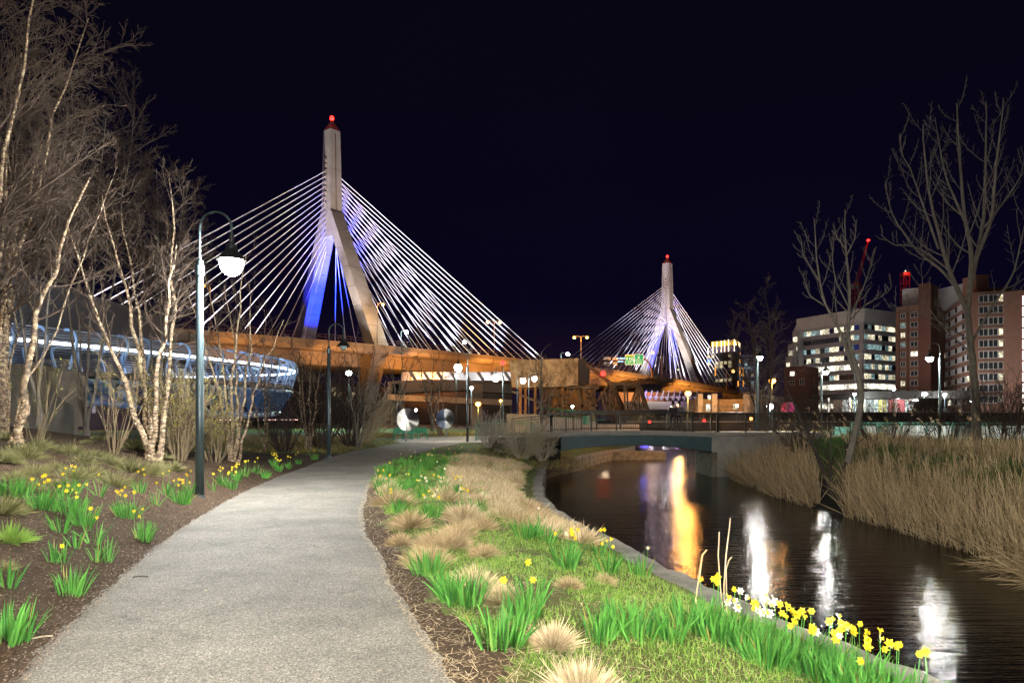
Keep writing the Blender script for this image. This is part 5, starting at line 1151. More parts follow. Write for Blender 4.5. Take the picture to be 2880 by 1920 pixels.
# green railing and promenade on the right
pg = thing("promenade_railing", "long pale green railing along the promenade behind the reeds", "railing", (X(2600, 46), 46, .25)); pgl = Vector(pg.location)
M_pgreen = mat("pale_green_paint", (.12, .30, .24), .5, noise=4, second=(.08, .22, .17))
railing(46.5, list(np.linspace(X(2395, 46.5), X(2960, 46.5), 9)), pg, pgl, m=M_pgreen, top=1.1, post=.085, bal=.12, zf=lambda x: .25, lattice=(X(2395, 46.5), X(2960, 46.5)))
pw = thing("promenade_wall", "low pale concrete wall panels behind the green promenade railing", "wall", (X(2640, 52), 52, .2)); pwl = Vector(pw.location)
for x0, x1, y0, m in ((2345, 2434, 1200, M_pgreen), (2436, 2470, 1198, M_conc), (2506, 2580, 1197, M_conc), (2582, 2680, 1197, M_white), (2682, 2740, 1197, M_cwd), (2742, 2800, 1198, M_conc), (2802, 2960, 1197, M_white)):
    k = MB(); k.box((X((x0+x1)/2, 52), 52.3, (.2+Z(y0, 52))/2), ((x1-x0)*52/F, .3, Z(y0, 52)-.2)); k.build("panel", m, pw, loc=-pwl)
k = MB(); k.box((X(2480, 45), 45.2, .38), (X(2640, 45)-X(2350, 45), .5, .30)); tag(k.build("kerb_bench", M_conc), "long low pale concrete kerb in front of the green railing", "kerb")
k = MB(); k.box((X(2600, 50), 48.4, .275), (26, 3.2, .03)); tag(k.build("promenade", M_plaza), kind="structure")
for px in (2520, 2700, 2860): light((X(px, 49), 49, 3.6), (.92, 1, .98), 500, .15)
mf = thing("metal_fence", "low dark fence with orange light behind it, right of the footbridge", "fence", (X(2180, 50), 50, .2)); mfl = Vector(mf.location)
railing(50, list(np.linspace(X(2120, 50), X(2345, 50), 5)), mf, mfl, m=M_black, top=1.0, zf=lambda x: .22)
for px, d in ((2165, 54),): light((X(px, d), d, .7), (1, .45, .12), 260, .1)
# ------------------------------------------------------------------ branching plants
def tubes(polys, n):
    """polys: list of (pts Kx3, radii K) with equal K -> verts, quads"""
    Pn = np.array([p for p, r in polys]); Rn = np.array([r for p, r in polys]); N, K, _ = Pn.shape
    T = np.empty_like(Pn); T[:, 1:-1] = Pn[:, 2:]-Pn[:, :-2]; T[:, 0] = Pn[:, 1]-Pn[:, 0]; T[:, -1] = Pn[:, -1]-Pn[:, -2]
    T /= np.linalg.norm(T, axis=2, keepdims=True)+1e-9
    m = T.mean(1); ref = np.where(np.abs(m[:, 2:3]) < .8, np.array([[0, 0, 1.]]), np.array([[1., 0, 0]]))
    A = np.cross(T, ref[:, None, :]); A /= np.linalg.norm(A, axis=2, keepdims=True)+1e-9; B = np.cross(T, A)
    an = np.arange(n)*2*np.pi/n
    V = Pn[:, :, None, :]+(A[:, :, None, :]*np.cos(an)[:, None]+B[:, :, None, :]*np.sin(an)[:, None])*Rn[:, :, None, None]
    i, k, j = np.meshgrid(np.arange(N), np.arange(K-1), np.arange(n), indexing='ij')
    a = (i*K+k)*n+j; b = (i*K+k)*n+(j+1) % n
    return V.reshape(-1, 3), np.stack([a, b, b+n, a+n], -1).reshape(-1, 4)
def tube_mesh(name, groups, m, smooth=True):
    Vs, Fs, off = [], [], 0
    for polys, n in groups:
        byk = {}
        for p, r in polys: byk.setdefault(len(p), []).append((p, r))
        for ps in byk.values():
            v, f = tubes(ps, n); Vs.append(v); Fs.append(f+off); off += len(v)
    return np_mesh(name, np.concatenate(Vs), [np.concatenate(Fs)], m, smooth)
def nrm(v): return v/(np.linalg.norm(v)+1e-9)
def grow(rg, p, d, L, r, lv, prm, out):
    """prm per level: dict(seg, wob, up, kids, ang, lr, start)"""
    q = prm[lv]; K = q['seg']; pts = [p]; rad = [r]; dd = nrm(np.array(d, float)); cur = np.array(p, float)
    for i in range(K):
        dd = nrm(dd+rg.normal(0, q['wob'], 3)+np.array([0, 0, q['up']]))
        cur = cur+dd*L/K; pts.append(cur); rad.append(max(r*(1-(i+1)/K*q.get('taper', .75)), .0018))
    out[lv].append((np.array(pts), np.array(rad)))
    if lv+1 < len(prm):
        nk = max(1, int(q['kids']*rg.uniform(.75, 1.25)))
        for j in range(nk):
            f = q['start']+(1-q['start'])*(j+rg.uniform(0, 1))/nk; f = min(f, .98); x = f*K; i0 = int(x); fr = x-i0
            b = pts[i0]*(1-fr)+pts[min(i0+1, K)]*fr; t = nrm(pts[min(i0+1, K)]-pts[i0])
            ax = nrm(np.cross(t, rg.normal(0, 1, 3))); a = math.radians(q['ang']*rg.uniform(.7, 1.3))
            nd = t*math.cos(a)+ax*math.sin(a)
            rr = r*(1-f*q.get('taper', .75))*q.get('rr', .5)
            grow(rg, b, nd, L*q['lr']*rg.uniform(.6, 1.2)*(1-.45*f if q.get('cone', True) else 1), rr, lv+1, prm, out)
M_birch = None
def birch_mat():
    m = bpy.data.materials.new("river_birch_bark"); m.use_nodes = True; n = m.node_tree; b = n.nodes["Principled BSDF"]
    tc = n.nodes.new("ShaderNodeTexCoord"); mp = n.nodes.new("ShaderNodeMapping"); mp.inputs["Scale"].default_value = (3.5, 3.5, 7.0); n.links.new(tc.outputs["Object"], mp.inputs[0])
    t = n.nodes.new("ShaderNodeTexNoise"); t.inputs["Scale"].default_value = 2.2; t.inputs["Detail"].default_value = 7; t.inputs["Roughness"].default_value = .75; n.links.new(mp.outputs[0], t.inputs["Vector"])
    r = n.nodes.new("ShaderNodeValToRGB"); e = r.color_ramp.elements; e[0].position = .44; e[0].color = (.07, .05, .035, 1); e[1].position = .55; e[1].color = (.36, .28, .17, 1)
    k = e.new(.49); k.color = (.22, .13, .07, 1); k = e.new(.68); k.color = (.48, .40, .27, 1); n.links.new(t.outputs["Fac"], r.inputs[0])
    n.links.new(r.outputs[0], b.inputs["Base Color"]); b.inputs["Roughness"].default_value = .75
    bp = n.nodes.new("ShaderNodeBump"); bp.inputs["Strength"].default_value = 1; bp.inputs["Distance"].default_value = .02; n.links.new(t.outputs["Fac"], bp.inputs["Height"]); n.links.new(bp.outputs[0], b.inputs["Normal"])
    return m
M_birch = birch_mat(); M_pale = mat("pale_grey_bark", (.17, .145, .11), .85, noise=5, second=(.10, .085, .07), bump=(12, .6, .02))
M_flake = leafmat("peeling_bark", (.40, .24, .14), (.75, .58, .38), .3)
M_twig = mat("birch_twigs", (.055, .035, .022), .85); M_twigd = mat("dark_twigs", (.07, .05, .04), .85); M_twigp = mat("pale_shrub_twigs", (.50, .42, .30), .8); M_cane = mat("tan_canes", (.20, .145, .08), .8)
M_bark = mat("grey_bark", (.20, .17, .135), .85, noise=5, second=(.11, .095, .08), bump=(12, .6, .02)); M_barkd = mat("dark_bark", (.08, .06, .05), .9, noise=5, second=(.04, .03, .025))
M_bud = leafmat("yellow_green_buds", (.22, .24, .03), (.40, .38, .06), .3)
def blades(base, hgt, wid, dirs, bend, rgn=None, segs=2):
    """flat tapering blades; base (N,3), dirs unit (N,3), bend (N,3) offset of the tip"""
    N = len(base); up = dirs; side = np.cross(up, np.random.normal(0, 1, (N, 3))); side /= np.linalg.norm(side, axis=1, keepdims=True)+1e-9
    h = hgt[:, None]; w = wid[:, None]; P0 = base; P1 = base+up*h*.4+bend*.22; P2 = base+up*h*.75+bend*.62; P3 = base+up*h+bend
    V = np.stack([P0-side*w*.35, P0+side*w*.35, P1-side*w*.5, P1+side*w*.5, P2-side*w*.36, P2+side*w*.36, P3], 1).reshape(-1, 3)
    i = np.arange(N)*7
    Q = np.concatenate([np.stack([i, i+1, i+3, i+2], 1), np.stack([i+2, i+3, i+5, i+4], 1)]); Tr = np.stack([i+4, i+5, i+6], 1)
    return V, Q, Tr
def blade_mesh(name, m, *args):
    V, Q, Tr = blades(*args); return np_mesh(name, V, [Q, Tr], m)
def specks(centers, size, m, name, rgs):
    """tiny bent quads: buds, flakes, chips"""
    N = len(centers); a = rgs.normal(0, 1, (N, 3)); a /= np.linalg.norm(a, axis=1, keepdims=True); b = np.cross(a, rgs.normal(0, 1, (N, 3))); b /= np.linalg.norm(b, axis=1, keepdims=True)
    s = (size*rgs.uniform(.6, 1.4, N))[:, None] if np.isscalar(size) else size[:, None]
    V = np.stack([centers-a*s-b*s*.6, centers+a*s-b*s*.6, centers+a*s+b*s*.6, centers-a*s+b*s*.6], 1).reshape(-1, 3); i = np.arange(N)*4
    return np_mesh(name, V, [np.stack([i, i+1, i+2, i+3], 1)], m)

# ---- birch clumps: every stem is a part, the twigs of the clump one crown part
def stem_path(rgs, base, tip, K=12, wob=.035, bow=None):
    base = np.array(base); tip = np.array(tip); L = np.linalg.norm(tip-base); pts = []
    bow = rgs.normal(0, .05*L, 3) if bow is None else np.array(bow)
    j = rgs.normal(0, wob, (K+1, 3)); j[0] = 0
    for i in range(K+1):
        f = i/K; pts.append(base+(tip-base)*f+bow*math.sin(f*math.pi)+j[i])
    return np.array(pts)
def birch(name, label, base, stems, seed, r0=.07, group="birches left of the path", dens=1.0, twig=.0042, crown_mat=None, bark=None, start=.35):
    rgs = np.random.RandomState(seed); t = thing(name, label, "tree", base, 0, group); b0 = np.array(base)
    levels = [[], [], [], []]
    for (tip, rb) in stems:
        tip = np.array(tip); L = np.linalg.norm(tip-b0)
        off = rgs.normal(0, .07, 3); off[2] = -.12
        pts = stem_path(rgs, off, tip-b0, bow=[-(tip-b0)[0]*.10, 0, 0] + rgs.normal(0, .02*L, 3)); K = len(pts)-1
        rad = np.array([rb*(1-.82*(i/K))*(1+.35*math.exp(-i*1.2)) for i in range(K+1)])*.88*rgs.uniform(.93, 1.07, K+1)
        V, Q = tubes([(pts, rad)], 9); me = np_mesh("trunk", V, [Q], bark or M_birch, True); so_ = link("trunk", me, t)
        if bark is None:     # curling bark flakes
            nf = 170; f = rgs.uniform(0, .75, nf); idx = f*K; c = np.stack([np.interp(idx, np.arange(K+1), pts[:, k]) for k in range(3)], 1); rr = np.interp(idx, np.arange(K+1), rad)
            an = rgs.uniform(0, 6.28, nf); c += np.stack([np.cos(an)*rr*1.08, np.sin(an)*rr*1.08, np.zeros(nf)], 1)
            link("bark_flakes", specks(c, rr*.36, M_flake, "bark_flakes", rgs), so_)["kind"] = "stuff"
        nb = int(20*dens)
        for j in range(nb):
            f = start+(1-start)*(j+rgs.uniform(0, 1))/nb; f = min(f, .985); x = f*K; i0 = int(x); bp_ = pts[i0]*(1-(x-i0))+pts[i0+1]*(x-i0); tdir = nrm(pts[i0+1]-pts[i0])
            ax = nrm(np.cross(tdir, rgs.normal(0, 1, 3))); a = math.radians(rgs.uniform(30, 65)); nd = tdir*math.cos(a)+ax*math.sin(a)
            prm = [dict(seg=6, wob=.13, up=.06, kids=7*dens, ang=38, lr=.45, start=.15, rr=.6), dict(seg=4, wob=.16, up=.03, kids=5*dens, ang=38, lr=.5, start=.15, rr=.6), dict(seg=3, wob=.2, up=0, kids=0, ang=0, lr=0, start=0)]
            out = [[], [], []]; grow(rgs, bp_, nd, L*.30*rgs.uniform(.6, 1.2)*(1.15-f*.75), max(rb*(1-.8*f)*.42, twig*1.6), 0, prm, out)
            for k in range(3): levels[k].extend(out[k])
    for k in (1, 2): levels[k] = [(p, np.maximum(r_, twig*(.8 if k == 2 else 1))) for p, r_ in levels[k]]
    link("branches", tube_mesh("branches", [(levels[0], 5)], bark or crown_mat or M_twig), t)
    if levels[1]: link("twigs", tube_mesh("twigs", [(levels[1], 3), (levels[2], 3)], crown_mat or M_twig, False), t)["kind"] = "stuff"
    return t
def tip(px, py, d): return tuple(P(px, py, d))
h = hit
b1 = h(425, 1292); d1 = b1.y
birch("river_birch", "cluster of five leaning birch stems with peeling bark, left of the lamp post", b1, [(tip(190, 640, d1-1), .082), (tip(285, 560, d1+.4), .078), (tip(345, 600, d1+1), .07), (tip(480, 500, d1+.3), .072), (tip(500, 690, d1-.6), .078)], 1, start=.5)
b2 = h(655, 1296); d2 = b2.y
birch("river_birch", "birch cluster spreading from its base just right of the near lamp post", b2, [(tip(500, 760, d2), .055), (tip(560, 720, d2+1), .045), (tip(628, 790, d2+.5), .05), (tip(690, 720, d2), .06), (tip(705, 800, d2+1), .05), (tip(800, 900, d2-.5), .045)], 2, dens=.6, start=.45)
b3 = h(30, 1262); d3 = b3.y
birch("river_birch", "birch stem leaning right in front of the concrete abutment, nearest to the left edge", b3, [(tip(260, 500, d3+.5), .088), (tip(330, 470, d3+1.5), .03)], 3, dens=.9, start=.45)
b4 = h(2, 1215); d4 = b4.y
birch("river_birch", "pair of birch stems rising straight at the very left edge", b4, [(tip(25, 380, d4), .09), (tip(120, 410, d4+.4), .085), (tip(70, 520, d4+.6), .04)], 4, dens=.9, start=.3)
# big bare trees behind them, up to the frame's top
def bare(name, label, base, stems, seed, dens=1.0, group=None, m=None, start=.22, bark=None, twig=.0045):
    return birch(name, label, base, stems, seed, group=group, dens=dens*1.22, twig=twig*.72, crown_mat=m or M_twig, bark=bark or (None if seed == 5 else M_bark), start=start)
bare("bare_tree", "tall bare tree with a brown haze of twigs filling the upper left corner", (X(-60, 13), 13, 1.4), [(tip(-40, -250, 13), .10), (tip(120, -60, 12.4), .07), (tip(60, 150, 13.5), .06), (tip(250, 60, 14), .055)], 5, 1.35, twig=.006)
bare("bare_tree", "bare tree with a rounded twiggy crown behind the birch clumps, left of the near lamp", (X(250, 21), 21, .9), [(tip(190, 300, 21), .065), (tip(300, 330, 20.5), .06), (tip(380, 300, 22), .06), (tip(240, 480, 20.5), .05)], 6, 1.3, start=.5, twig=.007)
bare("bare_tree", "bare tree whose fine crown reaches the near lamp's arm from the left", (X(455, 26), 26, .2), [(tip(440, 470, 26), .07), (tip(380, 520, 26.5), .06), (tip(520, 520, 26), .06), (tip(470, 620, 25), .05)], 7, 1.15, start=.5, twig=.008)
bare("bare_tree", "bare thin-twigged tree filling the space between the two left birches", (X(110, 18), 18, 1.5), [(tip(60, 350, 18), .06), (tip(150, 300, 18.5), .06), (tip(190, 520, 17.5), .05)], 8, 1.3, start=.45, twig=.006)
# thin trees in front of the orange deck
for i, (px, bpy_, d, tips, lab) in enumerate(((745, 1270, 32, ((700, 900), (742, 870), (770, 900)), "thin bare sapling before the orange bridge deck, just right of the blue footbridge's end"),
        (868, 1260, 34, ((830, 960), (880, 940), (912, 960), (850, 1000)), "slim dark tree in front of the orange deck, left of the unlit lamp post"),
        (1010, 1255, 36, ((960, 940), (1000, 950), (1060, 980)), "bare tree with a few reddish leaves right of the unlit lamp post"),
        (1120, 1215, 58, ((1085, 980), (1130, 960), (1165, 1000)), "reddish bare tree behind the left steel disc"),
        (1215, 1205, 66, ((1180, 1010), (1220, 990), (1250, 1010)), "bare tree before the white floodlit struts"))):
    base = (X(px, d), d, max(-.2, Z(bpy_, d)-.1) if d > 50 else 0)
    birch("bare_tree", lab, base, [(tip(a_, c_, d+rng.uniform(-.8, .8)), .055*d/32) for a_, c_ in tips], 20+i, dens=.55, group="bare trees before the orange deck", twig=.008*d/32, crown_mat=M_twigd, bark=M_bark if i not in (0, 1) else M_birch, start=.3)
birch("white_birch", "white-stemmed birch cluster right behind the right steel disc", (X(1238, 63), 63, 0), [(tip(1190, 1085, 63), .09), (tip(1222, 1075, 63), .08), (tip(1240, 1070, 64), .10), (tip(1255, 1075, 63), .08)], 31, dens=.5, group="white birches", twig=.012, start=.5)
bare("plaza_tree", "bare tree with spreading branches in front of the counterweight block", (X(1523, 46), 46, .2), [(tip(1524, 985, 46), .15), (tip(1508, 1040, 46), .07), (tip(1548, 1060, 46), .07)], 32, .7, m=M_twig, twig=.011, start=.18)
bare("fine_dark_tree", "dark fine-branched tree between the gold-crowned block and the office building", (X(2150, 75), 75, .2), [(tip(2100, 850, 75), .22), (tip(2150, 810, 75), .2), (tip(2190, 880, 76), .18), (tip(2060, 900, 75), .16)], 33, .9, m=M_twigd, bark=M_barkd, twig=.022)
# upswept pale trees on the right bank
def upswept(label, base, limbs, seed, rb, group, kids=(9, 6), m=None, tw=.007):
    rgs = np.random.RandomState(seed); t = thing("upswept_tree", label, "tree", base, 0, group); b0 = np.array(base); lv = [[], [], []]
    for li, (pix, r0, r1) in enumerate(limbs):
        pts = np.array([tuple(P(px, py, d)) for px, py, d in pix])-b0
        # smooth the pixel-traced limb
        s_ = np.concatenate([[0], np.cumsum(np.linalg.norm(np.diff(pts, axis=0), axis=1))]); u_ = np.linspace(0, s_[-1], 14)
        q = np.stack([np.interp(u_, s_, pts[:, k]) for k in range(3)], 1); q[1:-1] = (q[:-2]+2*q[1:-1]+q[2:])/4; q += rgs.normal(0, .012, q.shape)*np.linspace(0, 1, 14)[:, None]
        r0 *= .8; r1 *= .8; rad = np.linspace(r0, r1, 14); V, Q = tubes([(q, rad)], 8); link("trunk" if li == 0 else "limb", np_mesh("limb", V, [Q], M_pale, True), t)
        L = s_[-1]
        if li == 0: continue
        for j in range(kids[0]):
            f = .18+.8*(j+rgs.uniform(0, 1))/kids[0]; f = min(f, .97); x = f*13; i0 = int(x); bp_ = q[i0]*(1-x+i0)+q[i0+1]*(x-i0); td = nrm(q[i0+1]-q[i0])
            ax = nrm(np.cross(td, rgs.normal(0, 1, 3))); a = math.radians(rgs.uniform(35, 60)); nd = td*math.cos(a)+ax*math.sin(a)
            prm = [dict(seg=7, wob=.05, up=.16, kids=kids[1], ang=50, lr=.22, start=.15, rr=.45, taper=.7), dict(seg=3, wob=.1, up=.18, kids=0, ang=0, lr=0, start=0)]
            out = [[], []]; grow(rgs, bp_, nd, L*.31*(1.1-f*.6)*rgs.uniform(.7, 1.2), max((r0+(r1-r0)*f)*.38, tw*1.3), 0, prm, out)
            lv[0] += out[0]; lv[1] += out[1]
    lv = [[(p, np.maximum(r_, tw*(1-.15*k))) for p, r_ in l_] for k, l_ in enumerate(lv)]
    link("branches", tube_mesh("branches", [(lv[0], 5)], M_pale), t); link("twigs", tube_mesh("twigs", [(lv[1], 3)], m or M_pale), t)["kind"] = "stuff"
    return t
D1 = 27
def Lm(pts, r0, r1, d=D1, dd=0): return ([(px, py, d+dd*i/max(1, len(pts)-1)) for i, (px, py) in enumerate(pts)], r0, r1)
upswept("tall pale bare tree with upswept limbs near the right edge, before the brick building", (X(2748, D1), D1, -.1), [
    Lm([(2748, 1260), (2745, 1150), (2735, 1020), (2722, 900), (2720, 860)], .215, .14),
    Lm([(2722, 880), (2700, 830), (2668, 760), (2635, 640), (2610, 540), (2600, 430), (2594, 350)], .12, .018, dd=-1),
    Lm([(2722, 870), (2730, 790), (2735, 700), (2712, 620), (2698, 430), (2690, 290)], .13, .02),
    Lm([(2730, 800), (2752, 700), (2768, 620), (2772, 430), (2775, 285)], .12, .02, dd=1),
    Lm([(2740, 740), (2790, 620), (2800, 480), (2818, 330), (2822, 275)], .10, .018, dd=-1),
    Lm([(2722, 870), (2680, 790), (2640, 750), (2590, 720), (2530, 640), (2500, 590), (2490, 510)], .09, .014, dd=1.5),
    Lm([(2668, 760), (2620, 720), (2570, 690), (2510, 690), (2478, 660)], .05, .012),
    Lm([(2640, 700), (2590, 560), (2560, 470), (2535, 440), (2530, 380)], .06, .012, dd=-1.5),
    Lm([(2735, 960), (2790, 860), (2850, 780), (2880, 640), (2900, 560)], .07, .014, dd=1),
    Lm([(2768, 640), (2830, 560), (2870, 500), (2885, 430)], .06, .012), Lm([(2740, 1000), (2660, 930), (2600, 850), (2590, 740)], .045, .01, dd=1),
    Lm([(2730, 960), (2640, 900), (2560, 880), (2500, 850)], .04, .01, dd=-1), Lm([(2712, 620), (2660, 500), (2640, 400), (2630, 330)], .06, .012, dd=1)], 41, .27, None, kids=(12, 10), tw=.0065)
D2_ = 23
upswept("pale bare tree with a leaning trunk splitting in two before the office building", (X(2395, D2_), D2_, -.5), [
    Lm([(2385, 1300), (2410, 1200), (2425, 1120), (2415, 1060), (2385, 960), (2380, 920)], .15, .10, D2_),
    Lm([(2400, 1040), (2360, 920), (2320, 860), (2305, 790), (2293, 690), (2290, 615)], .085, .013, D2_, -.6),
    Lm([(2385, 960), (2388, 880), (2390, 800), (2378, 700), (2375, 590)], .085, .013, D2_),
    Lm([(2388, 890), (2420, 830), (2445, 760), (2460, 700)], .05, .01, D2_, 1), Lm([(2320, 860), (2275, 830), (2260, 780), (2248, 760)], .035, .009, D2_, .5),
    Lm([(2385, 860), (2350, 790), (2340, 730), (2345, 650)], .035, .009, D2_, -1), Lm([(2390, 900), (2440, 850), (2490, 830), (2508, 800)], .035, .009, D2_, .6),
    Lm([(2305, 790), (2260, 720), (2250, 660)], .03, .008, D2_, .5), Lm([(2378, 700), (2350, 660), (2343, 630)], .03, .008, D2_), Lm([(2380, 720), (2405, 670), (2408, 620)], .03, .008, D2_)], 42, .15, None, kids=(10, 9), tw=.0055)
def shrub(name, label, base, H, W, n, seed, m, rb=.02, group=None, buds=0, up=.10, lean=(0, 0), tw=.004, kids=(5, 4), st=.3):
    rgs = np.random.RandomState(seed); t = thing(name, label, "shrub", base, 0, group); lv = [[], [], []]
    for i in range(n):
        a = rgs.uniform(0, 6.28); s_ = rgs.uniform(.15, 1); d = np.array([math.cos(a)*s_*W/H+lean[0], math.sin(a)*s_*W/H+lean[1], 1.0]); b_ = np.array([math.cos(a)*.1, math.sin(a)*.1, -.05])*W
        prm = [dict(seg=7, wob=.10, up=up*.3, kids=kids[0], ang=30, lr=.45, start=st, rr=.6), dict(seg=4, wob=.16, up=up, kids=kids[1], ang=38, lr=.45, start=.15, rr=.6), dict(seg=3, wob=.2, up=up, kids=0, ang=0, lr=0, start=0)]
        grow(rgs, b_, d, H*rgs.uniform(.7, 1.05), rb*rgs.uniform(.6, 1.1), 0, prm, lv)
    lv = [[(p, np.maximum(r_, tw*(1-.12*k))) for p, r_ in l_] for k, l_ in enumerate(lv)]
    link("stems", tube_mesh("stems", [(lv[0], 5)], m), t); link("twigs", tube_mesh("twigs", [(lv[1], 3), (lv[2], 3)], m, False), t)["kind"] = "stuff"
    if buds:
        c = np.concatenate([p[rgs.randint(1, len(p), 2)] for p, r_ in lv[1]+lv[2]]); c = c[rgs.permutation(len(c))[:buds]]+rgs.normal(0, .012, (min(buds, len(c)), 3))
        link("buds", specks(c, .013*max(1, base[1]/16), M_bud, "buds", rgs), t)["kind"] = "stuff"
    return t
q = h(95, 1235); shrub("budding_shrub", "sparse shrub with yellow-green buds before the concrete abutment", q, 1.9, 1.2, 13, 51, M_cane, .011, buds=1500, kids=(3, 3))
q = h(320, 1275); shrub("budding_shrub", "budding shrub of straight canes left of the birch cluster", q, 2.3, .8, 18, 52, M_cane, .011, buds=1500, kids=(3, 3))
q = h(505, 1292); shrub("budding_shrub", "dense budding shrub of tan canes between birch cluster and lamp post", q, 2.2, 1.2, 40, 53, M_cane, .009, buds=4500, kids=(6, 5), tw=.005)
q = h(600, 1298); shrub("budding_shrub", "rounded yellow-budded shrub behind the near lamp post", q, 1.9, 1.6, 40, 54, M_cane, .009, buds=8000, kids=(5, 5), lean=(-.12, 0), tw=.005)
q = h(410, 1290); shrub("brown_shrub", "tangled brown shrub behind the five-stemmed birch cluster", (q.x, q.y+1.2, .5), 2.3, 1.4, 34, 55, M_twig, .012, kids=(6, 5), tw=.006)
shrub("vase_shrub", "large vase-shaped shrub lit on its right side, between lamp post and discs", (X(905, 38), 38, -.02), 4.9, 2.6, 44, 56, M_twigd, .05, kids=(7, 6), tw=.009)
shrub("vase_shrub", "vase-shaped shrub with bright twigs just left of the benches", (X(1012, 44), 44, -.02), 3.9, 3.0, 48, 57, M_twigp, .035, kids=(7, 5), tw=.010, lean=(.25, 0))
shrub("vase_shrub", "small dark shrub in front of the vase-shaped one, on dry ground cover", (X(985, 39), 39, -.02), 3.6, 1.8, 40, 58, M_twigd, .035, kids=(6, 5), tw=.009)
shrub("dark_shrub", "dark shrub in the shade left of the unlit lamp post", (X(800, 33), 33, -.02), 2.6, 2.2, 40, 59, M_twigd, .03, kids=(6, 5), tw=.008)
shrub("white_twig_shrub", "whitish twiggy shrub right of the plaza lamp post", (X(1372, 42.5), 42.5, -.1), 2.2, 1.7, 24, 60, mat("whitish_twigs", (.5, .43, .38), .8), .022, kids=(9, 7), tw=.0065, st=.15)  # one even whitish twig colour
shrub("grey_shrub", "wide grey twiggy shrub before the footbridge's left end", (X(1470, 37.5), 37.5, -.45), 2.4, 2.7, 34, 61, M_twigp, .022, kids=(10, 8), tw=.0055, up=-.02, st=.1)
shrub("grey_shrub", "low grey shrub against the stone abutment", (X(1525, 37.2), 37.2, -.6), 1.8, 1.7, 20, 62, M_twigp, .02, kids=(9, 8), tw=.0055, up=-.02, st=.1)
dD = 26.0
shrub("dark_sapling", "dark multi-stemmed sapling standing in the reeds in front of the leaning tree", (X(2350, dD), dD, float(terrR(X(2350, dD), dD))), 4.6, 1.3, 5, 63, M_barkd, .065, kids=(7, 5), tw=.008)
for i, (px, d, H, W, z0, lab) in enumerate(((2500, 30, 3.0, 3.0, .1, "tangle of thin branches behind the reeds, middle of the right bank"), (2660, 32, 2.8, 2.6, .1, "bare bush behind the reeds below the brick building"), (2800, 28, 3.6, 2.4, 0, "dark bush at the foot of the tall pale tree"),
        (2870, 25, 3.4, 2.0, -.1, "bare bush at the right edge behind the reeds"), (2250, 34, 3.2, 3.4, .1, "spindly dark bush left of the dark sapling"), (2150, 46, 3.4, 2.5, .2, "dark bush around the foot of the white-lit pole"))):
    shrub("bare_bush", lab, (X(px, d), d, z0), H, W, 26, 70+i, M_twigd if i % 2 == 0 else M_twig, .03, group="bare bushes on the right bank", kids=(6, 5), tw=.008)
# ------------------------------------------------------------------ flowers, cut grass mounds, reeds
R_ = np.random.RandomState(5)
M_leaf = leafmat("daffodil_leaf", (.04, .17, .03), (.17, .46, .08), .35, old=(.30, .26, .08)); M_straw = leafmat("cut_straw", (.46, .33, .17), (.85, .68, .43), .2, .7)
M_strawb = leafmat("brown_straw", (.36, .25, .12), (.70, .54, .31), .2, .7)
M_grass = leafmat("fresh_grass", (.14, .28, .04), (.34, .50, .10), .35); M_grassdry = leafmat("dry_green_tuft", (.13, .15, .05), (.36, .32, .15), .2)
M_reed = leafmat("dry_reed", (.24, .16, .08), (.80, .62, .36), .25, .75, old=(.10, .065, .035))
M_yel2 = mat("yellow_petal", (.88, .72, .03), .5, noise=30, second=(.85, .6, .02)); M_oran = mat("deep_yellow_trumpet", (.88, .58, .01), .5); M_wpet = mat("white_petal", (.82, .80, .68), .5)
def mound(n, r, h, m, seed, name, spread=1.0, w=.006):
    g = np.random.RandomState(seed); a = g.uniform(0, 6.28, n); q = np.sqrt(g.uniform(0, 1, n)); base = np.stack([np.cos(a)*q*r*.55, np.sin(a)*q*r*.55, np.full(n, -.02)], 1)
    d = np.stack([np.cos(a)*q*1.15*spread, np.sin(a)*q*1.15*spread, 1.05-q*.75], 1)+g.normal(0, .17, (n, 3)); d /= np.linalg.norm(d, axis=1, keepdims=True)
    hh = h*np.where(g.uniform(0, 1, n) < .12, g.uniform(.9, 1.35, n), g.uniform(.62, 1.05, n))*(1-.12*q); bend = g.normal(0, .02, (n, 3))-np.array([0, 0, 1])*(q*q*.03)[:, None]
    np.random.seed(seed); return blade_mesh(name, m, base, hh, np.full(n, w)*g.uniform(.6, 1.3, n), d, bend)
def leafclump(n, r, h, seed, name="leaves", w=.017):
    g = np.random.RandomState(seed); a = g.uniform(0, 6.28, n); q = np.sqrt(g.uniform(0, 1, n)); base = np.stack([np.cos(a)*q*r, np.sin(a)*q*r*.8, np.full(n, -.02)], 1)
    d = np.stack([np.cos(a)*q*.28, np.sin(a)*q*.28, np.ones(n)], 1)+g.normal(0, .09, (n, 3)); d /= np.linalg.norm(d, axis=1, keepdims=True)
    hh = h*g.uniform(.6, 1.08, n); bend = np.stack([np.cos(a), np.sin(a), -.2*np.ones(n)], 1)*(np.where(g.uniform(0, 1, n) < .2, g.uniform(.25, .6, n), g.uniform(0, .16, n))*hh)[:, None]
    np.random.seed(seed); return blade_mesh(name, M_leaf, base, hh, np.full(n, w)*g.uniform(.7, 1.2, n), d, bend)
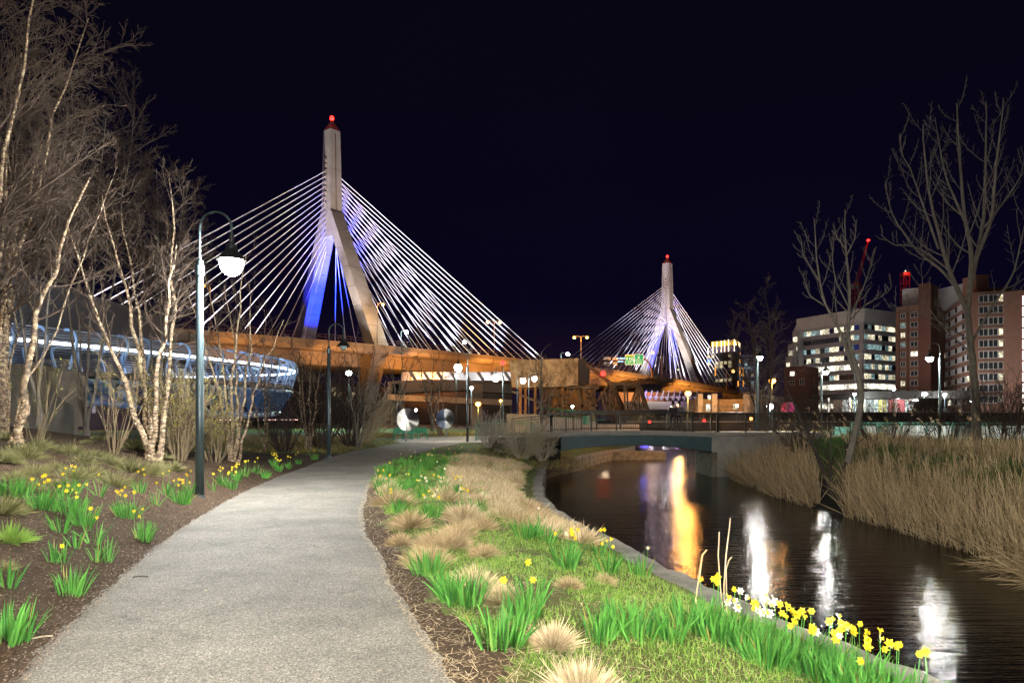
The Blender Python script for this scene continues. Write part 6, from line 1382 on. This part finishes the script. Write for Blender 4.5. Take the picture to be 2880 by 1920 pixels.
def flower_mesh(name, pm, tm, s=1.0):
    mb = MB()
    for k in range(6):
        a = k*math.pi/3; c, si = math.cos(a), math.sin(a); t = (-si, c); z = .004*(k % 2)
        mb.add([(0, 0, z), (.022*s*c+.013*s*t[0], .022*s*si+.013*s*t[1], .004+z), (.043*s*c, .043*s*si, -.004+z), (.022*s*c-.013*s*t[0], .022*s*si-.013*s*t[1], .004+z)], [(0, 1, 2, 3)])
    mb.cur = 1; n = 8
    mb.loft([[(.010*s*math.cos(j*6.283/n), .010*s*math.sin(j*6.283/n), .002) for j in range(n)], [(.013*s*math.cos(j*6.283/n), .013*s*math.sin(j*6.283/n), .022*s) for j in range(n)], [(.019*s*math.cos(j*6.283/n), .019*s*math.sin(j*6.283/n), .030*s) for j in range(n)]], cap=False)
    return mb.mesh(name, [pm, tm])
FL_Y = flower_mesh("flower", M_yel2, M_oran); FL_W = flower_mesh("flower", M_wpet, M_yel2)
LEAF = {n: [leafclump(n, .035+.0013*n, .285, 100+n+i, w=.0145) for i in range(3)] for n in (14, 30, 55, 90)}
STEMM = None
def stem_mesh():
    mb = MB(); mb.tube([(0, 0, 0), (.01, 0, .2), (.0, -.005, .33), (0, -.03, .37)], [.004, .0035, .003, .003], 4); return mb.mesh("flower_stem", M_leaf)
STEMM = stem_mesh()
DAFG = "daffodil clumps along the path"
def daffodil(pos, n, ny, nw, label, rg_, scale=1.0, group=DAFG):
    t = thing("daffodil_clump", label, "daffodils", pos, rg_.uniform(0, 6.28), group)
    k = min(LEAF, key=lambda v: abs(v-n)); lo = link("leaves", rg_.choice(LEAF[k]), t); s = scale*rg_.uniform(.92, 1.08); lo.scale = (s, s, s)
    rz = t.rotation_euler.z
    for i in range(ny+nw):
        a = rg_.uniform(0, 6.28); r = math.sqrt(rg_.uniform(0, 1))*(.05+.0013*n); hh = scale*rg_.uniform(.30, .42)
        f = link("flower", FL_Y if i < ny else FL_W, t, (math.cos(a)*r, math.sin(a)*r, hh), (math.radians(rg_.uniform(55, 95)), 0, rg_.uniform(-1.3, 1.3)-rz)); ss = rg_.uniform(.55, .85)*scale; f.scale = (ss,)*3
        st = link("stem", STEMM, t, (math.cos(a)*r, math.sin(a)*r, hh-.37*ss), (0, 0, rg_.uniform(0, 6))); st.scale = (ss,)*3
    return t
dr = random.Random(21)
# prominent clumps: photo pixel of the foot, leaf count, yellow, white, label
CL_ = [((200, 1672), 55, 1, 0, "lone dark green clump with a single bloom close to the path, lower left"),
 ((405, 1520), 55, 3, 0, "clump with three yellow blooms nearest to the left edge of the path"),
 ((355, 1455), 90, 9, 0, "big clump crowned by a wide cluster of yellow blooms, left of the lamp post"),
 ((265, 1530), 14, 2, 0, "thin clump with two yellow blooms hanging over, below the big cluster"),
 ((235, 1480), 55, 2, 0, "leafy clump with yellow blooms just left of the biggest cluster"),
 ((205, 1450), 90, 6, 0, "tall leafy clump with a vertical bunch of yellow blooms"),
 ((170, 1495), 30, 0, 0, "small flowerless clump below the tall bunch of blooms"),
 ((110, 1430), 55, 5, 0, "clump with five bright blooms high in the left group"),
 ((145, 1435), 55, 1, 0, "dark leafy clump between two flowering ones, left group"),
 ((25, 1395), 90, 0, 0, "wide flowerless leaf clump at the left edge, upper one"),
 ((60, 1400), 55, 0, 0, "flowerless leaf clump right of the one at the left edge"),
 ((180, 1400), 30, 2, 0, "distant clump with two orange-yellow blooms below the mound grass"),
 ((210, 1385), 30, 3, 0, "distant clump with three small blooms below the birch on the left"),
 ((280, 1395), 14, 1, 0, "tiny clump with one bloom in the middle of the left bed"),
 ((20, 1650), 30, 1, 0, "clump with one orange-centred bloom cut by the left edge"),
 ((15, 1800), 90, 0, 0, "big leaf clump in the lower left corner of the bed"),
 ((55, 1795), 30, 0, 0, "spreading few-leaved clump beside the big one in the lower left"),
 ((150, 1580), 14, 0, 0, "sparse seedling clump left of the pair in the soil"), ((180, 1580), 14, 0, 0, "sparse seedling clump, the middle one in bare soil"), ((215, 1540), 14, 0, 0, "sparse leaf tuft above the seedling pair"),
 ((275, 1580), 14, 0, 0, "thin few-leaved clump nearest the path below the blooms"), ((300, 1580), 14, 0, 0, "smallest leaf tuft at the path's left edge"),
 ((395, 1385), 30, 3, 0, "clump with three blooms between the big cluster and the lamp post"), ((440, 1420), 14, 1, 0, "small clump with one bloom in front of the mulch slope"), ((470, 1390), 30, 2, 0, "leafy clump with a couple of blooms left of the lamp post"),
 ((510, 1415), 90, 8, 0, "dense clump with many yellow blooms just left of the lamp post's foot"), ((535, 1385), 30, 4, 0, "clump behind the lamp post with blooms peeking out left of the pole"),
 ((600, 1380), 14, 1, 0, "small clump just right of the lamp post's pole"), ((625, 1365), 30, 4, 0, "clump with four pale yellow blooms right of the lamp post"), ((650, 1375), 55, 5, 0, "bright green clump overhanging the path edge right of the lamp post"),
 ((665, 1350), 55, 6, 0, "clump with a row of blooms under the birches right of the lamp post"), ((690, 1340), 30, 4, 0, "clump with small blooms at the path edge below the spreading birch"), ((745, 1345), 55, 0, 0, "flowerless clump at the edge of the path's bend"),
 ((720, 1330), 30, 2, 0, "clump with two blooms behind the one at the bend"), ((785, 1325), 55, 5, 0, "clump of distant blooms on the inside of the bend"), ((812, 1318), 30, 2, 0, "distant clump with two blooms before the bend"), ((770, 1310), 55, 8, 0, "bed of small yellow blooms in the far left border"),
 ((840, 1305), 30, 2, 0, "leafy clump left of the unlit lamp post"), ((885, 1292), 55, 1, 0, "dark leaf clump at the foot of the unlit lamp post")]
for (pp, n, ny, nw, lab) in CL_: daffodil(hit(*pp), n, ny, nw, lab, dr)
CR_ = [((1405, 1815), 90, 0, 0, "tall flowerless leaf clump in front of the large straw mound, lower middle"), ((1470, 1745), 90, 2, 0, "leafy clump with a yellow bloom rising behind, beside the small pale mound"), ((1495, 1700), 55, 1, 0, "clump with one wide yellow bloom above the pale mound"),
 ((1310, 1700), 90, 0, 0, "dense leaf clump at the foot of the round straw mound"), ((1250, 1660), 30, 0, 0, "thin leaf clump left of the round mound"), ((1200, 1615), 90, 0, 0, "leaf clump growing out of the brown mound near the path"), ((1270, 1690), 55, 0, 0, "leaf clump between the brown mound and the round one"),
 ((1120, 1445), 55, 2, 0, "low clump with yellow blooms by the upper path edge"), ((1215, 1455), 90, 4, 5, "dense clump with mixed white and yellow blooms in the upper bank"), ((1190, 1400), 55, 1, 5, "clump of mostly white blooms near the path's inner curve"), ((1250, 1400), 55, 2, 4, "clump of cream blooms behind the mixed one"),
 ((1310, 1440), 55, 3, 3, "clump with yellow and white blooms in the straw field"), ((1290, 1390), 55, 4, 3, "row of small pale blooms in the straw field"), ((1355, 1445), 30, 0, 2, "clump with two white blooms at the edge of the straw field"),
 ((1475, 1515), 55, 0, 0, "green leaf clump in the middle of the bank"), ((1505, 1510), 55, 0, 0, "leaf clump right of the middle one"), ((1540, 1525), 30, 0, 0, "small leaf clump near the capstones"), ((1520, 1485), 30, 0, 1, "clump with one white bloom before the straw near the wall"),
 ((1590, 1600), 55, 3, 1, "tall clump with three yellow blooms and one white, mid bank"), ((1610, 1585), 30, 2, 0, "clump with two yellow blooms behind the tall one"), ((1685, 1565), 30, 2, 0, "clump with two yellow blooms close to the capstones"), ((1710, 1610), 55, 4, 0, "clump with four small blooms hugging the canal wall"),
 ((1800, 1620), 55, 0, 1, "clump with one white bloom leaning over the capstone"), ((1790, 1790), 90, 0, 0, "tall flowerless clump in the lower middle of the bank"), ((1740, 1775), 55, 0, 0, "leaf clump left of the tall one, lower middle"), ((1690, 1800), 55, 0, 0, "bright leaf clump at the lower middle of the bank"), ((1890, 1800), 55, 0, 0, "leaf clump among grass left of the flowering border"), ((1930, 1770), 55, 0, 0, "leaf clump just before the flowering border"),
 ((1985, 1760), 55, 3, 0, "clump with yellow blooms beside the tall cut stems"), ((2020, 1800), 90, 3, 0, "large clump with two yellow blooms, left end of the flowering border"), ((2090, 1830), 90, 1, 3, "large leafy clump with white blooms, near the left end of the border"), ((2115, 1830), 90, 0, 9, "clump crowded with white blooms by the capstones"),
 ((2150, 1870), 90, 2, 3, "clump of cream and yellow blooms right of the white cluster"), ((2205, 1873), 90, 6, 0, "clump with a bunch of yellow blooms at the middle of the border"), ((2250, 1858), 90, 6, 0, "clump with the brightest yellow bunch along the wall"), ((2305, 1913), 90, 4, 1, "clump with yellow blooms and a white one low in the border"),
 ((2340, 1893), 55, 2, 2, "clump with small white blooms behind the yellow ones"), ((2345, 1938), 90, 4, 0, "yellow clump above the bottom edge, left of the last ones"), ((2395, 1933), 90, 5, 0, "clump with five yellow blooms leaning towards the water"), ((2425, 1973), 90, 3, 2, "clump with mixed blooms near the bottom edge"), ((2485, 1978), 90, 5, 0, "last large yellow clump at the bottom edge by the wall"), ((2545, 1988), 55, 4, 0, "yellow blooms peeping over the bottom right end of the border")]
for (pp, n, ny, nw, lab) in CR_: daffodil(hit(*pp), n, ny, nw, lab, dr)
# indistinguishable green clumps of the upper bank: share a label
for i in range(62):
    y = dr.uniform(13, 27); f = dr.uniform(.02, .42); x = float(eR(y))*(1-f)+float(xW(y))*f
    daffodil((x, y, float(terr(x, y))), 55, dr.choice([0, 0, 0, 1]), dr.choice([0, 0, 0, 1]), "leafy daffodil clump in the massed green bed inside the path's bend", dr, group="massed daffodils inside the bend")
for i in range(26):
    y = dr.uniform(22, 36); f = dr.uniform(.02, .9); x = float(eR(y))*(1-f)+float(xW(y))*f
    daffodil((x, y, float(terr(x, y))), 30, dr.choice([0, 1]), 0, "dim leaf clump on the far shaded end of the bank", dr, group="leaf clumps on the far bank")
# straw mounds
MS = [mound(1500, .14, .235, M_straw, 200+i, "straw", w=.0075) for i in range(3)]; MB_ = [mound(1300, .14, .235, M_strawb, 210+i, "straw", w=.0075) for i in range(3)]; MSs = [mound(420, .14, .20, M_straw, 220+i, "straw", w=.010) for i in range(3)]+[mound(420, .14, .2, M_strawb, 230, "straw", w=.010)]
MLOOSE = mound(160, .2, .16, M_straw, 240, "loose_straw", spread=2.4, w=.006)
SG = "cut-back straw mounds on the bank"
def straw(pp, dia, brown, label):
    p = hit(*pp); w = dia*p.y/F*1.02; t = thing("straw_mound", label, "ornamental grass", p, dr.uniform(0, 6), SG); s = w/.46
    o = link("cut_blades", dr.choice(MB_ if brown else MS), t); o.scale = (s, s*.95, s*.95)
    o = link("fallen_blades", MLOOSE, t); o.scale = (s*1.1, s*1.1, s*.45); o["kind"] = "stuff"
for a_ in [((1555, 1815), 158, 0, "round pale straw mound, the largest whole one, lower middle"), ((1640, 1965), 260, 0, "pale straw mound cut by the bottom edge"), ((1415, 1690), 125, 0, "small pale mound behind the tall leaf clumps"), ((1335, 1655), 150, 0, "dome-shaped pale mound behind dense green leaves"),
 ((1205, 1590), 150, 1, "brown mound with green leaves sprouting through it, near the path"), ((1270, 1535), 120, 1, "tan mound between two rows, third from the path"), ((1215, 1535), 110, 1, "tan mound right above the brown sprouting one"), ((1125, 1530), 85, 1, "small brown mound nearest to the path"),
 ((1155, 1480), 118, 1, "spiky brown mound beside the path's inner curve"), ((1110, 1420), 120, 1, "low brown mound at the upper path edge"), ((1290, 1505), 110, 1, "leaning tan mound in the middle row"), ((1305, 1460), 120, 0, "tall pale mound in front of the white blooms"), ((1350, 1485), 105, 1, "tan mound at the end of the middle row"),
 ((1360, 1560), 90, 1, "flattened brown mound in the mossy patch"), ((1075, 1365), 70, 0, "small pale mound touching the path's inner curve"), ((1095, 1385), 75, 0, "second small pale mound at the inner curve"), ((1600, 1650), 80, 1, "loose dry mound in the grass, mid bank"), ((1700, 1640), 70, 1, "low dry tuft right of the yellow trio")]: straw(*a_)
for i in range(250):
    y = dr.uniform(9.5, 33); f = dr.uniform(.42, .97) if y > 12.5 else dr.uniform(.66, .97); x = float(eR(y))*(1-f)+(float(xW(y))-.62)*f; z = float(terr(x, y))
    t = thing("straw_mound", "straw tuft in the dense field of cut grass between daffodils and capstones", "ornamental grass", (x, y, z), dr.uniform(0, 6), "field of cut straw tufts")
    o = link("cut_blades", dr.choice(MSs), t); s = dr.uniform(.9, 1.4); o.scale = (s*1.15, s*1.15, s*1.05)
# green-tan tufts on the left slope
MT = [mound(520, .16, .26, M_grassdry, 250+i, "grass", spread=1.2, w=.008) for i in range(3)]; MG = mound(700, .2, .2, M_grass, 260, "grass", w=.008)
for (pp, dia, lab) in [((75, 1290), 90, "olive grass tuft near the leaning birch's foot"), ((110, 1262), 80, "olive tuft behind the leaning birch's foot"), ((55, 1275), 70, "olive tuft left of the one behind the birch's foot"), ((195, 1275), 70, "round tuft on top of the slope"), ((95, 1335), 75, "olive tuft below the slope's top"), ((150, 1320), 60, "small tuft in the middle of the slope"), ((205, 1345), 90, "loose tan tuft in the middle of the left slope"),
 ((250, 1335), 80, "tan tuft left of the birch cluster"), ((310, 1300), 60, "greener tuft close to the birch cluster"), ((320, 1365), 95, "dark tuft in the shade before the birch cluster"), ((370, 1325), 95, "light tuft below the birch cluster's base"), ((425, 1335), 80, "light tuft right below the birch stems"), ((490, 1322), 60, "small tuft left of the lamp post"), ((445, 1320), 60, "low tuft between birch and lamp post"), ((25, 1520), 130, "large green-gold tuft at the left edge"), ((10, 1440), 120, "brown tuft above the green-gold one at the left edge"), ((15, 1600), 60, "small pale tuft below the green-gold one"), ((15, 1235), 60, "tuft at the top of the slope by the left edge")]:
    p = hit(*pp); t = thing("grass_tuft", lab, "grass tuft", p, dr.uniform(0, 6), "grass tufts on the left slope"); o = link("blades", dr.choice(MT) if dia < 125 else MG, t); s = dia*p.y/F/.5; o.scale = (s*1.1, s*1.1, s*1.15)
for i in range(34):
    y_ = dr.uniform(8.5, 18.5); x_ = float(eL(y_))-dr.uniform(1.3, 3.4)-.06*y_; z_ = float(terr(x_, y_))
    t = thing("grass_tuft", "small olive tuft among the mulch high on the left slope", "grass tuft", (x_, y_, z_), dr.uniform(0, 6), "small tufts scattered over the left slope"); o = link("blades", dr.choice(MT), t); s = dr.uniform(.5, 1.0); o.scale = (s*1.2, s*1.2, s*.9)
# short grass and moss, stuff
def scatter(n, fx, seed): pass
N = 90000; g = np.random.RandomState(9); y = 3.2+g.uniform(0, 1, N)**1.5*28; f = g.uniform(.10, .98, N); x = eR(y)*(1-f)+(xW(y)-.5)*f
dens = .5+.5*np.sin(x*2.1+y*1.3)*np.sin(y*1.9-x)+.35*np.sin(x*7.3)*np.sin(y*6.1); far = np.where(y > 9.5, (f > .45)*(-.2), .1); keep = dens+far+np.where(y < 9, .12, 0)+.35*(f-.4)+g.uniform(-.25, .25, N) > .50
x, y = x[keep], y[keep]; z = terr(x, y); n = len(x); d = g.normal(0, .35, (n, 3)); d[:, 2] = 1; d /= np.linalg.norm(d, axis=1, keepdims=True)
np.random.seed(3); me = blade_mesh("bank_grass", M_grass, np.stack([x, y, z-.01], 1), g.uniform(.02, .08, n)*np.where(y > 10, 1.3, 1), np.full(n, .0045)*(1+y*.03), d, g.normal(0, .015, (n, 3)))
tag(link("bank_grass", me), "short fresh green grass growing over the bank between the mounds", "grass", kind="stuff")
# litter: straw bits, chips
def litter(n, seed, m, name, label, yr, side, ln, wd):
    g = np.random.RandomState(seed); y = yr[0]+g.uniform(0, 1, n)**1.6*(yr[1]-yr[0])
    if side == 'R': f = g.uniform(0, 1, n)**1.5*.95; x = eR(y)-.07+f*(xW(y)-.4-eR(y))
    else: x = eL(y)-g.uniform(0, 1, n)**1.4*4.5+(.05 if seed == 3 else .10)
    z = terr(x, y)+.013+g.uniform(0, .012, n); a = g.uniform(0, 6.28, n); l = ln*g.uniform(.3, 1.2, n); w = wd*g.uniform(.6, 1.4, n); dx, dy = np.cos(a)*l/2, np.sin(a)*l/2; tz = g.normal(0, .12, n)*l
    V = np.stack([np.stack([x-dx-dy/l*w, y-dy+dx/l*w, z-tz], 1), np.stack([x-dx+dy/l*w, y-dy-dx/l*w, z-tz], 1), np.stack([x+dx+dy/l*w, y+dy-dx/l*w, z+tz+.004], 1), np.stack([x+dx-dy/l*w, y+dy+dx/l*w, z+tz+.004], 1)], 1).reshape(-1, 3); i = np.arange(n)*4
    tag(link(name, np_mesh(name, V, [np.stack([i, i+1, i+2, i+3], 1)], m)), label, "ground litter", kind="stuff")
M_chip = leafmat("wood_chips", (.10, .06, .035), (.46, .36, .26), 0, .9); M_chipd = leafmat("dark_chips", (.03, .018, .01), (.12, .07, .04), 0, .9)
litter(9000, 1, M_straw, "straw_litter", "scattered straw bits on the soil of the right bank", (3.2, 16), 'R', .09, .0028)
litter(7000, 6, M_chip, "chip_litter", "small pale chips on the soil beside the path's right edge", (3.2, 18), 'R', .022, .007)
litter(26000, 2, M_chip, "bark_chips", "pale wood chips scattered over the mulch of the left bed", (3.2, 20), 'L', .022, .007)
litter(22000, 3, M_chipd, "dark_bark_chips", "dark bark pieces of the mulch in the left bed", (3.2, 18), 'L', .035, .010)
# dry ground cover round the plaza
g = np.random.RandomState(12); N = 30000; y = g.uniform(31, 62, N); x = np.where(g.uniform(0, 1, N) < .8, eL(y)-g.uniform(0, 1, N)**.8*(8+.2*y), 1+g.uniform(-3, 3, N)); ok = ~((y > 46) & (x > -11.5) & (y < 60) & (x > -10.5)) | (y > 62)
x, y = x[ok], y[ok]; cl = np.sin(x*1.9)*np.sin(y*1.4+.5)+.6*np.sin(x*3.7+y); k = cl > -.45; x, y = x[k], y[k]; n = len(x)
d = g.normal(0, .7, (n, 3)); d[:, 2] = np.abs(d[:, 2])+.5; d /= np.linalg.norm(d, axis=1, keepdims=True)
tag(link("dry_ground_cover", blade_mesh("dry_ground_cover", leafmat("dry_cover_blade", (.16, .12, .035), (.40, .31, .10), .1), np.stack([x, y, terr(x, y)], 1), g.uniform(.10, .24, n), np.full(n, .022), d, g.normal(0, .03, (n, 3)))), "low golden dry ground cover around the benches and discs", "ground cover", kind="stuff")
g = np.random.RandomState(13); N = 14000; y = g.uniform(56, 74, N); x = g.uniform(-16, 6, N); n = N; d = g.normal(0, .7, (n, 3)); d[:, 2] = np.abs(d[:, 2])+.5; d /= np.linalg.norm(d, axis=1, keepdims=True)
ok = ~((x > -10) & (x < 2.5) & (y < 66)); tag(link("dry_ground_cover", blade_mesh("dry_ground_cover", bpy.data.materials["dry_cover_blade"], np.stack([x, y, 0*x], 1)[ok], g.uniform(.15, .32, n)[ok], np.full(n, .03)[ok], d[ok], g.normal(0, .03, (n, 3))[ok])), "golden dry ground cover behind the right steel disc", "ground cover", kind="stuff")
# reeds
g = np.random.RandomState(14); N = 30000
y = 9.5+g.uniform(0, 1, N)**1.15*29.5; s = g.uniform(0, 1, N)**1.25*7.0; x = xR(y)+.55+s
cl = .5+.5*np.sin(x*.9+y*.7)*np.sin(y*.8-x*.4+1)+.25*np.sin(x*3+y*2.3); gap = np.exp(-(((x/y)-.468)/.022)**2)*(y > 21)*1.4
k = (cl-gap-.045*s+g.uniform(-.12, .12, N) > .22); x, y, s = x[k], y[k], s[k]; n = len(x); z = terrR(x, y)
dx = g.normal(0, .16, n)-.38*np.exp(-s/1.0)*g.uniform(0, 1, n)**2; dy = g.normal(0, .16, n)-.15*np.exp(-s); d = np.stack([dx, dy, np.ones(n)], 1); stray = g.uniform(0, 1, n) < .10; d[stray] += np.stack([g.normal(-.5, .6, n), g.normal(0, .5, n), 0*dx], 1)[stray]
d /= np.linalg.norm(d, axis=1, keepdims=True); hh = g.uniform(.9, 2.0, n)*(1-.085*s)*(.45+.62*np.clip(cl[k], 0, 1))*1.0; bend = np.stack([-g.uniform(0, .35, n)*np.exp(-s/2.5), g.normal(0, .1, n), -.12*g.uniform(0, 1, n)], 1)*hh[:, None]
tag(link("reed_bed", blade_mesh("reed_bed", M_reed, np.stack([x, y, z-.03], 1), hh, np.full(n, .011)*g.uniform(.7, 1.4, n)*(1+y*.018), d, bend)), "dense bed of dry tan reeds leaning over the right bank of the canal", "reeds", kind="stuff")
N = 700; y = g.uniform(11, 16, N); x = xR(y)+g.uniform(.1, 1.4, N); n = N; d = np.stack([-g.uniform(.3, 1.5, n), g.normal(-.3, .3, n), g.uniform(.15, .9, n)], 1); d /= np.linalg.norm(d, axis=1, keepdims=True); hh = g.uniform(.7, 1.7, n)
tag(link("fallen_reeds", blade_mesh("fallen_reeds", M_reed, np.stack([x, y, terrR(x, y)+.05], 1), hh, np.full(n, .016), d, np.stack([0*x, 0*x, -.22*hh], 1))), "dry reeds arching down over the water at the right edge", "reeds", kind="stuff")
N = 22000; y = g.uniform(16, 44, N); x = xR(y)+g.uniform(3.0, 11, N); n = N; d = g.normal(0, .4, (n, 3)); d[:, 2] = 1; d /= np.linalg.norm(d, axis=1, keepdims=True)
tag(link("bank_greenery", blade_mesh("bank_greenery", leafmat("dark_green_leaf", (.03, .09, .02), (.10, .20, .04), .2), np.stack([x, y, terrR(x, y)], 1), g.uniform(.12, .38, n), np.full(n, .02), d, g.normal(0, .04, (n, 3)))), "green undergrowth behind the reeds on the right bank", "undergrowth", kind="stuff")
# plumes on the tallest reeds by the bridge
gp_ = np.random.RandomState(77); cs_ = []
for i in range(90):
    y_ = gp_.uniform(24, 39) if i < 60 else gp_.uniform(14, 26); x_ = float(xR(y_))+gp_.uniform(.8, 4.2); zt_ = float(terrR(x_, y_))+gp_.uniform(1.6, 2.3); ln_ = gp_.uniform(.15, .32); dx_ = -gp_.uniform(.1, .5)
    for q_ in range(26): f_ = gp_.uniform(0, 1); cs_.append((x_+dx_*f_*ln_*1.6+gp_.normal(0, .02), y_+gp_.normal(0, .03), zt_+ln_*f_-.25*f_*f_*ln_))
tag(link("reed_plumes", specks(np.array(cs_), .022, M_reed, "reed_plumes", gp_)), "feathery tan seed heads on the taller reeds", "reed plumes", kind="stuff")
# cut stems by the wall
for i, (pix, r, lab) in enumerate([([(1955, 1705), (1960, 1660), (1970, 1600), (1975, 1560), (1988, 1545), (1983, 1552)], .011, "thick dry stem with a hooked top standing at the canal wall"), ([(2036, 1750), (2026, 1650), (2020, 1560), (2023, 1495)], .009, "straight thin stem, left of the stem group by the wall"),
        ([(2040, 1750), (2036, 1650), (2042, 1560), (2052, 1480), (2054, 1456)], .009, "tallest thin stem of the group by the wall"), ([(2046, 1745), (2043, 1660), (2042, 1600), (2050, 1575), (2058, 1565)], .010, "short stem bent at its tip, right of the stem group by the wall")]):
    b_ = hit(*pix[0]); dd = b_.y; mb = MB(); mb.tube([P(px, py, dd)-b_ for px, py in pix], [r*.66, r*.62]+[r*.55]*(len(pix)-3)+[r*.42], 6); o = mb.build("cut_stem", M_straw, loc=b_); tag(o, lab, "plant stem", "cut stems by the canal wall")
for pp, ln, a_, m, lab in (((395, 1628), .14, .15, M_barkd, "dark twig lying on the asphalt path"), ((120, 1800), .12, .5, M_twigp, "pale broken stick at the left edge of the path"), ((580, 1668), .03, 1.2, M_twigp, "tiny pale leaf lying on the path")):
    p = hit(*pp); mb = MB(); mb.tube([(-ln/2, 0, .02), (0, .008, .024), (ln/2, 0, .02)], .006, 5); o = mb.build("twig" if ln > .05 else "fallen_leaf", m, loc=(p.x, p.y, .004), rot=(0, 0, a_)); tag(o, lab, "twig" if ln > .05 else "leaf")
# boulders and planting at the far left bank edge
tag(MB().box((X(1400, 40), 40.5, -.3), (.5, .5, .3)).build("small_stone", M_stone), "small square stone at the end of the bank before the rubble wall", "stone")
